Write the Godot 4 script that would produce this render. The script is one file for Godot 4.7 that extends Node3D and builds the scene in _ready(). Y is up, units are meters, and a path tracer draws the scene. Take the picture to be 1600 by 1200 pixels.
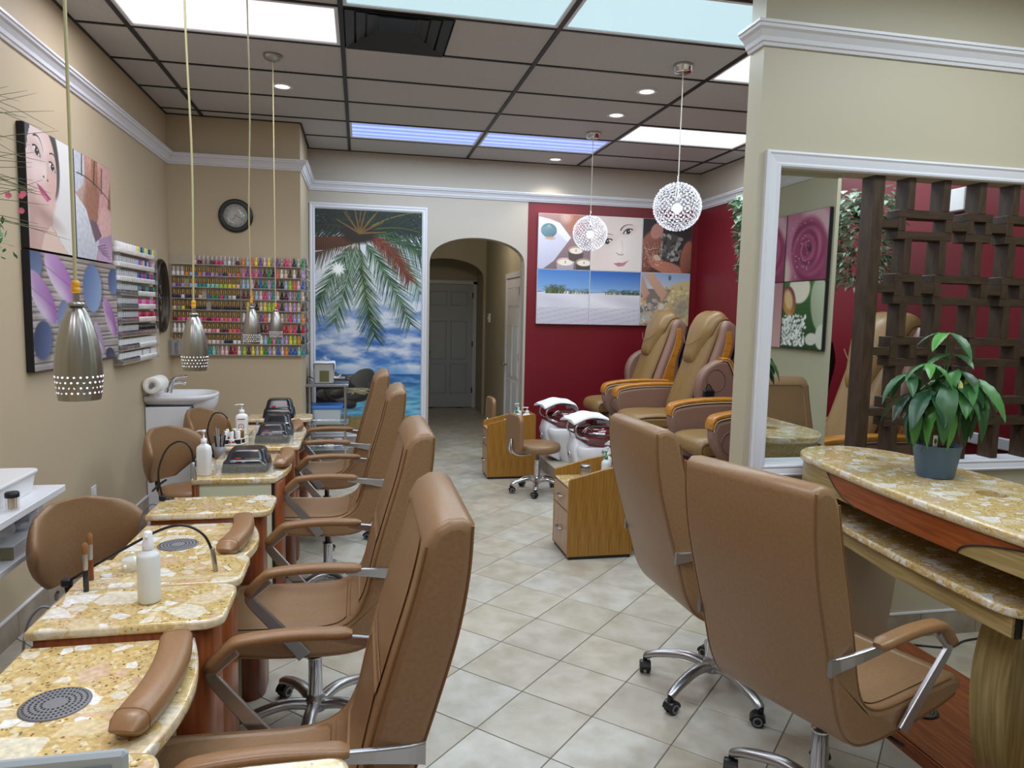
extends Node3D
# A nail salon. World: x to the right, y up, -z into the room. P(x, y, d) takes d as the distance into the room.

const CEIL := 3.226
const LEFT := -1.62
const RIGHT := 3.82
const BACK := 7.80
const FRONT := -2.6
const BUMP_D := 6.79
const BUMP_X := -0.52
const COLS := [-1.3235, -0.1043, 1.1149, 2.3341, 3.5533]
const ROW0 := 4.158
const ROW := 0.6096
const PART_D := 3.03

var M := {}
var taken := {}
var meshes := {}
var rng := RandomNumberGenerator.new()

func P(x: float, y: float, d: float) -> Vector3:
	return Vector3(x, y, -d)

# ---------------------------------------------------------------- naming
func numbered(n: String) -> String:
	var k: int = taken.get(n, 0)
	taken[n] = k + 1
	return n if k == 0 else "%s_%03d" % [n, k]

func tag(o: Node, label: String, category: String, group := "", kind := ""):
	if label: o.set_meta("label", label)
	if category: o.set_meta("category", category)
	if group: o.set_meta("group", group)
	if kind: o.set_meta("kind", kind)
	return o

func thing(called: String, label: String, category: String, at := Vector3.ZERO, turn := 0.0, group := "") -> Node3D:
	var o := Node3D.new()
	o.name = numbered(called)
	add_child(o)
	o.position = at
	o.rotation.y = turn
	tag(o, label, category, group)
	return o

func part(parent: Node, called: String, mesh: Mesh, m: Material, at := Vector3.ZERO, basis := Basis()) -> MeshInstance3D:
	var o := MeshInstance3D.new()
	o.name = called
	o.mesh = mesh
	o.material_override = m
	o.cast_shadow = GeometryInstance3D.SHADOW_CASTING_SETTING_ON
	parent.add_child(o, true)
	o.transform = Transform3D(basis, at)
	return o

func one(called: String, label: String, category: String, mesh: Mesh, m: Material, at := Vector3.ZERO, basis := Basis(), group := "") -> MeshInstance3D:
	var o := part(self, numbered(called), mesh, m, at, basis)
	tag(o, label, category, group)
	return o

func struct(called: String, mesh: Mesh, m: Material, at := Vector3.ZERO, label := "") -> MeshInstance3D:
	var o := part(self, numbered(called), mesh, m, at)
	o.set_meta("kind", "structure")
	if label: o.set_meta("label", label)
	return o

func struct_node(called: String, label := "") -> Node3D:
	var o := Node3D.new()
	o.name = numbered(called)
	add_child(o)
	o.set_meta("kind", "structure")
	if label: o.set_meta("label", label)
	return o

func yaw(a: float) -> Basis:
	return Basis(Vector3.UP, a)

func copy_of(src: Node3D, label: String, at: Vector3, turn := 0.0) -> Node3D:
	var base: String = src.name
	var c: Node3D = src.duplicate()
	c.name = numbered(src.get_meta("stem", base))
	add_child(c)
	c.position = at
	c.rotation.y = turn
	c.set_meta("label", label)
	return c

# ---------------------------------------------------------------- mesh helpers
func st() -> SurfaceTool:
	var s := SurfaceTool.new()
	s.begin(Mesh.PRIMITIVE_TRIANGLES)
	return s

func done(s: SurfaceTool) -> ArrayMesh:
	s.generate_normals()
	return s.commit()

func tri(s: SurfaceTool, a: Vector3, b: Vector3, c: Vector3, flip := false):
	s.add_vertex(a)
	if flip:
		s.add_vertex(c); s.add_vertex(b)
	else:
		s.add_vertex(b); s.add_vertex(c)

func quad(s: SurfaceTool, a: Vector3, b: Vector3, c: Vector3, d: Vector3, flip := false):
	tri(s, a, d, c, flip)
	tri(s, a, c, b, flip)

func loft(s: SurfaceTool, rings: Array, caps := true, smooth := true, flip := false, closed := true, fan := true):
	var n: int = rings[0].size()
	s.set_smooth_group(0 if smooth else 0xFFFFFFFF)
	for i in rings.size() - 1:
		for j in (n if closed else n - 1):
			var k: int = (j + 1) % n
			quad(s, rings[i][j], rings[i][k], rings[i + 1][k], rings[i + 1][j], flip)
	if caps and fan:
		s.set_smooth_group(0xFFFFFFFF)
		for e in 2:
			var r = rings[0] if e == 0 else rings[-1]
			var c := Vector3.ZERO
			for v in r: c += v
			c /= n
			for j in n:
				tri(s, c, r[j], r[(j + 1) % n], (e == 1) != flip)

func inset(poly: PackedVector2Array, by: float) -> PackedVector2Array:
	if by == 0.0: return poly
	var n := poly.size()
	var out := PackedVector2Array()
	for i in n:
		var a := (poly[i] - poly[(i + n - 1) % n]).normalized()
		var b := (poly[(i + 1) % n] - poly[i]).normalized()
		var na := Vector2(-a.y, a.x)
		var nb := Vector2(-b.y, b.x)
		var m := (na + nb)
		if m.length() < 0.01: m = na
		m = m.normalized()
		out.append(poly[i] + m * by / maxf(0.5, m.dot(na)))
	return out

func ccw(poly: PackedVector2Array) -> PackedVector2Array:
	var a := 0.0
	for i in poly.size():
		var p := poly[i]
		var q := poly[(i + 1) % poly.size()]
		a += p.x * q.y - q.x * p.y
	if a < 0:
		var r := poly.duplicate()
		r.reverse()
		return r
	return poly

func place3(p: Vector2, z: float, axis: String) -> Vector3:
	if axis == "y": return Vector3(p.x, z, p.y)
	if axis == "x": return Vector3(z, p.y, p.x)
	return Vector3(p.x, p.y, z)

# polygon pushed along an axis ("z": poly is (x,y); "y": (x,z); "x": (z,y)), edges rounded by bevel
func extr(s: SurfaceTool, poly0: PackedVector2Array, z0: float, z1: float, bevel := 0.0, smooth := false, axis := "z", off := Vector3.ZERO, steps := 1):
	var poly := ccw(poly0)
	var flip := axis != "z"
	var offs := []
	if bevel <= 0.0:
		offs = [[z0, 0.0], [z1, 0.0]]
	else:
		for i in steps + 1:
			var t := float(i) / steps
			offs.append([z0 + bevel * (1.0 - cos(t * PI / 2)) if steps > 1 else z0 + bevel * t, bevel * (1.0 - sin(t * PI / 2)) if steps > 1 else bevel * (1.0 - t)])
		for i in steps + 1:
			var t := 1.0 - float(i) / steps
			offs.append([z1 - (bevel * (1.0 - cos(t * PI / 2)) if steps > 1 else bevel * t), bevel * (1.0 - sin(t * PI / 2)) if steps > 1 else bevel * (1.0 - t)])
	var rings := []
	for o in offs:
		var q := inset(poly, o[1])
		var r := PackedVector3Array()
		for p in q: r.append(place3(p, o[0], axis) + off)
		rings.append(r)
	loft(s, rings, false, smooth, flip)
	s.set_smooth_group(0xFFFFFFFF)
	var idx := Geometry2D.triangulate_polygon(poly)
	for e in 2:
		var r = rings[0] if e == 0 else rings[-1]
		for i in range(0, idx.size(), 3):
			var a := poly[idx[i]]
			var b := poly[idx[i + 1]]
			var c := poly[idx[i + 2]]
			var pos := (b - a).cross(c - a) > 0
			tri(s, r[idx[i]], r[idx[i + 1]], r[idx[i + 2]], (pos == (e == 1)) != flip)

func rrect(w: float, h: float, r: float, n := 4, cx := 0.0, cy := 0.0) -> PackedVector2Array:
	var out := PackedVector2Array()
	r = minf(r, minf(w, h) / 2 - 0.0001)
	for k in 4:
		var c: Vector2 = [Vector2(w / 2 - r, h / 2 - r), Vector2(-w / 2 + r, h / 2 - r), Vector2(-w / 2 + r, -h / 2 + r), Vector2(w / 2 - r, -h / 2 + r)][k]
		for i in n + 1:
			var a := PI / 2 * (k + float(i) / n)
			out.append(c + Vector2(cos(a), sin(a)) * r + Vector2(cx, cy))
	return out

func circle2(r: float, n := 24, cx := 0.0, cy := 0.0, ry := -1.0) -> PackedVector2Array:
	var out := PackedVector2Array()
	for i in n:
		out.append(Vector2(cx + cos(TAU * i / n) * r, cy + sin(TAU * i / n) * (r if ry < 0 else ry)))
	return out

# chamfered box given by two corners
func bx(s: SurfaceTool, a: Vector3, b: Vector3, bevel := 0.0):
	var lo := Vector3(minf(a.x, b.x), minf(a.y, b.y), minf(a.z, b.z))
	var hi := Vector3(maxf(a.x, b.x), maxf(a.y, b.y), maxf(a.z, b.z))
	var poly := PackedVector2Array([Vector2(lo.x, lo.y), Vector2(hi.x, lo.y), Vector2(hi.x, hi.y), Vector2(lo.x, hi.y)])
	if bevel > 0:
		poly = rrect(hi.x - lo.x, hi.y - lo.y, bevel, 1, (lo.x + hi.x) / 2, (lo.y + hi.y) / 2)
	extr(s, poly, lo.z, hi.z, bevel)

func box(w: float, h: float, d: float, bevel := 0.0) -> ArrayMesh:   # stands on y = 0
	var key := "box %.4f %.4f %.4f %.4f" % [w, h, d, bevel]
	if not meshes.has(key):
		var s := st()
		bx(s, Vector3(-w / 2, 0, -d / 2), Vector3(w / 2, h, d / 2), bevel)
		meshes[key] = done(s)
	return meshes[key]

func bxm(a: Vector3, b: Vector3, bevel := 0.0) -> ArrayMesh:
	var s := st()
	bx(s, a, b, bevel)
	return done(s)

func lathe(s: SurfaceTool, prof: Array, n := 20, off := Vector3.ZERO, smooth := true, sx := 1.0, sz := 1.0, caps := true):
	var rings := []
	for p in prof:
		var r := PackedVector3Array()
		for i in n:
			var a := TAU * i / n
			r.append(Vector3(cos(a) * p[0] * sx, p[1], -sin(a) * p[0] * sz) + off)
		rings.append(r)
	loft(s, rings, caps, smooth)

func ringm(prof: Array, n := 24) -> ArrayMesh:   # a ring: the profile closes on itself
	var s := st()
	lathe(s, prof + [prof[0]], n, Vector3.ZERO, true, 1.0, 1.0, false)
	return done(s)

func lathem(prof: Array, n := 20, smooth := true, sx := 1.0, sz := 1.0) -> ArrayMesh:
	var s := st()
	lathe(s, prof, n, Vector3.ZERO, smooth, sx, sz)
	return done(s)

func spline(pts: Array, sub := 6) -> Array:
	var out := []
	var n := pts.size()
	for i in n - 1:
		var p0 = pts[maxi(i - 1, 0)]
		var p1 = pts[i]
		var p2 = pts[i + 1]
		var p3 = pts[mini(i + 2, n - 1)]
		for k in sub:
			var t := float(k) / sub
			out.append(0.5 * ((2.0 * p1) + (p2 - p0) * t + (2.0 * p0 - 5.0 * p1 + 4.0 * p2 - p3) * t * t + (3.0 * p1 - p0 - 3.0 * p2 + p3) * t * t * t))
	out.append(pts[n - 1])
	return out

func tube(s: SurfaceTool, pts: Array, radius, n := 8, caps := true, flat := 1.0):
	var rings := []
	var t0: Vector3 = (pts[1] - pts[0]).normalized()
	var u := t0.cross(Vector3.UP)
	if u.length() < 0.05: u = t0.cross(Vector3.RIGHT)
	u = u.normalized()
	for i in pts.size():
		var t: Vector3 = (pts[mini(i + 1, pts.size() - 1)] - pts[maxi(i - 1, 0)]).normalized()
		u = (u - t * u.dot(t)).normalized()
		var v := t.cross(u)
		var r: float = radius if not radius is Array else radius[i]
		var ring := PackedVector3Array()
		for k in n:
			var a := TAU * k / n
			ring.append(pts[i] + (u * cos(a) + v * sin(a) * flat) * r)
		rings.append(ring)
	loft(s, rings, caps)

func tubem(pts: Array, radius, n := 8, flat := 1.0) -> ArrayMesh:
	var s := st()
	tube(s, pts, radius, n, true, flat)
	return done(s)

func sphere(s: SurfaceTool, c: Vector3, r: float, n := 12, sy := 1.0):
	var prof := []
	for i in n / 2 + 1:
		var a := -PI / 2 + PI * i / (n / 2)
		prof.append([maxf(cos(a) * r, 0.0002), sin(a) * r * sy])
	lathe(s, prof, n, c)

# flat print with picture coordinates: corners top-left, top-right, bottom-right, bottom-left as seen
func face_quad(tl: Vector3, tr: Vector3, br: Vector3, bl: Vector3) -> ArrayMesh:
	var s := st()
	var v := [tl, tr, br, bl]
	var uv := [Vector2(0, 0), Vector2(1, 0), Vector2(1, 1), Vector2(0, 1)]
	for i in [0, 1, 2, 0, 2, 3]:
		s.set_uv(uv[i])
		s.add_vertex(v[i])
	s.generate_normals()
	return s.commit()

# ---------------------------------------------------------------- materials
func C(hex: String) -> Color:
	return Color(hex)

func mat(key: String, hex: String, rough := 0.6, metal := 0.0, spec := 0.5) -> StandardMaterial3D:
	if M.has(key): return M[key]
	var m := StandardMaterial3D.new()
	m.resource_name = key
	m.albedo_color = Color(hex)
	m.roughness = rough
	m.metallic = metal
	m.metallic_specular = spec
	M[key] = m
	return m

func glow(key: String, hex: String, energy: float) -> StandardMaterial3D:
	var m := mat(key, hex, 0.5)
	m.emission_enabled = true
	m.emission = Color(hex)
	m.emission_energy_multiplier = energy
	return m

func clear(key: String, hex: String, alpha: float, rough := 0.05) -> StandardMaterial3D:
	var m := mat(key, hex, rough)
	var c := Color(hex)
	c.a = alpha
	m.albedo_color = c
	m.transparency = BaseMaterial3D.TRANSPARENCY_ALPHA
	return m

func textured(key: String, tex: Texture2D, scale: Vector3, rough := 0.6, world := false, tint := "ffffff") -> StandardMaterial3D:
	var m := mat(key, tint, rough)
	m.albedo_texture = tex
	m.uv1_triplanar = true
	m.uv1_world_triplanar = world
	m.uv1_scale = scale
	m.texture_repeat = true
	return m

func noise_tex(size: int, freq: float, ramp: Array, seed_: int, octaves := 4, warp := 0.0) -> ImageTexture:
	var f := FastNoiseLite.new()
	f.seed = seed_
	f.noise_type = FastNoiseLite.TYPE_SIMPLEX_SMOOTH
	f.frequency = freq
	f.fractal_octaves = octaves
	if warp > 0:
		f.domain_warp_enabled = true
		f.domain_warp_amplitude = warp
		f.domain_warp_frequency = freq * 1.5
	var g := f.get_seamless_image(size, size)
	g.convert(Image.FORMAT_L8)
	var d := g.get_data()
	var grad := Gradient.new()
	grad.offsets = PackedFloat32Array(ramp.map(func(a): return a[0]))
	grad.colors = PackedColorArray(ramp.map(func(a): return Color(a[1])))
	var lut := []
	for i in 256: lut.append(grad.sample(i / 255.0))
	var out := PackedByteArray()
	out.resize(size * size * 3)
	for i in size * size:
		var c: Color = lut[d[i]]
		out[i * 3] = int(c.r * 255)
		out[i * 3 + 1] = int(c.g * 255)
		out[i * 3 + 2] = int(c.b * 255)
	return ImageTexture.create_from_image(Image.create_from_data(size, size, false, Image.FORMAT_RGB8, out))

func cell_img(size: int, freq: float, seed_: int, ret: int, warp: float) -> PackedByteArray:
	var f := FastNoiseLite.new()
	f.seed = seed_
	f.noise_type = FastNoiseLite.TYPE_CELLULAR
	f.frequency = freq
	f.fractal_type = FastNoiseLite.FRACTAL_NONE
	f.cellular_return_type = ret
	f.cellular_jitter = 1.0
	f.domain_warp_enabled = true
	f.domain_warp_amplitude = warp
	f.domain_warp_frequency = 0.012
	var g := f.get_seamless_image(size, size, false, false, 0.08, false)
	g.convert(Image.FORMAT_L8)
	return g.get_data()

# golden breccia: cream, white and pink stones of many sizes in an ochre ground with brown specks
func marble_tex(size := 1024) -> ImageTexture:
	var big := cell_img(size, 0.0075, 11, FastNoiseLite.RETURN_CELL_VALUE, 26.0)
	var big_e := cell_img(size, 0.0075, 11, FastNoiseLite.RETURN_DISTANCE2_SUB, 26.0)
	var mid := cell_img(size, 0.019, 5, FastNoiseLite.RETURN_CELL_VALUE, 14.0)
	var mid_e := cell_img(size, 0.019, 5, FastNoiseLite.RETURN_DISTANCE2_SUB, 14.0)
	var small := cell_img(size, 0.06, 7, FastNoiseLite.RETURN_CELL_VALUE, 5.0)
	var soft := FastNoiseLite.new()
	soft.seed = 3
	soft.frequency = 0.03
	soft.fractal_octaves = 4
	var so := soft.get_seamless_image(size, size)
	so.convert(Image.FORMAT_L8)
	var sd := so.get_data()
	var tiny := cell_img(size, 0.13, 9, FastNoiseLite.RETURN_CELL_VALUE, 3.0)
	var ground := [C("c8aa6c"), C("d0b57a"), C("c2a263"), C("ccb073"), C("d8c28e")]
	var stones := [C("e6e2da"), C("ddd3bd"), C("ebe9e4"), C("dcc8a8"), C("d9c49a"), C("e2dac6"), C("cfae90"), C("d3ba84")]
	var out := PackedByteArray()
	out.resize(size * size * 3)
	for i in size * size:
		var c: Color = ground[small[i] % 5].lerp(ground[tiny[i] % 5], 0.5)
		if tiny[i] > 243: c = C("7d5a38")
		elif small[i] > 238: c = C("dccfae")
		if mid[i] % 9 < 2 and mid_e[i] > 12: c = stones[(mid[i] / 9) % 8]
		var h := (big[i] * 37) % 64
		if h < 24 and big_e[i] > 9 + (sd[i] - 128) / 16: c = stones[h % 8].lerp(c, 0.08)
		var k := 0.88 + 0.22 * sd[i] / 255.0
		out[i * 3] = int(clampf(c.r * k, 0, 1) * 255)
		out[i * 3 + 1] = int(clampf(c.g * k, 0, 1) * 255)
		out[i * 3 + 2] = int(clampf(c.b * k, 0, 1) * 255)
	return ImageTexture.create_from_image(Image.create_from_data(size, size, false, Image.FORMAT_RGB8, out))

func print_mat(key: String, pic: Pic, rough := 0.5) -> StandardMaterial3D:
	var m := mat(key, "ffffff", rough)
	m.albedo_texture = ImageTexture.create_from_image(pic.im)
	m.texture_repeat = false
	return m

# ---------------------------------------------------------------- a small painter for posters and prints
class Pic:
	var w: int
	var h: int
	var im: Image
	func _init(w_: int, h_: int, c: String):
		w = w_; h = h_
		im = Image.create(w, h, false, Image.FORMAT_RGB8)
		im.fill(Color(c))
	func px(x: int, y: int, c: Color, a: float):
		if x >= 0 and y >= 0 and x < w and y < h and a > 0:
			im.set_pixel(x, y, im.get_pixel(x, y).lerp(c, minf(a, 1.0)))
	func grad(y0: float, y1: float, c0: String, c1: String, x0 := 0.0, x1 := 1.0):
		for y in range(int(y0 * h), mini(int(y1 * h) + 1, h)):
			var c := Color(c0).lerp(Color(c1), clampf((float(y) / h - y0) / maxf(y1 - y0, 0.001), 0, 1))
			im.fill_rect(Rect2i(int(x0 * w), y, int((x1 - x0) * w), 1), c)
	func ell(cx: float, cy: float, rx: float, ry: float, rot: float, hex: String, a := 1.0, soft := 0.06, hex2 := ""):
		var c := Color(hex)
		var c2 := Color(hex2) if hex2 else c
		var rr := maxf(rx, ry) * (1.0 + soft)
		var cs := cos(rot)
		var sn := sin(rot)
		var asp := float(h) / w
		for y in range(maxi(0, int((cy - rr) * h)), mini(h, int((cy + rr) * h) + 2)):
			for x in range(maxi(0, int((cx - rr * asp) * w)), mini(w, int((cx + rr * asp) * w) + 2)):
				var dx := (float(x) / w - cx) / asp
				var dy := float(y) / h - cy
				var u := (dx * cs + dy * sn) / rx
				var v := (-dx * sn + dy * cs) / ry
				var r := sqrt(u * u + v * v)
				if r < 1.0 + soft:
					px(x, y, c.lerp(c2, clampf(0.5 + 0.5 * (u + v) * 0.8, 0, 1)), a * clampf((1.0 + soft - r) / (2.0 * soft), 0, 1))
	func line(x0: float, y0: float, x1: float, y1: float, wd: float, hex: String, a := 1.0, wd2 := -1.0):
		var c := Color(hex)
		var p := Vector2(x0 * w, y0 * h)
		var q := Vector2(x1 * w, y1 * h)
		var r0 := wd * w / 2
		var r1 := r0 if wd2 < 0 else wd2 * w / 2
		var rm := maxf(r0, r1) + 1.0
		var d := q - p
		var l2 := maxf(d.length_squared(), 0.0001)
		for y in range(maxi(0, int(minf(p.y, q.y) - rm)), mini(h, int(maxf(p.y, q.y) + rm) + 1)):
			for x in range(maxi(0, int(minf(p.x, q.x) - rm)), mini(w, int(maxf(p.x, q.x) + rm) + 1)):
				var v := Vector2(x, y) - p
				var t := clampf(v.dot(d) / l2, 0, 1)
				px(x, y, c, a * clampf(lerpf(r0, r1, t) + 0.5 - (v - d * t).length(), 0, 1))
	func curve(pts: Array, wd: float, hex: String, a := 1.0, wd2 := -1.0):
		var n := 14
		var last: Vector2 = pts[0]
		for i in range(1, n + 1):
			var t := float(i) / n
			var q: Vector2 = pts[0] * (1 - t) * (1 - t) + 2.0 * pts[1] * t * (1 - t) + pts[2] * t * t
			var e := wd if wd2 < 0 else lerpf(wd, wd2, t)
			line(last.x, last.y, q.x, q.y, e, hex, a, e)
			last = q
	func poly(pts: Array, hex: String, a := 1.0, hex2 := ""):
		var pp := PackedVector2Array()
		for p in pts: pp.append(Vector2(p[0] * w, p[1] * h))
		var lo := pp[0]
		var hi := pp[0]
		for p in pp:
			lo = lo.min(p); hi = hi.max(p)
		var c := Color(hex)
		var c2 := Color(hex2) if hex2 else c
		for y in range(maxi(0, int(lo.y)), mini(h, int(hi.y) + 1)):
			for x in range(maxi(0, int(lo.x)), mini(w, int(hi.x) + 1)):
				if Geometry2D.is_point_in_polygon(Vector2(x + 0.5, y + 0.5), pp):
					px(x, y, c.lerp(c2, (y - lo.y) / maxf(hi.y - lo.y, 1)), a)
	func soften(k: int):
		im.resize(maxi(w / k, 4), maxi(h / k, 4), Image.INTERPOLATE_BILINEAR)
		im.resize(w, h, Image.INTERPOLATE_CUBIC)
	func speck(n: int, x0: float, y0: float, x1: float, y1: float, cols: Array, r0: float, r1: float, seed_: int, a := 1.0):
		var g := RandomNumberGenerator.new()
		g.seed = seed_
		for i in n:
			var r := g.randf_range(r0, r1)
			ell(g.randf_range(x0, x1), g.randf_range(y0, y1), r, r * g.randf_range(0.55, 0.9), g.randf() * PI, cols[g.randi() % cols.size()], a, 0.15)
	func grain(amount: float, freq: float, seed_: int, y0 := 0.0, y1 := 1.0, sx := 1.0):
		var f := FastNoiseLite.new()
		f.seed = seed_
		f.frequency = freq
		for y in range(int(y0 * h), int(y1 * h)):
			for x in w:
				var k := 1.0 + amount * f.get_noise_2d(x * sx, y)
				var c := im.get_pixel(x, y)
				im.set_pixel(x, y, Color(clampf(c.r * k, 0, 1), clampf(c.g * k, 0, 1), clampf(c.b * k, 0, 1)))

# ---------------------------------------------------------------- scene
const PANELS := [[0, 0], [1, -1], [2, -1], [3, 0], [3, 3], [1, 4], [2, 4], [0, -4], [1, -5], [2, -5], [3, -4], [0, -8], [2, -9]]

func _ready():
	rng.seed = 7
	# camera
	var cam := Camera3D.new()
	cam.name = "camera"
	cam.fov = 56.2737
	cam.near = 0.05
	cam.far = 60.0
	add_child(cam)
	cam.transform = Transform3D(Basis(Vector3(0.97829, 0.02153, 0.206121), Vector3(-0.000401, 0.994784, -0.102005), Vector3(-0.207242, 0.099708, 0.973195)), P(0, 1.61, 0))
	cam.current = true
	# environment
	var we := WorldEnvironment.new()
	we.name = "environment"
	var env := Environment.new()
	env.background_mode = Environment.BG_COLOR
	env.background_color = Color(0.02, 0.02, 0.02)
	env.tonemap_mode = Environment.TONE_MAPPER_LINEAR
	env.tonemap_exposure = 0.635
	env.sdfgi_enabled = true
	env.ssao_enabled = true
	env.ssil_enabled = true
	we.environment = env
	add_child(we)
	# large area lights: one just under each troffer
	for i in PANELS.size():
		var p: Array = PANELS[i]
		var l := AreaLight3D.new()
		l.name = "troffer_light"
		l.area_size = Vector2(1.16, 0.55)
		l.light_energy = 3.4 if p[0] in [0, 3] else 2.9
		l.light_color = Color("f6f6ff") if p[0] == 0 else Color("eefaff") if p[0] == 3 else Color("dff2ff")
		l.shadow_enabled = true
		add_child(l, true)
		l.transform = Transform3D(Basis(Vector3.RIGHT, -PI / 2), panel_mid(p) - Vector3(0, 0.03, 0))
	materials()
	shell()
	ceiling_parts()
	floor_parts()
	hallway()
	partition()
	wall_art()
	nail_stations()
	client_chairs()
	tech_stools()
	left_corner()
	polish_racks()
	drying_desk()
	pedicure()
	pendants()
	plants()
	reception()

func panel_mid(p: Array) -> Vector3:
	return P((COLS[p[0]] + COLS[p[0] + 1]) / 2, CEIL, ROW0 + (p[1] + 0.5) * ROW)

func materials():
	var m: StandardMaterial3D
	mat("wall_beige", "bfae92", 0.55)
	mat("wall_light", "b9afa3", 0.55)
	mat("wall_sand", "bab19b", 0.45)
	mat("wall_grey", "b9b39c", 0.5)
	mat("wall_red", "720e1d", 0.42)
	mat("hall_wall", "b5ad97", 0.6)
	mat("white_trim", "dcdce4", 0.35)
	mat("white_paint", "dedee2", 0.4)
	mat("door_grey", "b4bcc4", 0.45)
	mat("ceil_black", "17161a", 0.5)
	mat("vent_black", "121214", 0.45)
	textured("ceil_tile", noise_tex(256, 0.09, [[0.0, "b0acab"], [0.5, "b9b6b5"], [1.0, "c1bfbe"]], 21, 3), Vector3.ONE * 3.0, 0.9, true)
	var tile := noise_tex(512, 0.009, [[0.0, "aca497"], [0.35, "b8b2a6"], [0.6, "c0bbb1"], [1.0, "cac6be"]], 31, 5, 40.0)
	textured("floor_tile_a", tile, Vector3.ONE * 1.3, 0.3, true)
	m = textured("floor_tile_b", tile, Vector3(1.1, 1.1, 1.1), 0.3, true, "f4f0ea")
	m.uv1_offset = Vector3(0.37, 0.1, 0.61)
	m = textured("floor_tile_c", tile, Vector3(1.2, 1.2, 1.2), 0.32, true, "fbf6ee")
	m.uv1_offset = Vector3(0.11, 0.4, 0.23)
	mat("grout", "6f675e", 0.9)
	textured("base_tile", noise_tex(256, 0.012, [[0.0, "8f8273"], [0.5, "a09383"], [1.0, "b1a596"]], 33, 4), Vector3.ONE * 1.6, 0.35, true)
	var mt := marble_tex()
	m = textured("marble", mt, Vector3.ONE * 1.55, 0.14, true)
	m.clearcoat_enabled = true
	m.clearcoat = 0.5
	m.clearcoat_roughness = 0.06
	m = textured("marble_fine", mt, Vector3.ONE * 2.3, 0.14, true)
	m.uv1_offset = Vector3(0.3, 0.2, 0.55)
	var grain := noise_tex(512, 0.012, [[0.0, "000000"], [1.0, "ffffff"]], 41, 5)
	var wood := func(key: String, a: String, b: String, c: String, scale: Vector3, rough: float):
		return textured(key, noise_tex(256, 0.02, [[0.15, a], [0.5, b], [0.85, c]], key.length() * 7 + 3, 5), scale, rough)
	wood.call("cherry", "6f3415", "84421d", "985126", Vector3(8, 0.7, 8), 0.3)
	wood.call("cherry_long", "7a3a18", "8d4820", "9d572a", Vector3(8, 8, 0.7), 0.25)
	wood.call("oak_long", "8c7848", "a08a58", "b29c6c", Vector3(9, 12, 0.6), 0.35)
	wood.call("oak_tall", "84703f", "998350", "ab9662", Vector3(9, 0.5, 9), 0.35)
	wood.call("honey_tall", "8c5e1c", "9c6d28", "aa7c34", Vector3(14, 0.6, 14), 0.28)
	wood.call("honey_rose", "a07858", "ad8768", "b99676", Vector3(10, 0.8, 10), 0.3)
	wood.call("honey_arm", "a86c22", "b87a2c", "c68a3a", Vector3(1.2, 9, 9), 0.22)
	wood.call("walnut", "2e1d11", "382617", "42301f", Vector3(7, 1.2, 7), 0.5)
	wood.call("walnut_long", "2e1d11", "382617", "42301f", Vector3(1.2, 7, 7), 0.5)
	mat("sage_panel", "c9cbb2", 0.45)
	mat("taupe_panel", "a89a86", 0.5)
	var lea := noise_tex(256, 0.06, [[0.0, "876647"], [0.5, "8e6d4d"], [1.0, "957454"]], 51, 3)
	m = textured("leather", lea, Vector3.ONE * 4.0, 0.36)
	m.heightmap_enabled = true
	m.heightmap_texture = lea
	m.heightmap_scale = 0.03
	m = textured("leather_pad", lea, Vector3.ONE * 5.0, 0.33, false, "fff6ea")
	mat("piping", "7d5734", 0.4)
	mat("seam", "c29f78", 0.5)
	m = textured("leather_tan", noise_tex(256, 0.05, [[0.0, "82643a"], [0.5, "896b40"], [1.0, "917348"]], 52, 3), Vector3.ONE * 4.0, 0.38)
	mat("mauve", "8a6a5c", 0.42)
	mat("mauve_dark", "6e5348", 0.45)
	mat("chrome", "d8d8dc", 0.12, 1.0)
	mat("alu", "b8b8bc", 0.33, 1.0)
	mat("nickel", "a9a7a2", 0.3, 1.0)
	mat("black_plastic", "17171a", 0.35)
	mat("black_rubber", "1c1c1e", 0.6)
	mat("grey_plastic", "77777c", 0.45)
	mat("white_plastic", "e6e6e8", 0.3)
	mat("white_ceramic", "e9e9ee", 0.12)
	mat("towel", "ececf2", 0.95)
	mat("paper", "eeece6", 0.9)
	m = clear("acrylic", "f2f6f6", 0.07, 0.04)
	m = clear("glass_clear", "eef4f4", 0.14, 0.03)
	mat("milky", "dcdfe0", 0.35)
	mat("black_canvas", "0d0d10", 0.7)
	mat("mirror", "e4e8e6", 0.02, 1.0)
	mat("gold_cap", "8e6c30", 0.36, 0.7)
	mat("cord", "b9b184", 0.4)
	mat("amber", "d99a1a", 0.4)
	mat("blue_lid", "4a86d8", 0.35)
	mat("pot_blue", "4a6580", 0.45)
	mat("soil", "2c2018", 0.95)
	mat("bark", "6a5a44", 0.85)
	mat("cream_bulb", "fff6e6", 0.5)

# crown profile (out from the wall, up)
func crown_profile() -> PackedVector2Array:
	return PackedVector2Array([Vector2(0, 2.812), Vector2(0.012, 2.812), Vector2(0.016, 2.824), Vector2(0.024, 2.828), Vector2(0.028, 2.846), Vector2(0.044, 2.868), Vector2(0.058, 2.876), Vector2(0.060, 2.888), Vector2(0.068, 2.890), Vector2(0.068, 2.902), Vector2(0, 2.902)])

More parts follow.
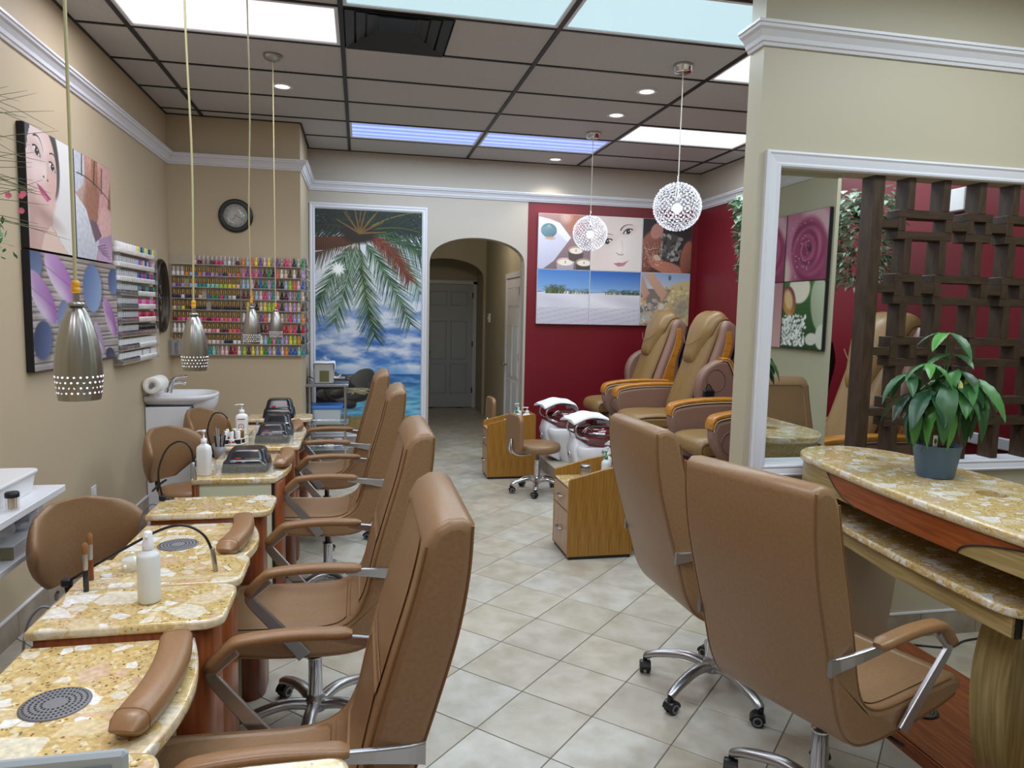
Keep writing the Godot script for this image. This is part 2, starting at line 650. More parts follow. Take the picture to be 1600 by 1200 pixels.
# crown moulding along a polyline of wall corners (x, d); the room lies to the right of the walking direction
func crown(called: String, pts: Array):
	var s := st()
	var prof := crown_profile()
	var rings := []
	for i in pts.size():
		var a: Vector2 = pts[i]
		var dir0: Vector2 = (pts[i] - pts[i - 1]).normalized() if i > 0 else (pts[1] - pts[0]).normalized()
		var dir1: Vector2 = (pts[i + 1] - pts[i]).normalized() if i < pts.size() - 1 else dir0
		var n0 := Vector2(dir0.y, -dir0.x)
		var n1 := Vector2(dir1.y, -dir1.x)
		var m := (n0 + n1).normalized()
		m /= maxf(0.3, m.dot(n0))
		var r := PackedVector3Array()
		for p in prof: r.append(P(a.x + m.x * p.x, p.y, a.y + m.y * p.x))
		rings.append(r)
	loft(s, rings, true, false, false)
	struct(called, done(s), M.white_trim, Vector3.ZERO, "white crown moulding on the wall below the ceiling")

func shell():
	var s: SurfaceTool
	struct("wall_left", bxm(P(LEFT - 0.12, 0, FRONT), P(LEFT, CEIL + 0.1, BACK + 0.15)), M.wall_beige, Vector3.ZERO, "beige painted left wall")
	struct("wall_nook", bxm(P(LEFT, 0, BUMP_D), P(BUMP_X, CEIL + 0.1, BACK + 0.15)), M.wall_beige, Vector3.ZERO, "beige boxed-out wall behind the polish shelves")
	# back wall with an arched opening
	var poly := PackedVector2Array([Vector2(BUMP_X, 0), Vector2(0.73, 0)])
	for i in 21:
		var a := PI - PI * i / 20
		poly.append(Vector2(1.2525 + cos(a) * 0.5225, 2.11 + pow(maxf(sin(a), 0.0), 0.82) * 0.29))
	poly.append_array(PackedVector2Array([Vector2(1.775, 0), Vector2(1.80, 0), Vector2(1.80, CEIL + 0.1), Vector2(BUMP_X, CEIL + 0.1)]))
	s = st()
	extr(s, poly, -BACK - 0.15, -BACK)
	bx(s, P(1.80, 2.82, BACK), P(RIGHT + 0.12, CEIL + 0.1, BACK + 0.15))
	struct("wall_back", done(s), M.wall_light, Vector3.ZERO, "beige back wall with an arched opening")
	struct("wall_accent", bxm(P(1.80, 0, BACK), P(RIGHT + 0.12, 2.82, BACK + 0.15)), M.wall_red, Vector3.ZERO, "dark red painted back wall")
	struct("wall_right", bxm(P(RIGHT, 0, PART_D + 0.05), P(RIGHT + 0.12, 2.82, BACK)), M.wall_red, Vector3.ZERO, "dark red painted right wall")
	struct("wall_right_top", bxm(P(RIGHT, 2.82, PART_D + 0.05), P(RIGHT + 0.12, CEIL + 0.1, BACK)), M.wall_light)
	struct("wall_right_front", bxm(P(RIGHT, 0, FRONT), P(RIGHT + 0.12, CEIL + 0.1, PART_D + 0.05)), M.wall_grey)
	struct("wall_front", bxm(P(LEFT - 0.12, 0, FRONT - 0.12), P(RIGHT + 0.12, CEIL + 0.1, FRONT)), M.wall_beige)
	crown("trim_1", [Vector2(LEFT, FRONT), Vector2(LEFT, BUMP_D), Vector2(BUMP_X, BUMP_D), Vector2(BUMP_X, BACK), Vector2(RIGHT, BACK), Vector2(RIGHT, PART_D + 0.12)])
	crown("trim_2", [Vector2(1.76, PART_D + 0.12), Vector2(1.76, PART_D), Vector2(RIGHT, PART_D), Vector2(RIGHT, FRONT)])
	# baseboards of tiles
	var base := func(called: String, a: Vector2, b: Vector2, h: float, out: Vector2):
		var n := struct_node(called, "skirting of taupe floor tiles")
		var len_ := a.distance_to(b)
		var k := int(ceil(len_ / 0.335))
		for i in k:
			var p := a + (b - a).normalized() * (i * 0.335 + 0.0015)
			var q := a + (b - a).normalized() * minf((i + 1) * 0.335 - 0.0015, len_)
			var r := q + out * 0.012
			part(n, "tile", bxm(P(p.x, 0.0, p.y), P(r.x, h, r.y), 0.001), M.base_tile)
		part(n, "bead", bxm(P(a.x, h, a.y), P(b.x + out.x * 0.014, h + 0.008, b.y + out.y * 0.014)), M.white_trim)
	base.call("baseboard_left", Vector2(LEFT, 2.4), Vector2(LEFT, BUMP_D), 0.125, Vector2(1, 0))
	base.call("baseboard_partition", Vector2(1.80, PART_D), Vector2(RIGHT, PART_D), 0.125, Vector2(0, -1))
	base.call("baseboard_nook", Vector2(BUMP_X, BUMP_D), Vector2(BUMP_X, BACK), 0.125, Vector2(1, 0))
	base.call("baseboard_back", Vector2(BUMP_X, BACK), Vector2(0.72, BACK), 0.125, Vector2(0, -1))

func ceiling_parts():
	var n := struct_node("ceiling", "suspended ceiling of grey tiles in a black grid")
	part(n, "deck", bxm(P(LEFT - 0.1, CEIL + 0.05, FRONT - 0.1), P(RIGHT + 0.1, CEIL + 0.1, BACK + 0.1)), M.ceil_black)
	var xs := [LEFT] + COLS + [RIGHT]
	var lit := {}
	for p in PANELS: lit[Vector2i(p[0] + 1, p[1])] = true
	lit[Vector2i(2, 0)] = true
	for c in xs.size() - 1:
		for r in range(-12, 7):
			var d0 := maxf(ROW0 + r * ROW, FRONT)
			var d1 := minf(ROW0 + (r + 1) * ROW, BACK)
			if d1 - d0 < 0.02 or lit.has(Vector2i(c, r)): continue
			if xs[c] < BUMP_X - 0.01 and d0 > BUMP_D - 0.05: 
				if xs[c + 1] <= BUMP_X: continue
			part(n, "tile", bxm(P(xs[c] + 0.008, CEIL + 0.004, d0 + 0.008), P(xs[c + 1] - 0.008, CEIL + 0.02, d1 - 0.008), 0.002), M.ceil_tile)
	for x in xs:
		part(n, "grid_bar", bxm(P(x - 0.014, CEIL - 0.004, FRONT), P(x + 0.014, CEIL + 0.03, BACK)), M.ceil_black)
	for r in range(-11, 7):
		var d := minf(ROW0 + r * ROW, BACK - 0.005)
		if r == 6: d = BACK - 0.01
		part(n, "grid_bar", bxm(P(LEFT, CEIL - 0.003, d - 0.0095), P(RIGHT, CEIL + 0.03, d + 0.0095)), M.ceil_black)
	part(n, "grid_bar", bxm(P(LEFT, CEIL - 0.003, BUMP_D - 0.018), P(BUMP_X + 0.012, CEIL + 0.03, BUMP_D)), M.ceil_black)
	part(n, "grid_bar", bxm(P(BUMP_X, CEIL - 0.003, BUMP_D), P(BUMP_X + 0.018, CEIL + 0.03, BACK)), M.ceil_black)
	# troffers
	var says := ["lilac-white ceiling light panel over the nail stations", "pale cyan ceiling light panel beside the black air vent", "pale cyan ceiling light panel ending at the partition", "bright white ceiling light panel just behind the partition top", "bright white ceiling light panel over the massage chairs", "striped bluish ceiling light panel above the palm mural", "striped bluish ceiling light panel beside a recessed spot"]
	var stripes := Pic.new(8, 128, "ffffff")
	for y in 128:
		var k := 0.80 + 0.2 * cos(TAU * y / 128.0 * 4.0)
		stripes.im.fill_rect(Rect2i(0, y, 8, 1), Color(k * 0.97, k, 1.0))
	for i in PANELS.size():
		var p: Array = PANELS[i]
		var c := panel_mid(p)
		var t := thing("ceiling_light", says[i] if i < 7 else "ceiling light panel over the front of the salon", "ceiling light", c, 0, "ceiling light panels")
		var s := st()
		for e in [[-0.5955, -0.2905, 0.5955, -0.265], [-0.5955, 0.265, 0.5955, 0.2905], [-0.5955, -0.265, -0.575, 0.265], [0.575, -0.265, 0.5955, 0.265]]:
			bx(s, Vector3(e[0], 0.0, e[1]), Vector3(e[2], 0.03, e[3]))
		part(t, "frame", done(s), M.white_paint)
		var g: Material
		if p[0] == 0: g = glow("panel_lilac", "f0eefc", 1.45)
		elif p[0] == 3: g = glow("panel_white", "f0fcff", 1.5)
		elif i in [5, 6]:
			g = glow("panel_striped", "c8e0ff", 1.2)
			g.emission_texture = ImageTexture.create_from_image(stripes.im)
			g.emission_operator = BaseMaterial3D.EMISSION_OP_MULTIPLY
		else: g = glow("panel_cyan", "c8e8f4", 1.15)
		part(t, "diffuser", face_quad(Vector3(-0.575, 0.008, -0.265), Vector3(0.575, 0.008, -0.265), Vector3(0.575, 0.008, 0.265), Vector3(-0.575, 0.008, 0.265)), g)
	# air vent
	var v := thing("air_vent", "black square air vent with nested louvres in the ceiling", "vent", P(COLS[1] + 0.318, CEIL, ROW0 + 0.305))
	var sv := st()
	for k in 4:
		var o := 0.297 - k * 0.062
		var i2 := o - 0.05
		var y0 := -0.012 + k * 0.018
		var y1 := y0 + 0.022
		var ra := PackedVector3Array([Vector3(-o, y0, -o), Vector3(o, y0, -o), Vector3(o, y0, o), Vector3(-o, y0, o)])
		var rb := PackedVector3Array([Vector3(-i2, y1, -i2), Vector3(i2, y1, -i2), Vector3(i2, y1, i2), Vector3(-i2, y1, i2)])
		var rc := PackedVector3Array([Vector3(-o, y0 + 0.006, -o), Vector3(o, y0 + 0.006, -o), Vector3(o, y0 + 0.006, o), Vector3(-o, y0 + 0.006, o)])
		var sl := st()
		loft(sl, [rc, ra, rb], false, false, true)
		part(v, "louvre", done(sl), M.vent_black)
	part(v, "duct", bxm(Vector3(-0.297, 0.045, -0.297), Vector3(0.297, 0.05, 0.297)), M.vent_black)
	part(n, "tile", bxm(P(COLS[1] + 0.63, CEIL + 0.004, ROW0 + 0.008), P(COLS[2] - 0.008, CEIL + 0.02, ROW0 + ROW - 0.008), 0.002), M.ceil_tile)
	# recessed spots
	var k2 := 0
	for q in [[-0.56, 5.717], [2.04, 5.097], [2.046, 5.75], [2.023, 7.538], [0.6, 0.4], [2.3, 0.9]]:
		var t := thing("recessed_spot", ["round recessed ceiling spot beside the last cone pendant canopy", "round recessed ceiling spot next to the larger crystal pendant canopy", "round recessed ceiling spot between the two crystal pendant canopies", "round recessed ceiling spot against the back wall", "round recessed ceiling spot at the front", "round recessed ceiling spot above the drying desk"][k2], "spotlight", P(q[0], CEIL, q[1]), 0, "recessed ceiling spots")
		part(t, "trim_ring", ringm([[0.055, -0.004], [0.075, -0.004], [0.078, 0.004], [0.055, 0.004]], 24), M.white_paint)
		part(t, "lens", lathem([[0.001, -0.0015], [0.056, -0.0015], [0.056, 0.003], [0.001, 0.003]], 24), glow("spot_lens", "ffffff", 2.2))
		var l := SpotLight3D.new()
		l.name = "recessed_spot_light"
		l.spot_angle = 55
		l.spot_angle_attenuation = 0.6
		l.light_energy = 0.8
		l.light_color = Color("fff8ee")
		l.light_size = 0.05
		l.spot_range = 12
		l.shadow_enabled = true
		add_child(l, true)
		l.position = P(q[0], CEIL - 0.012, q[1])
		l.rotation.x = -PI / 2
		k2 += 1

func floor_parts():
	var n := struct_node("floor", "beige ceramic floor tiles laid diagonally with grey joints")
	part(n, "grout_bed", bxm(P(LEFT - 0.1, -0.06, FRONT - 0.1), P(RIGHT + 0.1, -0.0025, 12.0)), M.grout)
	var a := 0.3325
	var u := Vector2(0.70711, -0.70711) * a
	var v := Vector2(0.70711, 0.70711) * a
	var o := Vector2(0.913, 3.547)
	var cells := []
	for i in range(-40, 41):
		for j in range(-40, 41):
			var c := o + u * (i + 0.5) + v * (j + 0.5)
			var inside := c.x > LEFT - 0.2 and c.x < RIGHT + 0.2 and c.y > FRONT - 0.1 and c.y < BACK + 0.1
			if c.x > 2.1 and c.y > 3.4 and c.y < BACK + 0.1: inside = false
			if c.x < BUMP_X - 0.3 and c.y > BUMP_D + 0.25: inside = false
			if c.x > 0.5 and c.x < 2.0 and c.y > BACK and c.y < 11.9: inside = true
			if inside: cells.append(c)
	var cam: Camera3D = get_node("camera")
	var inv := cam.transform.affine_inverse()
	var seen_ := []
	var rest := []
	for c in cells:
		var q: Vector3 = inv * P(c.x, 0, c.y)
		var ok := q.z < -0.6 and absf(q.x / q.z) < 0.75 and absf(q.y / q.z) < 0.58
		if ok: seen_.append([(-q.z), c])
		else: rest.append(c)
	seen_.sort_custom(func(x, y): return x[0] < y[0])
	var s := st()
	var w := a - 0.0045
	bx(s, Vector3(-w / 2, -0.008, -w / 2), Vector3(w / 2, 0, w / 2), 0.0012)
	var tm := done(s)
	var mats := [M.floor_tile_a, M.floor_tile_b, M.floor_tile_c]
	for i in seen_.size():
		if i >= 300:
			rest.append(seen_[i][1])
			continue
		var c: Vector2 = seen_[i][1]
		part(n, "tile", tm, mats[rng.randi() % 3], P(c.x, 0, c.y), yaw(PI / 4))
	var s2 := st()
	for c in rest:
		s2.append_from(tm, 0, Transform3D(yaw(PI / 4), P(c.x, 0, c.y)))
	var o2 := part(n, "more_tiles", s2.commit(), M.floor_tile_a)
	o2.set_meta("kind", "stuff")
	# pedicure platform, tiled
	var pf := struct_node("floor_platform", "low tiled platform under the massage chairs")
	part(pf, "core", bxm(P(1.842, 0, 3.2), P(RIGHT, 0.112, BACK)), M.grout)
	for i in 14:
		for j in 6:
			var x0 := 1.835 + j * 0.335
			var d0 := 3.2 + i * 0.335
			part(pf, "tile", bxm(P(x0, 0.112, d0), P(minf(x0 + 0.331, RIGHT), 0.122, minf(d0 + 0.331, BACK)), 0.001), M.floor_tile_b)
		part(pf, "riser_tile", bxm(P(1.835, 0.0, 3.2 + i * 0.335), P(1.843, 0.112, minf(3.2 + i * 0.335 + 0.331, BACK)), 0.001), M.base_tile)

func panelled_door(t: Node3D, w: float, h: float, knob_x: float, m: Material):
	# door in local x (width) and y, front towards +z
	part(t, "slab", bxm(Vector3(-w / 2, 0.01, -0.02), Vector3(w / 2, h, 0.015), 0.002), m)
	var cw := w * 0.33
	for sx in [-1, 1]:
		for yy in [[0.12, 0.36], [0.40 * h, 0.40 * h + 0.62], [h - 0.34, h - 0.12]]:
			var y0: float = yy[0] * h if yy[0] == 0.12 else yy[0]
			var y1: float = 0.36 * h if yy[0] == 0.12 else yy[1]
			var cx: float = sx * w * 0.215
			var s := st()
			var po := rrect(cw, y1 - y0, 0.004, 1, cx, (y0 + y1) / 2)
			extr(s, po, 0.012, 0.022, 0.009)
			part(t, "panel", done(s), m)
			var s2 := st()
			var b := 0.016
			for e in [[-cw / 2 - b, y0 - b, cw / 2 + b, y0 - 0.004], [-cw / 2 - b, y1 + 0.004, cw / 2 + b, y1 + b], [-cw / 2 - b, y0, -cw / 2 - 0.004, y1], [cw / 2 + 0.004, y0, cw / 2 + b, y1]]:
				bx(s2, Vector3(cx + e[0], e[1], 0.012), Vector3(cx + e[2], e[3], 0.02), 0.002)
			part(t, "panel_moulding", done(s2), m)
	var s3 := st()
	lathe(s3, [[0.028, 0], [0.028, 0.006], [0.011, 0.01], [0.011, 0.03], [0.024, 0.04], [0.028, 0.052], [0.02, 0.064], [0.002, 0.067]], 16)
	part(t, "knob", done(s3), M.nickel, Vector3(knob_x, 0.93, 0.015), Basis(Vector3.RIGHT, PI / 2))

func hallway():
	struct("wall_hall_left", bxm(P(0.50, 0, BACK + 0.15), P(0.62, 2.72, 12.0)), M.hall_wall)
	var s := st()
	bx(s, P(1.90, 0, BACK + 0.15), P(2.02, 2.72, 8.40))
	bx(s, P(1.90, 2.08, 8.40), P(2.02, 2.72, 9.32))
	bx(s, P(1.90, 0, 9.32), P(2.02, 2.72, 12.0))
	struct("wall_hall_right", done(s), M.hall_wall)
	struct("wall_hall_end", bxm(P(0.5, 0, 11.88), P(2.02, 2.72, 12.0)), M.hall_wall)
	struct("ceiling_hall", bxm(P(0.5, 2.72, BACK + 0.15), P(2.02, 2.82, 12.0)), M.hall_wall)
	var poly := PackedVector2Array([Vector2(0.62, 0), Vector2(0.66, 0)])
	for i in 17:
		var a := PI - PI * i / 16
		poly.append(Vector2(1.26 + cos(a) * 0.60, 2.10 + pow(maxf(sin(a), 0.0), 0.85) * 0.30))
	poly.append_array(PackedVector2Array([Vector2(1.86, 0), Vector2(1.90, 0), Vector2(1.90, 2.72), Vector2(0.62, 2.72)]))
	s = st()
	extr(s, poly, -11.10, -11.0)
	struct("wall_hall_arch", done(s), M.hall_wall)
	var d := struct_node("door_1", "grey-white six-panel door at the end of the hallway")
	d.position = P(1.43, 0, 11.86)
	panelled_door(d, 0.80, 2.04, -0.33, M.door_grey)
	var sc := st()
	bx(sc, Vector3(0.40, 0, -0.02), Vector3(0.465, 2.10, 0.03), 0.004)
	bx(sc, Vector3(-0.47, 2.045, -0.02), Vector3(0.465, 2.11, 0.03), 0.004)
	bx(sc, Vector3(-0.47, 0, -0.02), Vector3(-0.40, 2.10, 0.03), 0.004)
	part(d, "casing", done(sc), M.white_trim)
	for y in [0.25, 1.02, 1.82]:
		part(d, "hinge", bxm(Vector3(0.39, y, 0.01), Vector3(0.408, y + 0.09, 0.034), 0.002), M.black_plastic)
	var d2 := struct_node("door_2", "white six-panel closet door on the hallway side wall")
	d2.position = P(1.90, 0, 8.86)
	d2.rotation.y = -PI / 2
	panelled_door(d2, 0.80, 2.03, -0.32, M.white_paint)
	sc = st()
	for sx in [-1, 1]: bx(sc, Vector3(sx * 0.40, 0, -0.03), Vector3(sx * 0.465, 2.10, 0.03), 0.004)
	bx(sc, Vector3(-0.465, 2.035, -0.03), Vector3(0.465, 2.10, 0.032), 0.004)
	part(d2, "casing", done(sc), M.white_trim)
	for y in [0.25, 1.02, 1.82]:
		part(d2, "hinge", bxm(Vector3(0.39, y, 0.01), Vector3(0.408, y + 0.09, 0.034), 0.002), M.nickel)
	var hl := thing("hall_light", "flush ceiling light in the hallway", "ceiling light", P(1.3, 2.72, 9.0))
	part(hl, "base", lathem([[0.001, -0.02], [0.12, -0.02], [0.12, 0.0], [0.001, 0.0]], 24), M.white_paint)
	part(hl, "lamp_dome", lathem([[0.001, -0.06], [0.06, -0.052], [0.10, -0.02]], 24), glow("hall_glow", "fff4e0", 1.2))
	var ol := OmniLight3D.new()
	ol.name = "hall_lamp_light"
	ol.light_energy = 0.45
	ol.light_color = Color("fff2de")
	ol.light_size = 0.08
	ol.omni_range = 10
	ol.shadow_enabled = true
	add_child(ol)
	ol.position = P(1.3, 2.62, 9.0)
	var t := thing("light_switch", "white thermostat box on the hallway wall", "switch", P(1.90, 1.45, 10.6))
	part(t, "plate", bxm(Vector3(-0.03, 0, -0.05), Vector3(0, 0.13, 0.05), 0.004), M.white_plastic)
	part(t, "toggle", bxm(Vector3(-0.038, 0.05, -0.012), Vector3(-0.03, 0.08, 0.012), 0.002), M.white_plastic)

func partition():
	var s := st()
	var d0 := PART_D
	var d1 := PART_D + 0.12
	bx(s, P(1.76, 0, d0), P(1.875, CEIL + 0.1, d1))
	bx(s, P(1.875, 2.29, d0), P(RIGHT, CEIL + 0.1, d1))
	bx(s, P(1.875, 0, d0), P(RIGHT, 0.905, d1))
	bx(s, P(3.62, 0.905, d0), P(RIGHT, 2.29, d1))
	struct("wall_partition", done(s), M.wall_sand, Vector3.ZERO, "beige partition wall with a framed lattice opening")
	# white casing round the opening, mitred
	var prof := [[0.0, 0.0], [0.0, 0.022], [0.010, 0.026], [0.018, 0.020], [0.03, 0.018], [0.05, 0.014], [0.058, 0.018], [0.066, 0.016], [0.072, 0.008], [0.072, 0.0]]
	s = st()
	var rings := []
	for c in [[1.792, 2.362, 1, -1], [3.70, 2.362, -1, -1], [3.70, 0.862, -1, 0.75], [1.792, 0.862, 1, 0.75], [1.792, 2.362, 1, -1]]:
		var r := PackedVector3Array()
		for p in prof: r.append(P(c[0] + c[2] * p[0] * 1.12, c[1] + c[3] * p[0] * 1.0, d0 - p[1]))
		rings.append(r)
	loft(s, rings, false, false, false, false)
	struct("trim_3", done(s), M.white_trim, Vector3.ZERO, "white moulded frame around the lattice opening")
	struct("trim_4", bxm(P(1.875, 0.895, d0 - 0.004), P(3.62, 0.915, d1)), M.white_trim, Vector3.ZERO, "white sill under the lattice")
	struct("trim_5", bxm(P(RIGHT - 0.02, 0.842, PART_D + 0.12), P(RIGHT, 0.915, 4.6), 0.006), M.white_trim, Vector3.ZERO, "white chair rail on the red right wall")
	one("wall_box", "small white box high on the red wall behind the lattice", "box", bxm(P(RIGHT - 0.06, 2.32, 3.97), P(RIGHT - 0.001, 2.465, 4.13), 0.006), M.white_plastic)
	# mirror strip
	s = st()
	extr(s, rrect(0.355, 1.375, 0.002, 1), 0.0, 0.006, 0.0)
	var t := thing("mirror", "tall narrow wall mirror beside the wooden lattice", "mirror", P(2.053, 0.915, d0 + 0.055))
	part(t, "backing", bxm(Vector3(-0.1775, 0, -0.012), Vector3(0.1775, 1.375, 0.0)), M.black_plastic)
	var sg := st()
	var b := 0.022
	var o := [Vector2(-0.1775, 0), Vector2(0.1775, 0), Vector2(0.1775, 1.375), Vector2(-0.1775, 1.375)]
	var ra := PackedVector3Array()
	var rb := PackedVector3Array()
	for p in o: ra.append(Vector3(p.x, p.y, 0.001))
	for p in [Vector2(-0.1775 + b, b), Vector2(0.1775 - b, b), Vector2(0.1775 - b, 1.375 - b), Vector2(-0.1775 + b, 1.375 - b)]: rb.append(Vector3(p.x, p.y, 0.0045))
	loft(sg, [ra, rb], true, false)
	part(t, "glass", done(sg), M.mirror)
	# lattice of two-by-fours
	var L := thing("lattice_screen", "dark brown wooden lattice screen in the white framed opening", "screen", P(0, 0, d0 + 0.015))
	var dep := 0.088
	var wd := 0.039
	var vert := func(x: float, y0: float, y1: float, w: float):
		part(L, "slat", bxm(Vector3(x - w / 2, y0, -dep), Vector3(x + w / 2, y1, 0), 0.0015), M.walnut)
	var horiz := func(x0: float, x1: float, y: float):
		part(L, "slat", bxm(Vector3(x0, y - wd / 2, -dep + 0.002), Vector3(x1, y + wd / 2, -0.002), 0.0015), M.walnut_long)
	vert.call(2.408, 0.915, 2.29, 0.06)
	vert.call(3.60, 0.915, 2.29, 0.039)
	# bands: top, bottom and their frames [x0, x1, posts above]
	var bands := [[2.14, 2.00], [1.836, 1.690], [1.530, 1.386], [1.232, 1.088]]
	var rects := [[[2.527, 2.832], [2.914, 3.063], [3.145, 3.45]], [[2.53, 2.68], [2.752, 3.066], [3.145, 3.295], [3.37, 3.52]], [[2.53, 2.68], [2.75, 2.90], [2.985, 3.295], [3.37, 3.52]], [[2.53, 2.84], [2.915, 3.065], [3.14, 3.45]]]
	var cols := [2.588, 2.786, 2.993, 3.19, 3.39]
	for k in 4:
		var top: float = bands[k][0] - wd / 2
		var bot: float = bands[k][1] + wd / 2
		var x := 2.438
		for q in rects[k]:
			horiz.call(x, q[0], (top + bot) / 2)
			horiz.call(q[0], q[1], top)
			horiz.call(q[0], q[1], bot)
			for e in [q[0] + wd / 2, q[1] - wd / 2]: vert.call(e, bot + wd / 2, top - wd / 2, wd)
			x = q[1]
		horiz.call(x, 3.581, (top + bot) / 2)
	for c in cols:
		for k in 5:
			var y1: float = 2.29 if k == 0 else bands[k - 1][1]
			var y0: float = 0.915 if k == 4 else bands[k][0]
			# reach the middle rail where the post meets a link instead of a frame
			for e in [0, 1]:
				var band := k - 1 if e == 0 else k
				if band < 0 or band > 3: continue
				var hit := false
				for q in rects[band]:
					if c > q[0] - 0.005 and c < q[1] + 0.005: hit = true
				if not hit:
					var mid: float = (bands[band][0] + bands[band][1]) / 2
					if e == 0: y1 = mid - wd / 2
					else: y0 = mid + wd / 2
			vert.call(c, y0, y1, wd)

# ---------------------------------------------------------------- prints on the walls
func canvas(label: String, w: float, h: float, at: Vector3, turn: float, pic: Pic, group: String, edge := "black_canvas"):
	# local: picture faces +z, at is the bottom middle of the back
	var t := thing("canvas_print", label, "wall art", at, turn, group)
	part(t, "stretcher", bxm(Vector3(-w / 2, 0, 0.002), Vector3(w / 2, h, 0.038), 0.003), M[edge])
	part(t, "print", face_quad(Vector3(-w / 2 + 0.003, h - 0.003, 0.0386), Vector3(w / 2 - 0.003, h - 0.003, 0.0386), Vector3(w / 2 - 0.003, 0.003, 0.0386), Vector3(-w / 2 + 0.003, 0.003, 0.0386)), print_mat("print " + label, pic))

func pic_candles() -> Pic:
	var p := Pic.new(256, 256, "c3a7a6")
	p.grad(0, 1, "b08a86", "7d6a70")
	p.ell(0.68, 0.14, 0.16, 0.22, 0.2, "b5705e", 0.9, 0.4)
	p.ell(0.52, 0.05, 0.1, 0.1, 0, "d9b4a4", 0.8, 0.5)
	p.poly([[0, 0.12], [0.32, 0.14], [0.62, 0.42], [0.30, 0.85], [0.1, 1.0], [0, 1.0]], "d9d7e6", 1, "c4c2d6")
	p.poly([[0, 0.06], [0.22, 0.10], [0.4, 0.16], [0.62, 0.42], [0.55, 0.5], [0.2, 0.2], [0, 0.16]], "e6e3ee")
	p.grain(0.12, 0.25, 4, 0.1, 1.0)
	p.ell(0.19, 0.30, 0.15, 0.13, 0.1, "6f8f98", 1, 0.05, "55737e")
	for i in 9: p.line(0.19, 0.2, 0.19 + cos(PI * i / 8) * 0.14, 0.3 + sin(PI * i / 8) * 0.12, 0.006, "a9c2c4", 0.7)
	p.ell(0.22, 0.44, 0.1, 0.03, 0, "c49c84", 0.8, 0.3)
	for c in [[0.52, 0.86, 0.17, "a9a2ae", "d9b6b4"], [0.72, 0.64, 0.15, "5a4a48", "b99a8e"], [0.88, 0.86, 0.16, "4c4442", "a8978c"]]:
		p.poly([[c[0] - c[2], c[1]], [c[0] + c[2], c[1]], [c[0] + c[2] * 0.9, c[1] + 0.17], [c[0] - c[2] * 0.9, c[1] + 0.17]], c[3])
		p.ell(c[0], c[1] + 0.16, c[2] * 0.92, 0.05, 0, c[3])
		p.ell(c[0], c[1], c[2], 0.075, 0, c[4])
		p.ell(c[0], c[1] + 0.012, c[2] * 0.82, 0.055, 0, "efe3d2")
		p.line(c[0], c[1] - 0.01, c[0], c[1] + 0.025, 0.012, "3a2a22")
	return p

func eye(p: Pic, x: float, y: float, s: float, rot: float, brow := 0.09):
	p.ell(x, y, 0.075 * s, 0.036 * s, rot, "f2efee", 1, 0.12)
	p.ell(x + 0.008, y, 0.034 * s, 0.036 * s, 0, "2a211e", 1, 0.1)
	p.ell(x + 0.018, y - 0.01, 0.008 * s, 0.008 * s, 0, "ffffff")
	var d := Vector2(cos(rot), sin(rot))
	var n := Vector2(-d.y, d.x)
	var c := Vector2(x, y)
	p.curve([c - d * 0.08 * s, c - n * 0.075 * s, c + d * 0.085 * s], 0.016 * s, "2a2020")
	p.curve([c - d * 0.07 * s, c + n * 0.06 * s, c + d * 0.08 * s], 0.007 * s, "6b5048")
	p.curve([c - d * 0.10 * s - n * brow, c - n * (brow + 0.08) * 1.1, c + d * 0.12 * s - n * brow * 0.9], 0.02 * s, "4a3832", 0.9, 0.006)

func pic_face_pale() -> Pic:
	var p := Pic.new(256, 256, "ddd2cc")
	p.grad(0, 1, "e0d8d4", "e6dcd6")
	p.ell(0.46, 0.42, 0.66, 0.56, 0.9, "ead9d4", 1, 0.1)
	p.ell(0.86, 0.75, 0.2, 0.5, -0.4, "e2dcd4", 0.9, 0.35)
	p.ell(0.55, 0.55, 0.2, 0.3, 0.5, "efe0db", 0.8, 0.8)
	p.ell(0.30, 0.44, 0.14, 0.07, -0.35, "cdb4ae", 0.6, 0.9)
	p.ell(0.71, 0.24, 0.13, 0.06, -0.4, "cdb4ae", 0.6, 0.9)
	p.ell(0.60, 0.62, 0.07, 0.07, 0, "f4e8e4", 0.7, 0.9)
	p.ell(0.12, 0.62, 0.2, 0.5, 0.3, "d2beb6", 0.6, 0.9)
	p.soften(6)
	eye(p, 0.30, 0.46, 1.3, -0.35, 0.09)
	eye(p, 0.71, 0.26, 1.2, -0.42, 0.08)
	p.curve([Vector2(0.58, 0.42), Vector2(0.66, 0.6), Vector2(0.58, 0.70)], 0.010, "cdb2aa", 0.7)
	p.curve([Vector2(0.5, 0.66), Vector2(0.56, 0.72), Vector2(0.64, 0.68)], 0.016, "b08e86", 0.8)
	p.poly([[0.45, 0.86], [0.56, 0.84], [0.62, 0.85], [0.74, 0.80], [0.66, 0.9], [0.54, 0.92]], "c9929a", 1, "b97d88")
	p.curve([Vector2(0.45, 0.865), Vector2(0.6, 0.88), Vector2(0.74, 0.80)], 0.008, "8f5a66")
	return p

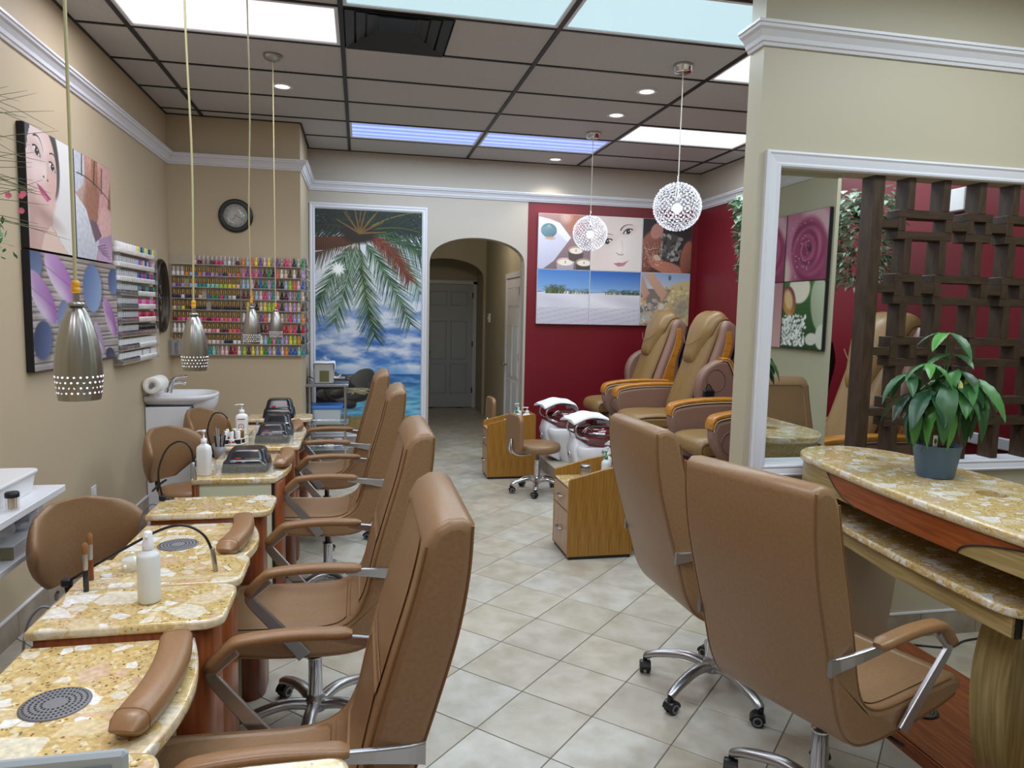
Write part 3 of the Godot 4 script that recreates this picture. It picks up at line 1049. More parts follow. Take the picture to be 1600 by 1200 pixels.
func foot(p: Pic, x: float, y: float, s: float, rot: float, skin: String, nail: String):
	var d := Vector2(cos(rot), sin(rot))
	var n := Vector2(-d.y, d.x)
	var c := Vector2(x, y)
	for i in 8:
		var q := c - d * s * (1.4 - i * 0.2)
		p.ell(q.x, q.y, s * (0.30 + 0.02 * i), s * 0.30, rot, skin, 1, 0.08)
	for i in 5:
		var q := c + d * s * (0.42 - i * 0.05) + n * s * (0.24 - i * 0.125)
		var r := s * (0.115 - i * 0.012)
		p.ell(q.x, q.y, r * 1.5, r, rot, skin, 1, 0.1)
		q += d * r * 0.9
		p.ell(q.x, q.y, r * 0.6, r * 0.5, rot, nail, 0.9, 0.2)
		var e := c + d * s * 0.25 + n * s * (0.18 - i * 0.125)
		p.line(e.x, e.y, e.x + d.x * s * 0.2, e.y + d.y * s * 0.2, 0.005, "8a5a48", 0.6)

func pic_feet_dark() -> Pic:
	var p := Pic.new(256, 256, "3a2c2c")
	p.grad(0, 1, "2a2426", "4a3432")
	p.speck(60, 0.35, 0.3, 0.8, 0.8, ["6e6a68", "8a8886", "4c4a48", "a09e9a", "2e2a2a"], 0.03, 0.07, 5)
	p.ell(0.12, 0.62, 0.22, 0.42, 0.35, "9a6252", 1, 0.1, "7a463a")
	p.ell(0.28, 0.22, 0.12, 0.16, 0.5, "b98478", 1, 0.1)
	p.ell(0.3, 0.82, 0.20, 0.12, 0.5, "a86e58", 1, 0.1)
	p.ell(0.55, 0.92, 0.32, 0.12, 0.25, "b4765e", 1, 0.1)
	p.ell(0.92, 0.7, 0.14, 0.32, 0.15, "a2654f", 1, 0.1, "7a4638")
	p.ell(0.30, 0.72, 0.08, 0.05, 0.5, "cfb8a4", 0.9)
	p.soften(3)
	p.speck(160, 0.02, 0.45, 0.4, 0.9, ["e6d8cc", "cdb8a8"], 0.004, 0.010, 6)
	p.grain(0.12, 0.1, 3)
	return p

func pic_dune(side: int) -> Pic:
	var p := Pic.new(256, 256, "d9d6de")
	p.grad(0, 0.42, "2f62b4" if side == 1 else "4a7cc4", "8fb4de")
	p.grad(0.395, 0.43, "4a6ea4", "6a86b0")
	var dune := [[0, 0.44]] if side == 0 else [[0, 0.42]]
	for i in 21:
		var x := i / 20.0
		dune.append([x, (0.44 - 0.05 * sin(x * 2.2 + 0.4)) if side == 0 else (0.42 - 0.03 * sin(x * 3.0) + 0.02 * x)])
	dune += [[1, 1], [0, 1]]
	p.poly(dune, "e2dfe6", 1, "d0cdd8")
	p.ell(0.8 if side == 0 else 0.3, 0.62, 0.5, 0.12, 0.25, "ecebf0", 0.8, 0.8)
	p.ell(0.3 if side == 0 else 0.7, 0.55, 0.45, 0.08, 0.2, "c6c2d0", 0.6, 0.9)
	for i in 22:
		var y := 0.70 + i * 0.0145
		for k in 9:
			var x := k / 9.0
			p.curve([Vector2(x, y + 0.012 * sin(k * 1.7 + i)), Vector2(x + 0.06, y - 0.012), Vector2(x + 0.12, y + 0.012 * sin((k + 1) * 1.7 + i))], 0.007, "b4b0c0", 0.5)
	var g := RandomNumberGenerator.new()
	g.seed = 3 + side
	for i in (190 if side == 0 else 110):
		var x := g.randf_range(0.15, 0.5) if side == 0 and i < 130 else g.randf_range(0.3, 0.98)
		var hgt := g.randf_range(0.05, 0.16) * (1.0 if x < 0.5 and side == 0 else 0.6)
		p.curve([Vector2(x, 0.43), Vector2(x + 0.02, 0.43 - hgt), Vector2(x + g.randf_range(-0.1, 0.12), 0.43 - hgt * 1.05)], 0.008, ["3c4c2c", "55683a", "2c3a24", "7a7c50"][g.randi() % 4], 0.8, 0.003)
	return p

func pic_feet_pebbles() -> Pic:
	var p := Pic.new(256, 256, "7a7468")
	p.grad(0, 0.3, "90a4cc", "c0c4c8")
	p.speck(500, 0, 0.6, 0.6, 1.0, ["6a6458", "8a8478", "a49c8c", "56524a", "c4bcae"], 0.008, 0.022, 8)
	p.speck(46, 0, 0.5, 0.5, 0.95, ["b4b0a8", "d0ccc4", "8c9498", "c49a8c", "a8a49c", "c8a878"], 0.035, 0.075, 9)
	p.poly([[0.42, 0.95], [0.55, 0.6], [0.62, 0.22], [0.8, 0.16], [1, 0.12], [1, 1], [0.4, 1]], "cdb888", 1, "b8a474")
	p.speck(200, 0.5, 0.25, 1, 1, ["dcc99a", "c4ae78", "e6d8b0", "ae9862"], 0.015, 0.05, 10, 0.6)
	p.ell(0.85, 0.66, 0.15, 0.2, 0.4, "8f8a80", 0.7, 0.5)
	foot(p, 0.42, 0.36, 0.30, 0.9, "c49c84", "b4707c")
	foot(p, 0.08, 0.36, 0.26, 1.15, "bd9480", "a8606c")
	p.ell(0.58, 0.08, 0.03, 0.05, 0, "55707a")
	return p

func pic_woman() -> Pic:
	var p := Pic.new(288, 320, "dddad8")
	p.grad(0, 1, "e2e1e0", "dad7d4")
	p.ell(0.50, 0.22, 0.15, 0.32, -0.10, "4a4442", 1, 0.08)
	p.poly([[0.02, 0.55], [0.50, 0.60], [0.48, 0.78], [0.8, 1.0], [0.0, 1.0]], "cfaea6", 1, "c4a298")
	p.ell(0.22, 0.30, 0.345, 0.40, -0.12, "e0c8c2", 1, 0.02, "d6b4ac")
	p.ell(0.12, 0.14, 0.30, 0.22, 0.4, "e2ccc8", 1, 0.25)
	p.ell(0.38, 0.58, 0.16, 0.12, -0.2, "d8b6ae", 1, 0.2)
	p.poly([[0, 0], [0.10, 0], [0.04, 0.10], [0.0, 0.24]], "4a4a50")
	p.ell(0.48, 0.44, 0.10, 0.09, 0, "d0a69e", 0.5, 0.9)
	p.ell(0.05, 0.46, 0.10, 0.22, 0, "cbaaa4", 0.5, 0.9)
	p.ell(0.20, 0.18, 0.10, 0.05, 0.45, "bb9a94", 0.6, 0.9)
	p.ell(0.50, 0.255, 0.08, 0.05, 0.5, "bb9a94", 0.6, 0.9)
	p.ell(0.34, 0.34, 0.05, 0.06, 0, "ecd8d2", 0.8, 0.9)
	p.ell(0.16, 0.36, 0.11, 0.09, 0, "ead6d0", 0.7, 0.9)
	p.ell(0.30, 0.69, 0.26, 0.05, 0.25, "a5847a", 0.8, 0.9)
	p.ell(0.06, 0.80, 0.06, 0.2, 0.1, "b08e86", 0.6, 0.9)
	p.poly([[0.22, 1.0], [0.30, 0.86], [0.44, 0.78], [0.62, 0.88], [0.78, 1.0]], "dcc0b2")
	p.soften(5)
	eye(p, 0.20, 0.185, 0.95, 0.45, 0.085)
	eye(p, 0.51, 0.262, 0.85, 0.5, 0.075)
	p.curve([Vector2(0.40, 0.24), Vector2(0.44, 0.35), Vector2(0.39, 0.385)], 0.012, "b5928a", 0.6)
	p.ell(0.325, 0.375, 0.014, 0.010, 0, "5a3a34")
	p.ell(0.405, 0.395, 0.014, 0.010, 0, "5a3a34")
	p.poly([[0.18, 0.455], [0.27, 0.465], [0.32, 0.485], [0.46, 0.545], [0.38, 0.58], [0.27, 0.535]], "c0607e", 1, "a84a6a")
	p.ell(0.34, 0.545, 0.05, 0.012, 0.4, "d88aa0", 0.8, 0.6)
	p.curve([Vector2(0.18, 0.455), Vector2(0.31, 0.515), Vector2(0.46, 0.545)], 0.008, "7a3050")
	return p

func pic_massage() -> Pic:
	var p := Pic.new(256, 320, "b89a90")
	p.poly([[0, 0], [0.35, 0], [0.2, 0.3], [0, 0.4]], "c0c4cc")
	for i in 4: p.poly([[0.25 + i * 0.2, 0.0], [0.42 + i * 0.2, 0.0], [0.52 + i * 0.18, 0.45], [0.30 + i * 0.14, 0.42]], ["c8988a", "a8745e", "d0a090", "b88672"][i], 1, "8c5c48")
	p.ell(0.5, 0.52, 0.26, 0.2, 0.9, "9a6c58", 1, 0.2)
	foot(p, 0.74, 0.50, 0.34, 1.9, "c89a94", "b06a72")
	p.ell(0.8, 0.62, 0.16, 0.2, 0.4, "d2a8a2", 1, 0.15)
	p.poly([[0.0, 0.4], [0.28, 0.52], [0.46, 0.78], [0.66, 0.72], [0.5, 1.0], [0, 1.0]], "d6d8de", 1, "bcbec8")
	p.poly([[0.36, 0.6], [0.55, 0.62], [0.7, 0.74], [0.5, 0.82]], "6e5a68")
	p.poly([[0.6, 0.78], [1, 0.7], [1, 1], [0.55, 1]], "a084a4", 1, "c4a0c0")
	p.soften(4)
	for i in 6: p.line(0.55 + i * 0.03, 0.86 + i * 0.012, 0.8 + i * 0.03, 0.82 + i * 0.03, 0.008, "3a3440")
	p.curve([Vector2(0.05, 0.2), Vector2(0.5, 0.18), Vector2(1, 0.36)], 0.014, "33302e")
	for q in [[0.2, 0.0, 0.18, 0.2], [0.55, 0.0, 0.5, 0.24], [0.75, 0.05, 0.72, 0.3]]: p.line(q[0], q[1], q[2], q[3], 0.03, "4c3a34", 0.9)
	p.grain(0.1, 0.05, 2)
	return p

func petal(p: Pic, x: float, y: float, s: float, rot: float, c1: String, c2: String):
	p.ell(x, y, s * 0.42, s, rot, c2, 1, 0.04, c1)
	p.ell(x - 0.01 * cos(rot), y - 0.02, s * 0.16, s * 0.8, rot, c1, 0.45, 0.9)
	p.ell(x + 0.01 * cos(rot), y + s * 0.4, s * 0.22, s * 0.4, rot, "dcd6e0", 0.5, 0.9)
	p.line(x + sin(rot) * s * 0.9, y - cos(rot) * s * 0.9, x - sin(rot) * s * 0.9, y + cos(rot) * s * 0.9, 0.004, "7a4a8c", 0.6)

func pic_petals() -> Pic:
	var p := Pic.new(512, 256, "8c827e")
	p.grad(0, 1, "9a8e86", "a49c9a")
	p.grain(0.16, 0.03, 6, 0, 1, 0.15)
	for i in 17:
		var y := 0.03 + i * 0.06
		p.curve([Vector2(0, y + 0.01 * sin(i * 2.1)), Vector2(0.5, y + 0.03 * sin(i * 1.3)), Vector2(1, y + 0.02 * cos(i * 1.7))], 0.005, "4c4442", 0.9)
		p.curve([Vector2(0, y + 0.02), Vector2(0.5, y + 0.02 + 0.03 * sin(i * 1.3)), Vector2(1, y + 0.02 + 0.02 * cos(i * 1.7))], 0.008, "c4bcb6", 0.5)
	var stone := func(x: float, y: float, rx: float, ry: float, rot: float, a: String, b: String):
		p.ell(x + 0.012, y + 0.02, rx * 1.05, ry * 1.05, rot, "4a4444", 0.6, 0.2)
		p.ell(x, y, rx, ry, rot, a, 1, 0.05, b)
	stone.call(0.035, 0.08, 0.14, 0.13, 0.3, "4a587c", "6c7c9c")
	petal(p, 0.28, 0.20, 0.35, -1.0, "a06aac", "cdbcd1")
	petal(p, 0.10, 0.38, 0.32, -0.9, "9a66a6", "c8b8ca")
	stone.call(0.655, 0.27, 0.24, 0.24, -0.12, "5a6e9c", "8ca4c4")
	stone.call(0.085, 0.74, 0.18, 0.16, -0.5, "36405e", "5c6c94")
	stone.call(0.30, 0.55, 0.13, 0.15, 0.25, "6c7c9c", "94a4bc")
	stone.call(0.95, 0.18, 0.15, 0.14, 0.1, "44527c", "6c82ac")
	stone.call(0.87, 0.96, 0.13, 0.07, 0.1, "34344a", "50506a")
	petal(p, 0.885, 0.57, 0.26, -0.74, "94589f", "c4aec8")
	petal(p, 0.72, 0.78, 0.2, -0.6, "9c84a8", "c0b6c6")
	petal(p, 0.45, 0.90, 0.18, 0.5, "a898b0", "c8c0cc")
	p.soften(2)
	return p

func pic_rose() -> Pic:
	var p := Pic.new(256, 256, "9c4a6c")
	p.grad(0, 1, "b46a88", "8c3c5e")
	p.ell(0.25, 0.12, 0.4, 0.2, -0.5, "d0a8b4", 1, 0.3)
	p.ell(0.85, 0.5, 0.3, 0.5, 0.2, "c07a9a", 1, 0.3)
	for i in 9:
		var r := 0.42 - i * 0.042
		p.ell(0.42 + 0.01 * i, 0.55, r, r * 1.15, 0.3 + i * 0.7, ["a04a70", "7c2c50", "b45c80", "8c3a5e"][i % 4], 1, 0.08, ["7c2c50", "a85078", "8c3458", "b86488"][i % 4])
	p.ell(0.42, 0.52, 0.04, 0.07, 0.4, "4a1430", 1, 0.3)
	p.soften(4)
	p.ell(0.98, 0.85, 0.12, 0.24, 0.3, "e0ccc4", 0.9, 0.4)
	p.speck(40, 0.4, 0.02, 0.95, 0.95, ["e8c8d4", "d8a8bc"], 0.006, 0.013, 4)
	return p

func pic_spa_green() -> Pic:
	var p := Pic.new(256, 256, "2c5a2c")
	p.grad(0, 1, "3c7438", "1e3c20")
	for i in 12: p.curve([Vector2(0, 0.1 + i * 0.08), Vector2(0.5, 0.06 + i * 0.08), Vector2(1, 0.12 + i * 0.08)], 0.006, "1c3c1c", 0.6)
	p.ell(0.08, 0.35, 0.22, 0.4, 0.2, "c4ccb4", 1, 0.05, "a4ac94")
	p.ell(0.02, 0.8, 0.14, 0.18, 0, "d0d4c4")
	p.ell(0.6, 0.1, 0.26, 0.22, 0, "ece4d4", 1, 0.06)
	p.ell(0.85, 0.28, 0.17, 0.24, 0.4, "7a3444", 1, 0.06, "c89048")
	p.ell(0.86, 0.26, 0.1, 0.16, 0.4, "e0c088", 1, 0.2)
	p.speck(280, 0.4, 0.5, 1.0, 0.95, ["f0f0f0", "dcdcdc", "ffffff"], 0.012, 0.03, 12)
	p.ell(0.25, 0.84, 0.14, 0.09, 0.1, "d8d4cc", 1, 0.06)
	return p

func pic_legs() -> Pic:
	var p := Pic.new(128, 256, "c49aa0")
	p.grad(0, 1, "b88894", "d0a8a4")
	p.poly([[0.2, 0], [0.75, 0], [0.6, 0.5], [0.7, 0.85], [0.35, 0.85], [0.2, 0.4]], "c89c94", 1, "b4847c")
	p.ell(0.75, 0.75, 0.16, 0.12, 0, "9c5c9c", 1, 0.3)
	return p

func palm_mural() -> Pic:
	var W := 560
	var H := 1200
	var p := Pic.new(W, H, "ffffff")
	# sky, clouds, sea, sand
	var cl := FastNoiseLite.new()
	cl.seed = 8
	cl.frequency = 0.0052
	cl.fractal_octaves = 5
	for y in H:
		var v := float(y) / H
		for x in W:
			var c: Color
			if v < 0.735:
				var base := Color("c4cada").lerp(Color("3c68b0"), clampf((v - 0.28) / 0.3, 0, 1)).lerp(Color("4c8ccc"), clampf((v - 0.62) / 0.12, 0, 1))
				var n := cl.get_noise_2d(x * 0.8, y * 2.1) * 1.4 + 0.52
				n += 0.35 * (1.0 - clampf(absf(v - 0.30) / 0.22, 0, 1))
				c = base.lerp(Color("d4d8e4"), clampf(n, 0, 1))
				if v > 0.70: c = c.lerp(Color("6fa4d8"), (v - 0.70) / 0.035 * 0.6)
			elif v < 0.93:
				c = Color("2a62a4").lerp(Color("62aed0"), clampf((v - 0.735) / 0.13, 0, 1))
				var n2 := cl.get_noise_2d(x * 1.2 + 300, y * 7.0)
				c = c.lightened(clampf(n2 * 0.5, 0, 0.4)) if n2 > 0 else c.darkened(clampf(-n2 * 0.4, 0, 0.4))
			else:
				c = Color("a08a54").lerp(Color("8a7446"), clampf(cl.get_noise_2d(x * 6.0, y * 9.0) + 0.5, 0, 1))
			p.im.set_pixel(x, y, c)
	# rocks at the left
	var g := RandomNumberGenerator.new()
	g.seed = 21
	for k in 46:
		var x := g.randf_range(0.0, 0.46)
		var y := g.randf_range(0.735, 0.86)
		var r := g.randf_range(0.022, 0.05)
		p.ell(x + 0.01, y + 0.012, r * 1.2, r * 0.62, g.randf_range(-0.4, 0.4), "1e1c1c", 1, 0.1)
		p.ell(x, y, r * 1.15, r * 0.55, g.randf_range(-0.4, 0.4), ["5a5450", "6e675e", "48423e", "7c7468"][k % 4], 1, 0.1, "35312e")
		p.ell(x - r * 0.3, y - r * 0.3, r * 0.5, r * 0.16, -0.3, "a09686", 0.6, 0.4)
	p.ell(0.44, 0.75, 0.055, 0.036, -0.5, "5c5850", 1, 0.06, "34322e")
	for k in 24: p.curve([Vector2(0.26 + g.randf() * 0.16, 0.80 + g.randf() * 0.03), Vector2(0.36, 0.79 + g.randf() * 0.03), Vector2(0.40 + g.randf() * 0.12, 0.80 + g.randf() * 0.03)], 0.008, ["b4ac8c", "8a8468"][k % 2], 0.8)
	p.grad(0.93, 0.9301, "a08a54", "a08a54", 0, 0.3)
	# bright haze of the sun behind the fronds
	p.ell(0.21, 0.262, 0.16, 0.10, 0, "f6f2ea", 0.5, 1.0)
	# fronds [tip x, tip y, bend x, bend y, dark?]
	var hub := Vector2(0.40, 0.105)
	var frond := func(tip: Vector2, bend: Vector2, cols: Array, rib: String, lf: float, n: int):
		var last := hub
		for i in range(1, n + 1):
			var t := float(i) / n
			var q := hub * (1 - t) * (1 - t) + 2.0 * bend * t * (1 - t) + tip * t * t
			var d := ((q - last) * Vector2(W, H)).normalized()
			if t > 0.16:
				for sd in [-1.0, 1.0]:
					var ang: float = 0.62 + 0.25 * g.randf()
					var e := d.rotated(ang * sd)
					e = (e + Vector2(0, 0.32)).normalized()
					var ln := lf * (0.35 + 0.9 * sin(minf(t * 1.02, 1.0) * PI * 0.80)) * g.randf_range(0.75, 1.1)
					var z := q + e * ln / Vector2(W, H)
					p.line(q.x, q.y, z.x, z.y, 0.0085, cols[g.randi() % cols.size()], 0.95, 0.002)
			p.line(last.x, last.y, q.x, q.y, 0.012 * (1.2 - t), rib, 1.0)
			last = q
	var dark := ["12201a", "1c2c22", "16261c", "26382a", "0e1814"]
	var mid := ["1e3a24", "2c4c30", "3a5a3c", "182c1c"]
	var pale := ["5c7a5e", "7a967c", "3e5c42", "8ea48e", "2c4632"]
	for k in 9: frond.call(Vector2(-0.3 + 0.2 * k, -0.10 + 0.02 * (k % 3)), Vector2(0.05 + 0.09 * k, 0.01), dark, "20281a", 150.0, 70)
	frond.call(Vector2(1.3, 0.05), Vector2(0.8, 0.05), dark, "2a3218", 150.0, 80)
	frond.call(Vector2(-0.3, 0.07), Vector2(0.1, 0.05), dark, "2a2416", 140.0, 80)
	frond.call(Vector2(-0.25, -0.02), Vector2(0.1, 0.0), dark, "3a3018", 120.0, 60)
	frond.call(Vector2(-0.2, 0.13), Vector2(0.1, 0.02), dark, "3a3018", 120.0, 60)
	frond.call(Vector2(0.1, -0.12), Vector2(0.3, 0.0), dark, "5a4a20", 110.0, 60)
	frond.call(Vector2(0.45, -0.16), Vector2(0.42, 0.0), dark, "6a5424", 110.0, 60)
	frond.call(Vector2(0.85, -0.12), Vector2(0.55, 0.0), dark, "6a5a28", 120.0, 60)
	frond.call(Vector2(1.25, -0.01), Vector2(0.75, -0.02), dark, "7a6a30", 140.0, 70)
	frond.call(Vector2(1.25, 0.14), Vector2(0.8, 0.02), dark, "4a5a28", 140.0, 70)
	frond.call(Vector2(1.15, 0.26), Vector2(0.8, 0.08), mid, "3c5a2c", 120.0, 70)
	frond.call(Vector2(0.98, 0.36), Vector2(0.75, 0.12), pale, "6c8a5c", 100.0, 70)
	frond.call(Vector2(0.88, 0.30), Vector2(0.68, 0.12), ["6a2c1a", "7c3a22", "5a2416"], "7a3820", 80.0, 80)
	frond.call(Vector2(0.89, 0.50), Vector2(0.62, 0.22), pale + mid, "5c7a54", 112.0, 85)
	frond.call(Vector2(0.55, 0.56), Vector2(0.42, 0.30), mid + ["6c8458", "8ca078"], "3a4a2a", 108.0, 92)
	frond.call(Vector2(0.17, 0.50), Vector2(0.34, 0.24), pale, "8aa080", 98.0, 84)
	frond.call(Vector2(-0.02, 0.47), Vector2(0.18, 0.26), pale + mid, "6a8a64", 98.0, 74)
	frond.call(Vector2(-0.1, 0.24), Vector2(0.15, 0.16), ["4a3a2c", "5c4430", "30281e"], "5c3824", 80.0, 50)
	# trunk and crown
	p.poly([[0, 0.125], [0.30, 0.115], [0.42, 0.10], [0.42, 0.135], [0.3, 0.158], [0, 0.185]], "5a3018", 1, "3e2010")
	for k in 40:
		var x := k * 0.01
		p.line(x, 0.125, x + 0.01, 0.18, 0.006, ["7a4424", "46240f"][k % 2], 0.5)
	p.ell(0.40, 0.10, 0.075, 0.045, 0, "241812", 1, 0.2)
	for k in 7:
		var a := -2.6 + k * 0.42
		p.line(0.41, 0.10, 0.41 + cos(a) * 0.25, 0.10 + sin(a) * 0.11, 0.022, "7a5c28", 0.85, 0.010)
	# sun star
	for k in 10:
		var a := TAU * k / 10
		p.line(0.21, 0.262, 0.21 + cos(a) * 0.085, 0.262 + sin(a) * 0.04, 0.02, "fffdf4", 1.0, 0.001)
	p.ell(0.21, 0.262, 0.022, 0.022, 0, "ffffff", 1, 0.4)
	return p

func wall_art():
	var red := "canvas prints on the red wall"
	var data := [["square print of candles and a sea urchin on a towel", pic_candles(), 0, 1], ["square print of a pale woman's face", pic_face_pale(), 1, 1], ["dark square print of feet on wet pebbles", pic_feet_dark(), 2, 1], ["square print of a dune with a large grass tuft", pic_dune(0), 0, 0], ["square print of a rippled dune under deep blue sky", pic_dune(1), 1, 0], ["square print of feet beside pebbles and straw", pic_feet_pebbles(), 2, 0]]
	for q in data:
		canvas(q[0] + " on the red wall", 0.603, 0.603, P(2.214 + q[2] * 0.606, 1.487 + q[3] * 0.605, BACK), 0, q[1], red, "white_paint")
	var lw := "canvas prints on the left wall"
	canvas("canvas print of a smiling woman's face above the petals print", 0.60, 0.605, P(LEFT, 1.87, 4.275), PI / 2, pic_woman(), lw)
	canvas("canvas print of a foot massage above the petals print", 0.60, 0.605, P(LEFT, 1.868, 4.885), PI / 2, pic_massage(), lw)
	canvas("wide canvas print of purple petals and blue stones on planks", 1.28, 0.605, P(LEFT, 1.258, 4.61), PI / 2, pic_petals(), lw)
	var rw := "canvas prints reflected in the mirror"
	canvas("canvas print of a pink rose reflected in the mirror strip", 0.60, 0.595, P(RIGHT, 1.935, 0.51), -PI / 2, pic_rose(), rw)
	canvas("canvas print of white spa stones on green leaves, reflected in the mirror", 0.60, 0.595, P(RIGHT, 1.337, 0.51), -PI / 2, pic_spa_green(), rw)
	canvas("canvas print of pink petals, far end of the reflected prints", 0.60, 0.595, P(RIGHT, 1.935, -0.10), -PI / 2, pic_rose(), rw)
	canvas("canvas print of bare legs, reflected in the mirror", 0.60, 0.595, P(RIGHT, 1.337, -0.10), -PI / 2, pic_legs(), rw)
	# palm mural with white moulded frame
	var t := thing("wall_mural", "tall framed mural of palm fronds over a blue sea", "mural", P(0.095, 0, BACK))
	part(t, "print", face_quad(Vector3(-0.55, 2.63, 0.006), Vector3(0.55, 2.63, 0.006), Vector3(0.55, 0.30, 0.006), Vector3(-0.55, 0.30, 0.006)), print_mat("mural", palm_mural(), 0.4))
	part(t, "backing", bxm(Vector3(-0.56, 0.29, 0.0), Vector3(0.56, 2.64, 0.005)), M.white_trim)
	var prof := [[0.0, 0.0], [0.0, 0.02], [0.012, 0.026], [0.03, 0.018], [0.042, 0.022], [0.056, 0.010], [0.056, 0.0]]
	var s := st()
	var rings := []
	for c in [[-0.606, 2.69, 1, -1], [0.606, 2.69, -1, -1], [0.606, 0.24, -1, 1], [-0.606, 0.24, 1, 1], [-0.606, 2.69, 1, -1]]:
		var r := PackedVector3Array()
		for q in prof: r.append(Vector3(c[0] + c[2] * q[0], c[1] + c[3] * q[0], q[1]))
		rings.append(r)
	loft(s, rings, false, false, false, false)
	part(t, "frame", done(s), M.white_trim)
	# wall clock
	var ck := thing("wall_clock", "round black wall clock with a grey dial", "clock", P(-1.066, 2.397, BUMP_D))
	var rot := Basis(Vector3.RIGHT, PI / 2)
	part(ck, "rim", ringm([[0.10, 0.0], [0.142, 0.0], [0.146, 0.012], [0.140, 0.030], [0.128, 0.036], [0.118, 0.030], [0.112, 0.034], [0.104, 0.026], [0.100, 0.014]], 40), M.black_plastic, Vector3.ZERO, rot)
	part(ck, "dial", lathem([[0.001, 0.0], [0.104, 0.0], [0.104, 0.012], [0.001, 0.012]], 36), mat("clock_dial", "b4aca2", 0.7), Vector3.ZERO, rot)
	for k in 12:
		var a := TAU * k / 12
		var nm := TextMesh.new()
		nm.text = str(12 if k == 0 else k)
		nm.font_size = 16
		nm.pixel_size = 0.00125
		nm.depth = 0.0008
		part(ck, "numeral", nm, M.black_plastic, Vector3(sin(a) * 0.085, cos(a) * 0.085, 0.0125))
	for q in [[2.05, 0.07, 0.006], [3.75, 0.045, 0.008]]:
		part(ck, "hand", bxm(Vector3(-q[2] / 2, -0.015, 0.014), Vector3(q[2] / 2, q[1], 0.0155)), M.black_plastic, Vector3.ZERO, Basis(Vector3.BACK, -q[0]))
	part(ck, "glass", lathem([[0.001, 0.030], [0.05, 0.029], [0.104, 0.024], [0.104, 0.0225], [0.05, 0.0275], [0.001, 0.0285]], 36), M.glass_clear, Vector3.ZERO, rot)
	# oval mirror on the left wall
	var om := thing("oval_mirror", "oval wall mirror with a dark bronze frame beside the sink", "mirror", P(LEFT, 1.68, 6.44), PI / 2)
	s = st()
	var ring := []
	for k in 41:
		var a := TAU * k / 40
		ring.append(Vector3(cos(a) * 0.165, sin(a) * 0.285, 0.016))
	tube(s, ring, 0.026, 10, false, 0.7)
	part(om, "frame", done(s), mat("bronze", "3a3028", 0.35, 0.5))
	s = st()
	extr(s, circle2(0.16, 40, 0, 0, 0.28), 0.002, 0.010)
	part(om, "glass", done(s), M.mirror)

# ---------------------------------------------------------------- nail stations along the left
func round_right(x0: float, x1: float, z0: float, z1: float, r: float) -> PackedVector2Array:
	# rectangle in (x, z) whose two corners at x1 are rounded
	var out := PackedVector2Array([Vector2(x0, z0)])
	for i in 7: out.append(Vector2(x1 - r + r * sin(PI / 2 * i / 6), z0 + r - r * cos(PI / 2 * i / 6)))
	for i in 7: out.append(Vector2(x1 - r + r * cos(PI / 2 * i / 6), z1 - r + r * sin(PI / 2 * i / 6)))
	out.append(Vector2(x0, z1))
	return out

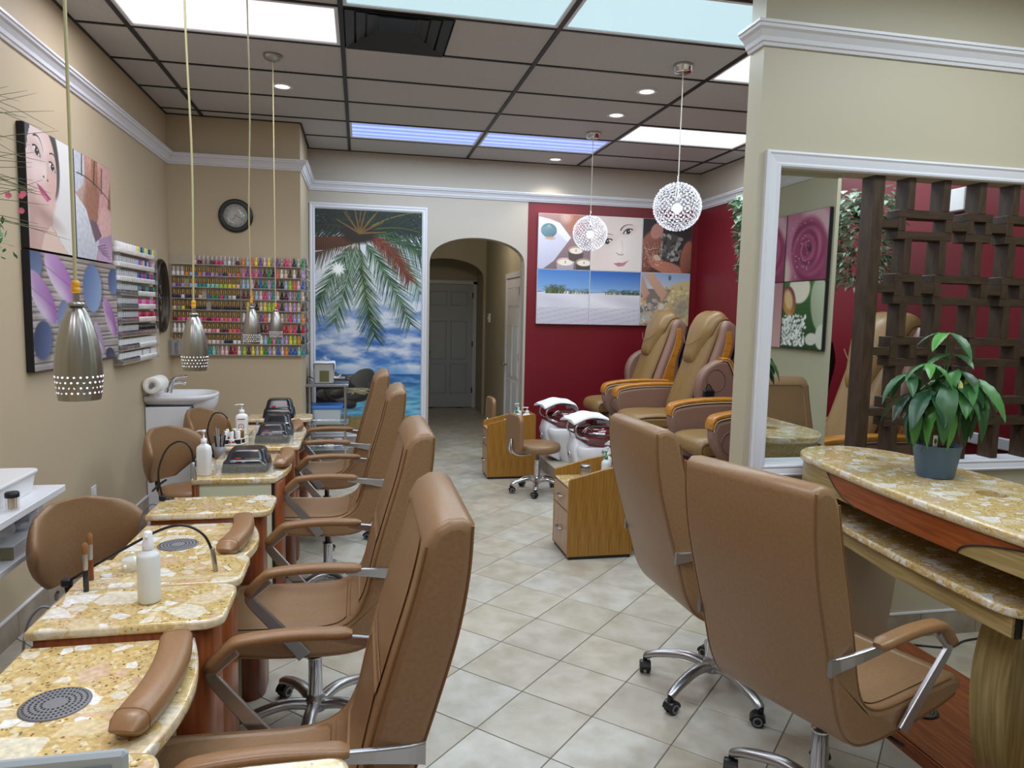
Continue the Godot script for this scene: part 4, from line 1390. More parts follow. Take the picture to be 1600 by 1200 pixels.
func station(label: String, segs: Array, near_panel := false):
	var d0: float = segs[0][1]
	var d1: float = segs[-1][2]
	var mid := (d0 + d1) / 2
	var t := thing("nail_station", label, "table", P(-0.6, 0, mid), 0, "nail stations along the left wall")
	for g in segs:
		var z0: float = mid - g[2]
		var z1: float = mid - g[1]
		var s := st()
		if g[0] == "slab":
			extr(s, round_right(-0.21, 0.252, z0 + 0.001, z1 - 0.001, 0.05), 0.773, 0.80, 0.007, true, "y", Vector3.ZERO, 2)
			part(t, "raised_slab", done(s), M.marble)
			s = st()
			extr(s, round_right(-0.195, 0.215, z0 + 0.012, z1 - 0.012, 0.07), 0.0, 0.773, 0.002, true, "y")
			part(t, "pedestal", done(s), M.cherry)
			for sz in [z0 + 0.008, z1 - 0.013]:
				part(t, "side_panel", bxm(Vector3(-0.185, 0.02, sz), Vector3(0.13, 0.72, sz + 0.005)), M.sage_panel)
			for k in 3:
				var y0 := 0.06 + k * 0.235
				var dr := part(t, "drawer", bxm(Vector3(-0.206, y0, z0 + 0.02), Vector3(-0.195, y0 + 0.22, z1 - 0.02), 0.003), M.cherry)
				part(dr, "knob", bxm(Vector3(-0.224, y0 + 0.10, (z0 + z1) / 2 - 0.03), Vector3(-0.206, y0 + 0.112, (z0 + z1) / 2 + 0.03), 0.003), M.nickel)
		else:
			var poly := PackedVector2Array([Vector2(-0.21, z0)])
			for i in 17:
				var u := i / 16.0
				poly.append(Vector2(0.185 + 0.052 * sin(PI * u), lerpf(z0, z1, u)))
			poly.append(Vector2(-0.21, z1))
			extr(s, poly, 0.728, 0.76, 0.007, true, "y", Vector3.ZERO, 2)
			part(t, "worktop", done(s), M.marble)
			part(t, "apron", bxm(Vector3(-0.19, 0.62, z0), Vector3(-0.175, 0.728, z1)), M.cherry)
			part(t, "back_panel", bxm(Vector3(-0.15, 0.05, z0), Vector3(-0.138, 0.62, z1)), M.cherry)
			# round dust vent let into the worktop
			var vz := (z0 + z1) / 2 + 0.01
			var v := part(t, "dust_vent", lathem([[0.001, 0.7585], [0.066, 0.7585], [0.068, 0.762], [0.060, 0.7635], [0.001, 0.7630]], 32), M.grey_plastic, Vector3(-0.032, 0, vz))
			var sh := st()
			for ring in 4:
				var n: int = 18 + ring * 8
				for k in n:
					var a := TAU * k / n
					var rr := 0.026 + ring * 0.011
					bx(sh, Vector3(cos(a) * rr - 0.0022, 0.7632, sin(a) * rr - 0.0022), Vector3(cos(a) * rr + 0.0022, 0.7640, sin(a) * rr + 0.0022))
			part(v, "slots", done(sh), M.black_plastic)
	if near_panel:
		var z := mid - d0
		part(t, "side_panel", bxm(Vector3(-0.195, 0, z - 0.03), Vector3(0.165, 0.728, z - 0.012)), M.sage_panel)
		part(t, "edge_strip", bxm(Vector3(0.165, 0, z - 0.032), Vector3(0.178, 0.728, z - 0.010)), M.black_plastic)
		part(t, "post", bxm(Vector3(-0.21, 0, z - 0.06), Vector3(-0.195, 0.728, z - 0.012)), M.cherry)
		var s := st()
		extr(s, round_right(0.178, 0.215, z - 0.20, z - 0.012, 0.03), 0.0, 0.728, 0.002, true, "y")
		part(t, "post", done(s), M.cherry)
	return t

func arm_cushion(label: String, dc: float, half: float, cx := -0.43):
	var t := thing("armrest_cushion", label, "cushion", P(cx, 0.7615, dc), 0, "curved armrest cushions on the worktops")
	var rings := []
	var n := 22
	for i in n + 1:
		var u := -1.0 + 2.0 * i / n
		var e := sqrt(maxf(0.0, 1.0 - pow(absf(u), 9.0)))
		e = maxf(e, 0.12)
		var c := Vector3(0.028 * (1.0 - u * u) - 0.02, 0, u * half)
		var ang := -0.25 * u
		var r := PackedVector3Array()
		for k in 16:
			var a := TAU * k / 16
			var px := cos(a)
			var py := sin(a)
			px = signf(px) * pow(absf(px), 0.7) * 0.038 * (0.6 + 0.4 * e)
			py = signf(py) * pow(absf(py), 0.7) * 0.029 * e
			r.append(c + Vector3(px * cos(ang), py + 0.029, -px * sin(ang)))
		rings.append(r)
	var s := st()
	loft(s, rings, true, true, false)
	part(t, "pad", done(s), M.leather_pad)
	for e in [-1, 1]:
		var k: int = 2 if e < 0 else n - 2
		part(t, "seam", tubem(rings_to_path(rings[k]), 0.0012, 5), M.piping)

func rings_to_path(r: PackedVector3Array) -> Array:
	var out := []
	for v in r: out.append(v)
	out.append(r[0])
	return out

func uv_lamp(label: String, at: Vector3, w: float, dep: float, h: float, tray: bool, turn := 0.0):
	var t := thing("uv_nail_lamp", label, "nail lamp", at, turn, "black UV nail lamps on the stations")
	var y := 0.004 if tray else 0.0
	var s := st()
	var rings := []
	for q in [[0.0, 1.0, 1.0, 0.0], [0.10, 1.0, 1.0, 0.0], [0.45, 0.93, 0.92, 0.01], [0.52, 0.86, 0.84, 0.015], [0.58, 0.84, 0.80, 0.02], [0.90, 0.76, 0.68, 0.03], [1.0, 0.66, 0.56, 0.03]]:
		var r := PackedVector3Array()
		for p in rrect(w * q[1], dep * q[2], 0.03, 3): r.append(Vector3(p.x, y + h * q[0], -p.y - q[3]))
		rings.append(r)
	loft(s, rings, true, true)
	part(t, "housing", done(s), mat("lamp_black", "1b1c20", 0.22))
	var sf := st()
	for k in 22:
		var x := -w * 0.44 + k * w * 0.88 / 21
		bx(sf, Vector3(x - 0.002, y + h * 0.05, dep / 2 - 0.006), Vector3(x + 0.002, y + h * 0.34, dep / 2 + 0.003))
	part(t, "vent_ribs", done(sf), M.black_plastic)
	part(t, "button", bxm(Vector3(-0.045, y + h * 0.60, dep * 0.36), Vector3(-0.018, y + h * 0.70, dep * 0.40), 0.003), mat("red_button", "b02020", 0.4))
	part(t, "handle_strip", bxm(Vector3(0.0, y + h * 0.62, dep * 0.365), Vector3(0.075, y + h * 0.66, dep * 0.40), 0.002), M.nickel)
	if tray:
		var tr := st()
		var o := rrect(w + 0.06, dep + 0.07, 0.03, 3)
		var i := inset(ccw(o), 0.003)
		var ra := []
		for q in [[o, 0.0], [o, 0.055]]:
			var r := PackedVector3Array()
			for p in q[0]: r.append(Vector3(p.x, q[1], -p.y))
			ra.append(r)
		for q in [[i, 0.055], [i, 0.003]]:
			var r := PackedVector3Array()
			for p in q[0]: r.append(Vector3(p.x, q[1], -p.y))
			ra.append(r)
		loft(tr, ra, true, false)
		part(t, "clear_tray", done(tr), M.acrylic)
	return t

func gooseneck(label: String, pts: Array, d: float, head: String):
	var t := thing("gooseneck_lamp", label, "desk lamp", P(pts[0][0], pts[0][1], d), 0, "gooseneck lamps on the nail stations")
	var path := []
	for q in pts: path.append(Vector3(q[0] - pts[0][0], q[1] - pts[0][1], q[2] if q.size() > 2 else 0.0))
	var sp := spline(path, 6)
	var n := sp.size()
	part(t, "neck", tubem(sp, 0.0042, 8), M.black_plastic)
	var e: Vector3 = sp[n - 1]
	var b: Vector3 = sp[n - 4]
	var dir := (e - b).normalized()
	part(t, "lamp_head", tubem([e - dir * 0.03, e - dir * 0.026, e + dir * 0.028, e + dir * 0.032, e + dir * 0.046], [0.004, 0.0065, 0.0075, 0.007, 0.007], 12), M[head])
	part(t, "clamp", box(0.026, 0.024, 0.026, 0.004), M.black_plastic, Vector3(0, -0.012, 0))

func pump_bottle(label: String, at: Vector3, w: float, h: float, body: Material, pump: Material, square := true, group := "pump bottles") -> Node3D:
	var t := thing("pump_bottle", label, "bottle", at, rng.randf_range(-0.4, 0.4), group)
	var s := st()
	var rings := []
	for q in [[0.0, 0.92], [0.02, 1.0], [0.70, 1.0], [0.80, 0.9], [0.86, 0.5], [0.88, 0.36], [0.93, 0.36]]:
		var r := PackedVector3Array()
		for p in rrect(w * q[1], w * q[1] * (0.8 if square else 1.0), w * q[1] * (0.2 if square else 0.499), 4): r.append(Vector3(p.x, h * 0.72 * q[0] / 0.93, -p.y))
		rings.append(r)
	loft(s, rings, true, true)
	part(t, "bottle", done(s), body)
	s = st()
	lathe(s, [[w * 0.22, h * 0.71], [w * 0.22, h * 0.79], [w * 0.07, h * 0.80], [w * 0.06, h * 0.92], [w * 0.16, h * 0.93], [w * 0.16, h * 0.97], [w * 0.02, h * 0.98]], 14)
	tube(s, [Vector3(0, h * 0.955, 0), Vector3(-w * 0.35, h * 0.955, 0), Vector3(-w * 0.55, h * 0.93, 0)], w * 0.06, 6)
	part(t, "pump", done(s), pump)
	return t

func small_round(called: String, label: String, cat: String, at: Vector3, prof: Array, m: Material, cap: Array, cm: Material, group := "", cap_name := "cap") -> Node3D:
	var t := thing(called, label, cat, at, 0, group)
	part(t, "body", lathem(prof, 18), m)
	if cap: part(t, cap_name, lathem(cap, 18), cm)
	return t

func nail_stations():
	station("golden marble nail station with the frosted spray bottle on its raised slab", [["slab", 1.06, 1.345], ["low", 1.345, 1.905], ["slab", 1.905, 2.172]])
	station("golden marble nail station with the cut-glass dish", [["slab", 2.18, 2.43], ["low", 2.43, 2.935], ["slab", 2.935, 3.20]])
	station("golden marble nail station with a pale green side panel", [["low", 3.70, 4.31], ["slab", 4.31, 4.572]], true)
	station("golden marble nail station nearest the sink", [["slab", 4.58, 4.84], ["low", 4.84, 5.405], ["slab", 5.405, 5.67]])
	arm_cushion("tan curved armrest cushion in front of the frosted spray bottle", 1.645, 0.215)
	arm_cushion("tan curved armrest cushion behind the gooseneck lamp by the glass dish", 2.70, 0.2)
	arm_cushion("tan curved armrest cushion beside the UV lamp over the pale green panel", 4.06, 0.19, -0.398)
	arm_cushion("tan curved armrest cushion on the station nearest the sink", 5.12, 0.2)
	# station 1 and 2 things
	var sb := small_round("spray_bottle", "frosted white spray bottle standing on the raised marble slab", "bottle", P(-0.563, 0.801, 2.057), [[0.001, 0.0], [0.026, 0.0], [0.029, 0.004], [0.029, 0.128], [0.026, 0.137], [0.013, 0.146], [0.012, 0.152]], M.milky, [[0.0145, 0.148], [0.0145, 0.166], [0.012, 0.170], [0.012, 0.192], [0.008, 0.197], [0.001, 0.198]], M.white_plastic, "", "spray_cap")
	part(sb, "nozzle", box(0.006, 0.006, 0.01, 0.001), M.white_plastic, Vector3(0, 0.182, 0.014))
	gooseneck("black gooseneck lamp arching over the cut-glass dish", [[-0.845, 0.79], [-0.776, 0.832], [-0.67, 0.893], [-0.582, 0.938], [-0.519, 0.948], [-0.466, 0.918], [-0.442, 0.868], [-0.437, 0.845]], 2.27, "nickel")
	var di := thing("glass_dish", "small cut-glass dish with lid on the marble slab", "dish", P(-0.68, 0.801, 2.32))
	var s := st()
	lathe(s, [[0.001, 0.0], [0.022, 0.0], [0.030, 0.012], [0.032, 0.03], [0.029, 0.03], [0.027, 0.014], [0.02, 0.005], [0.001, 0.005]], 12, Vector3.ZERO, false)
	part(di, "bowl", done(s), M.glass_clear)
	part(di, "lid", lathem([[0.001, 0.031], [0.033, 0.031], [0.031, 0.036], [0.012, 0.043], [0.005, 0.046], [0.008, 0.054], [0.001, 0.056]], 12, false), clear("cut_glass", "e8eef0", 0.35, 0.08))
	for q in [[-0.755, 2.16, "black_plastic", "black-handled nail brush standing in the slab", 0.05], [-0.772, 2.25, "cherry", "wood-handled nail brush standing in the slab", 0.02]]:
		var b := thing("nail_brush", q[3], "brush", P(q[0], 0.80, q[1]))
		part(b, "handle", lathem([[0.004, -0.002], [0.0075, 0.0], [0.0075, 0.055], [0.006, 0.062]], 10), M[q[2]])
		part(b, "ferrule", lathem([[0.0062, 0.062], [0.0068, 0.072], [0.0072, 0.108]], 10), M.alu)
		part(b, "bristles", lathem([[0.0072, 0.108], [0.008, 0.122], [0.008, 0.136], [0.002, 0.142]], 10), mat("bristle", "8a5c34", 0.9))
	one("cable_grommet", "black cable grommet ring let into the raised slab", "grommet", ringm([[0.010, 0.0], [0.016, 0.0], [0.016, 0.003], [0.010, 0.003]], 16), M.black_plastic, P(-0.775, 0.8005, 3.17))
	# mains plugs on the technician side of station 2
	for q in [[2.20, "grey power plug with a looped cord beside the brush slab"], [3.30, "grey power plug with a looped cord below the second lamp"]]:
		var pl := thing("power_plug", q[1], "plug", P(-0.845, 0.62, q[0]))
		part(pl, "socket_strip", bxm(Vector3(-0.03, -0.02, -0.06), Vector3(0.034, 0.02, 0.08), 0.004), M.white_plastic)
		part(pl, "plug_body", bxm(Vector3(-0.02, 0.02, -0.02), Vector3(0.01, 0.075, 0.014), 0.005), M.grey_plastic)
		part(pl, "cord", tubem(spline([Vector3(-0.005, 0.07, 0), Vector3(-0.01, 0.12, 0.01), Vector3(-0.04, 0.13, 0.02), Vector3(-0.075, 0.07, 0.02), Vector3(-0.09, -0.08, 0.02), Vector3(-0.08, -0.25, 0.02)], 6), 0.004, 6), M.grey_plastic)
	gooseneck("black gooseneck lamp standing between the second and third stations", [[-0.80, 0.812], [-0.815, 0.915], [-0.785, 1.008], [-0.743, 1.045], [-0.706, 1.041], [-0.684, 1.006], [-0.679, 0.952], [-0.677, 0.93]], 3.15, "alu")
	# station 3
	pump_bottle("white pump bottle on the station with the pale green panel", P(-0.765, 0.761, 3.79), 0.065, 0.235, M.white_plastic, M.white_plastic)
	uv_lamp("black UV nail lamp in a clear tray over the pale green panel", P(-0.58, 0.761, 3.93), 0.23, 0.24, 0.10, true)
	var cup := thing("brush_cup", "small cup of files and brushes beside the pump bottle", "cup", P(-0.765, 0.761, 4.2))
	part(cup, "cup", lathem([[0.001, 0], [0.028, 0], [0.033, 0.07], [0.030, 0.07], [0.026, 0.004], [0.001, 0.004]], 16), M.grey_plastic)
	for k in 8:
		var a := TAU * k / 8
		part(cup, "file", tubem([Vector3(cos(a) * 0.012, 0.006, sin(a) * 0.012), Vector3(cos(a) * 0.03, 0.13 + 0.02 * (k % 3), sin(a) * 0.03)], 0.004, 6), [M.black_plastic, M.alu, mat("file_grey", "9a98a0", 0.7)][k % 3])
	gooseneck("black gooseneck lamp with a brass head over the polish caddy", [[-0.80, 0.772], [-0.835, 0.90], [-0.806, 1.0], [-0.762, 1.011], [-0.729, 0.982], [-0.72, 0.95]], 4.24, "gold_cap")
	# polish caddy
	var cd := thing("polish_caddy", "round white wire caddy on the marble slab", "caddy", P(-0.733, 0.801, 4.44))
	s = st()
	for y in [0.004, 0.036]:
		var ring := []
		for k in 25: ring.append(Vector3(cos(TAU * k / 24) * 0.075, y, sin(TAU * k / 24) * 0.075))
		tube(s, ring, 0.003, 6, false)
	for k in 8: tube(s, [Vector3(cos(TAU * k / 8) * 0.075, 0.0, sin(TAU * k / 8) * 0.075), Vector3(cos(TAU * k / 8) * 0.075, 0.04, sin(TAU * k / 8) * 0.075)], 0.0025, 6)
	part(cd, "wire_frame", done(s), M.white_plastic)
	part(cd, "base", lathem([[0.001, 0.001], [0.076, 0.001], [0.076, 0.004], [0.001, 0.004]], 24), M.white_plastic)
	var kinds := [["gold_cap", "black_plastic", "black-bottomed bottle with gold cap"], ["white_plastic", "black_plastic", "black-labelled bottle with white cap"], ["white_plastic", "white_plastic", "white bottle with red label"], ["white_plastic", "black_plastic", "black bottle with tall white cap"]]
	for k in 9:
		var a := TAU * k / 8
		var r := 0.050 if k < 8 else 0.0
		var kd: Array = kinds[(k * 3) % 4]
		var b := thing("polish_bottle", kd[2] + " in the round wire caddy", "bottle", P(-0.733 + cos(a) * r, 0.806, 4.44 + sin(a) * r), 0, "bottles in the wire caddy")
		part(b, "bottle", lathem([[0.001, 0], [0.015, 0], [0.0155, 0.003], [0.0155, 0.028], [0.010, 0.032]], 12), M[kd[1]])
		if k % 4 == 2: part(b, "label_band", lathem([[0.0157, 0.008], [0.0157, 0.018]], 12), mat("label_red", "b01828", 0.5))
		part(b, "cap", lathem([[0.0115, 0.031], [0.012, 0.072], [0.010, 0.075], [0.001, 0.075]], 12), M[kd[0]])
	# station 4 and far slabs
	var lo := pump_bottle("white lotion pump bottle with a red round logo on the far station", P(-0.73, 0.801, 4.75), 0.072, 0.20, M.white_plastic, M.white_plastic)
	lo.rotation.y = 0.0
	part(lo, "red_logo", ring_mesh(0.014, 0.018), mat("logo_red", "a8202c", 0.5), Vector3(0, 0.055, 0.0295))
	var ltr := TextMesh.new()
	ltr.text = "A"
	ltr.font_size = 16
	ltr.pixel_size = 0.0011
	ltr.depth = 0.0006
	part(lo, "letter", ltr, M.logo_red, Vector3(0, 0.055, 0.0293))
	part(lo, "red_line", bxm(Vector3(-0.022, 0.098, 0.0285), Vector3(0.022, 0.104, 0.0295)), M.logo_red)
	uv_lamp("black UV nail lamp in a clear tray beside the wire caddy", P(-0.515, 0.801, 4.50), 0.20, 0.17, 0.10, true)
	uv_lamp("black UV nail lamp between two other lamps on the far station", P(-0.515, 0.801, 4.745), 0.20, 0.16, 0.125, false)
	uv_lamp("shiny black UV nail lamp on the worktop nearest the sink", P(-0.585, 0.801, 5.53), 0.22, 0.20, 0.13, false)
	small_round("polish_bottle", "small clear bottle beside the white lotion pump", "bottle", P(-0.64, 0.801, 4.78), [[0.001, 0], [0.016, 0], [0.016, 0.05], [0.008, 0.056]], clear("clear_bottle", "e8e8ee", 0.4), [[0.010, 0.056], [0.010, 0.085], [0.001, 0.086]], M.grey_plastic)

func ring_mesh(r0: float, r1: float) -> ArrayMesh:
	var s := st()
	var a := PackedVector3Array()
	var b := PackedVector3Array()
	for i in 24:
		var t := TAU * i / 24
		a.append(Vector3(cos(t) * r1, sin(t) * r1, 0))
		b.append(Vector3(cos(t) * r0, sin(t) * r0, 0.0004))
	loft(s, [a, b], false, false)
	return done(s)

# ---------------------------------------------------------------- swivel chairs
func star_base(t: Node3D, r: float, m: Material, turn := 0.3, seat_y := 0.40, legs := 5):
	var s := st()
	lathe(s, [[0.030, 0.085], [0.042, 0.09], [0.042, 0.125], [0.032, 0.14], [0.030, 0.15]], 16)
	part(t, "hub", done(s), m)
	part(t, "gas_cylinder", lathem([[0.026, 0.14], [0.026, 0.29], [0.029, 0.292], [0.029, 0.30], [0.016, 0.302], [0.016, seat_y]], 16), M.chrome)
	for k in legs:
		var a := turn + TAU * k / legs
		var d := Vector3(cos(a), 0, -sin(a))
		part(t, "leg", tubem(spline([d * 0.03 + Vector3.UP * 0.112, d * r * 0.4 + Vector3.UP * 0.125, d * r * 0.8 + Vector3.UP * 0.10, d * r + Vector3.UP * 0.072], 4), [0.026, 0.026, 0.0255, 0.025, 0.0245, 0.024, 0.0235, 0.023, 0.022, 0.0215, 0.021, 0.020, 0.017], 8, 0.8), m)
		var c := part(t, "caster", caster_hood(), M.black_plastic, d * r, yaw(a + 1.0 + k))
		for sx in [-1, 1]:
			part(c, "wheel", wheel_mesh(), M.black_rubber, Vector3(0.012, 0.0255, sx * 0.0145), Basis(Vector3.RIGHT, PI / 2))
			part(c, "wheel_ring", wheel_ring(), M.grey_plastic, Vector3(0.012, 0.0255, sx * 0.0235), Basis(Vector3.RIGHT, PI / 2))

func caster_hood() -> ArrayMesh:
	if not meshes.has("hood"):
		var s := st()
		lathe(s, [[0.008, 0.045], [0.010, 0.05], [0.010, 0.075]], 10)
		var poly := PackedVector2Array()
		for i in 9: poly.append(Vector2(0.012 + cos(PI * i / 8) * 0.031, 0.026 + sin(PI * i / 8) * 0.031))
		for i in 9: poly.append(Vector2(0.012 - cos(PI * i / 8) * 0.022, 0.026 + sin(PI * i / 8) * 0.022))
		extr(s, poly, -0.024, 0.024, 0.002)
		meshes.hood = done(s)
	return meshes.hood

func wheel_mesh() -> ArrayMesh:
	if not meshes.has("wheel"):
		meshes.wheel = lathem([[0.001, -0.008], [0.020, -0.008], [0.0245, -0.006], [0.0255, 0], [0.0245, 0.006], [0.020, 0.008], [0.001, 0.008]], 18)
	return meshes.wheel

func wheel_ring() -> ArrayMesh:
	if not meshes.has("wheel_ring"):
		meshes.wheel_ring = ringm([[0.012, -0.001], [0.019, -0.001], [0.019, 0.001], [0.012, 0.001]], 18)
	return meshes.wheel_ring

func exec_chair(label: String, at: Vector3, turn: float, base_turn: float, group: String) -> Node3D:
	var t := thing("salon_chair", label, "chair", at, turn, group)
	t.set_meta("stem", "salon_chair")
	# side profile: forward is +x
	var outer := spline([Vector2(-0.425, 1.168), Vector2(-0.418, 1.06), Vector2(-0.395, 0.93), Vector2(-0.352, 0.78), Vector2(-0.308, 0.64), Vector2(-0.275, 0.53), Vector2(-0.222, 0.445), Vector2(-0.13, 0.405), Vector2(0.05, 0.402), Vector2(0.24, 0.415), Vector2(0.335, 0.435)], 4)
	var lip := [Vector2(0.362, 0.455), Vector2(0.366, 0.478), Vector2(0.345, 0.498)]
	var inner := spline([Vector2(0.30, 0.506), Vector2(0.12, 0.502), Vector2(-0.03, 0.500), Vector2(-0.105, 0.515), Vector2(-0.155, 0.553), Vector2(-0.185, 0.62), Vector2(-0.208, 0.72), Vector2(-0.245, 0.86), Vector2(-0.292, 1.02), Vector2(-0.318, 1.13)], 4)
	var crown_ := [Vector2(-0.338, 1.165), Vector2(-0.368, 1.183), Vector2(-0.402, 1.185)]
	var poly := PackedVector2Array(outer + lip + inner + crown_)
	if not meshes.has("chair_shell"):
		var s := st()
		extr(s, poly, -0.235, 0.235, 0.022, true, "z", Vector3.ZERO, 3)
		meshes.chair_shell = done(s)
		# cushions follow the inner curve
		var pad := func(path: Array, wid: float, lift: float, ends: float) -> ArrayMesh:
			var rings := []
			var n: int = path.size()
			for i in n:
				var tt: Vector2 = (path[mini(i + 1, n - 1)] - path[maxi(i - 1, 0)]).normalized()
				var nn := Vector2(tt.y, -tt.x)
				var u := float(i) / (n - 1)
				var k := pow(clampf(minf(u, 1.0 - u) / ends, 0, 1), 0.5)
				var r := PackedVector3Array()
				for j in 15:
					var v := -1.0 + 2.0 * j / 14
					var hgt := lift * k * pow(maxf(0.0, 1.0 - pow(absf(v), 6.0)), 0.6) - 0.004
					var q: Vector2 = path[i] + nn * hgt
					r.append(Vector3(q.x, q.y, v * wid * (0.92 + 0.08 * k)))
				rings.append(r)
			var s2 := st()
			loft(s2, rings, false, true, true, false)
			return done(s2)
		var inn := []
		for v in inner: inn.append(v)
		var seat_path := inn.slice(0, 14)
		var lum := inn.slice(17, 27)
		var back := inn.slice(26, 37)
		for arr in [seat_path, lum, back]: arr.reverse()
		meshes.chair_seat = pad.call(seat_path, 0.205, 0.026, 0.16)
		meshes.chair_lumbar = pad.call(lum, 0.17, 0.030, 0.3)
		meshes.chair_back = pad.call(back, 0.185, 0.028, 0.2)
		var sp := st()
		for side in [-1.0, 1.0]:
			for path in [outer, inner]:
				var pp := []
				var q := inset(ccw(poly), 0.010)
				for v in path: pp.append(Vector3(v.x, v.y, side * 0.2295))
				var c := Vector2(-0.1, 0.6)
				for i in pp.size():
					var a: Vector2 = path[i]
					var tt: Vector2 = (path[mini(i + 1, path.size() - 1)] - path[maxi(i - 1, 0)]).normalized()
					var nn := Vector2(-tt.y, tt.x)
					pp[i] += Vector3(nn.x, nn.y, 0) * 0.0055
				tube(sp, pp, 0.0032, 5)
		meshes.chair_piping = done(sp)
		var ss := st()
		for v in [[14, 0.19], [17, 0.17], [27, 0.18]]:
			var q: Vector2 = inner[v[0]]
			tube(ss, [Vector3(q.x + 0.002, q.y, -v[1]), Vector3(q.x + 0.004, q.y, 0), Vector3(q.x + 0.002, q.y, v[1])], 0.002, 5)
		meshes.chair_seams = done(ss)
		# armrest pad, bracket and strut on the side z = +0.27
		var ap := spline([Vector3(-0.17, 0.728, 0), Vector3(-0.02, 0.736, 0), Vector3(0.11, 0.728, 0), Vector3(0.15, 0.712, 0), Vector3(0.205, 0.655, 0)], 5)
		var rings := []
		for i in ap.size():
			var tt: Vector3 = (ap[mini(i + 1, ap.size() - 1)] - ap[maxi(i - 1, 0)]).normalized()
			var nn := Vector3(-tt.y, tt.x, 0)
			var e := 0.55 if i == 0 or i == ap.size() - 1 else 1.0
			var r := PackedVector3Array()
			for p in rrect(0.050 * e, 0.028 * e, 0.012 * e, 3): r.append(ap[i] + nn * p.y + Vector3(0, 0, -p.x))
			rings.append(r)
		var sa := st()
		loft(sa, rings, true, true)
		meshes.chair_arm = done(sa)
		var bar := func(pts: Array, w0: float, w1: float) -> ArrayMesh:
			var rr := []
			for i in pts.size():
				var tt: Vector3 = (pts[mini(i + 1, pts.size() - 1)] - pts[maxi(i - 1, 0)]).normalized()
				var up := tt.cross(Vector3.BACK).normalized()
				var sd := up.cross(tt).normalized()
				var u := float(i) / (pts.size() - 1)
				var r := PackedVector3Array()
				for p in rrect(lerpf(w0, w1, u), 0.014, 0.004, 2): r.append(pts[i] - up * p.x + sd * p.y)
				rr.append(r)
			var s3 := st()
			loft(s3, rr, true, false)
			return done(s3)
		meshes.chair_bracket = bar.call(spline([Vector3(-0.325, 0.688, -0.032), Vector3(-0.29, 0.690, -0.03), Vector3(-0.22, 0.705, -0.012), Vector3(-0.12, 0.718, 0)], 3), 0.052, 0.022)
		meshes.chair_strut = bar.call(spline([Vector3(0.13, 0.700, 0), Vector3(0.185, 0.655, 0), Vector3(0.192, 0.638, 0), Vector3(0.165, 0.60, -0.004), Vector3(0.10, 0.52, -0.012), Vector3(0.045, 0.452, -0.018), Vector3(0.02, 0.420, -0.020)], 3), 0.024, 0.05)
	part(t, "shell", meshes.chair_shell, M.leather)
	part(t, "seat_cushion", meshes.chair_seat, M.leather)
	part(t, "lumbar_cushion", meshes.chair_lumbar, M.leather)
	part(t, "back_cushion", meshes.chair_back, M.leather)
	part(t, "piping", meshes.chair_piping, M.piping)
	part(t, "seams", meshes.chair_seams, M.piping)
	for side in [-1, 1]:
		var b := Basis() if side > 0 else Basis(Vector3(1, 0, 0), Vector3(0, 1, 0), Vector3(0, 0, -1))
		var arm := part(t, "armrest", meshes.chair_arm, M.leather_pad, Vector3(0, 0, side * 0.268), b)
		part(arm, "bracket", meshes.chair_bracket, M.alu)
		part(arm, "strut", meshes.chair_strut, M.alu)
	part(t, "tilt_plate", bxm(Vector3(-0.12, 0.375, -0.09), Vector3(0.12, 0.404, 0.09), 0.006), M.black_plastic)
	part(t, "lever", tubem([Vector3(0.02, 0.38, 0.08), Vector3(0.03, 0.375, 0.2), Vector3(0.03, 0.37, 0.25)], 0.006, 6), M.black_plastic)
	star_base(t, 0.30, M.alu, base_turn, 0.38)
	return t

func client_chairs():
	var g := "tan swivel chairs at the nail stations"
	exec_chair("tan leather swivel chair at the station with the frosted spray bottle", P(-0.19, 0, 1.66), PI, 0.6, g)
	exec_chair("tan leather swivel chair at the station with the cut-glass dish", P(-0.165, 0, 2.70), PI, 0.2, g)
	exec_chair("tan leather swivel chair at the station with the pale green panel", P(-0.175, 0, 4.06), PI - 0.03, 0.9, g)
	exec_chair("tan leather swivel chair at the station nearest the sink", P(-0.225, 0, 5.08), PI - 0.02, 0.4, g)
	var g2 := "tan swivel chairs at the drying desk"
	exec_chair("tan leather swivel chair in front of the wooden cart, at the drying desk", P(1.49, 0, 2.72), 0.05, 1.1, g2)
	exec_chair("tan leather swivel chair pulled up to the oak-legged end of the drying desk", P(1.45, 0, 1.93), 0.33, 0.55, g2)
	exec_chair("tan leather swivel chair reflected in the mirror strip", P(2.95, 0, 1.86), PI / 2, 0.55, g2)

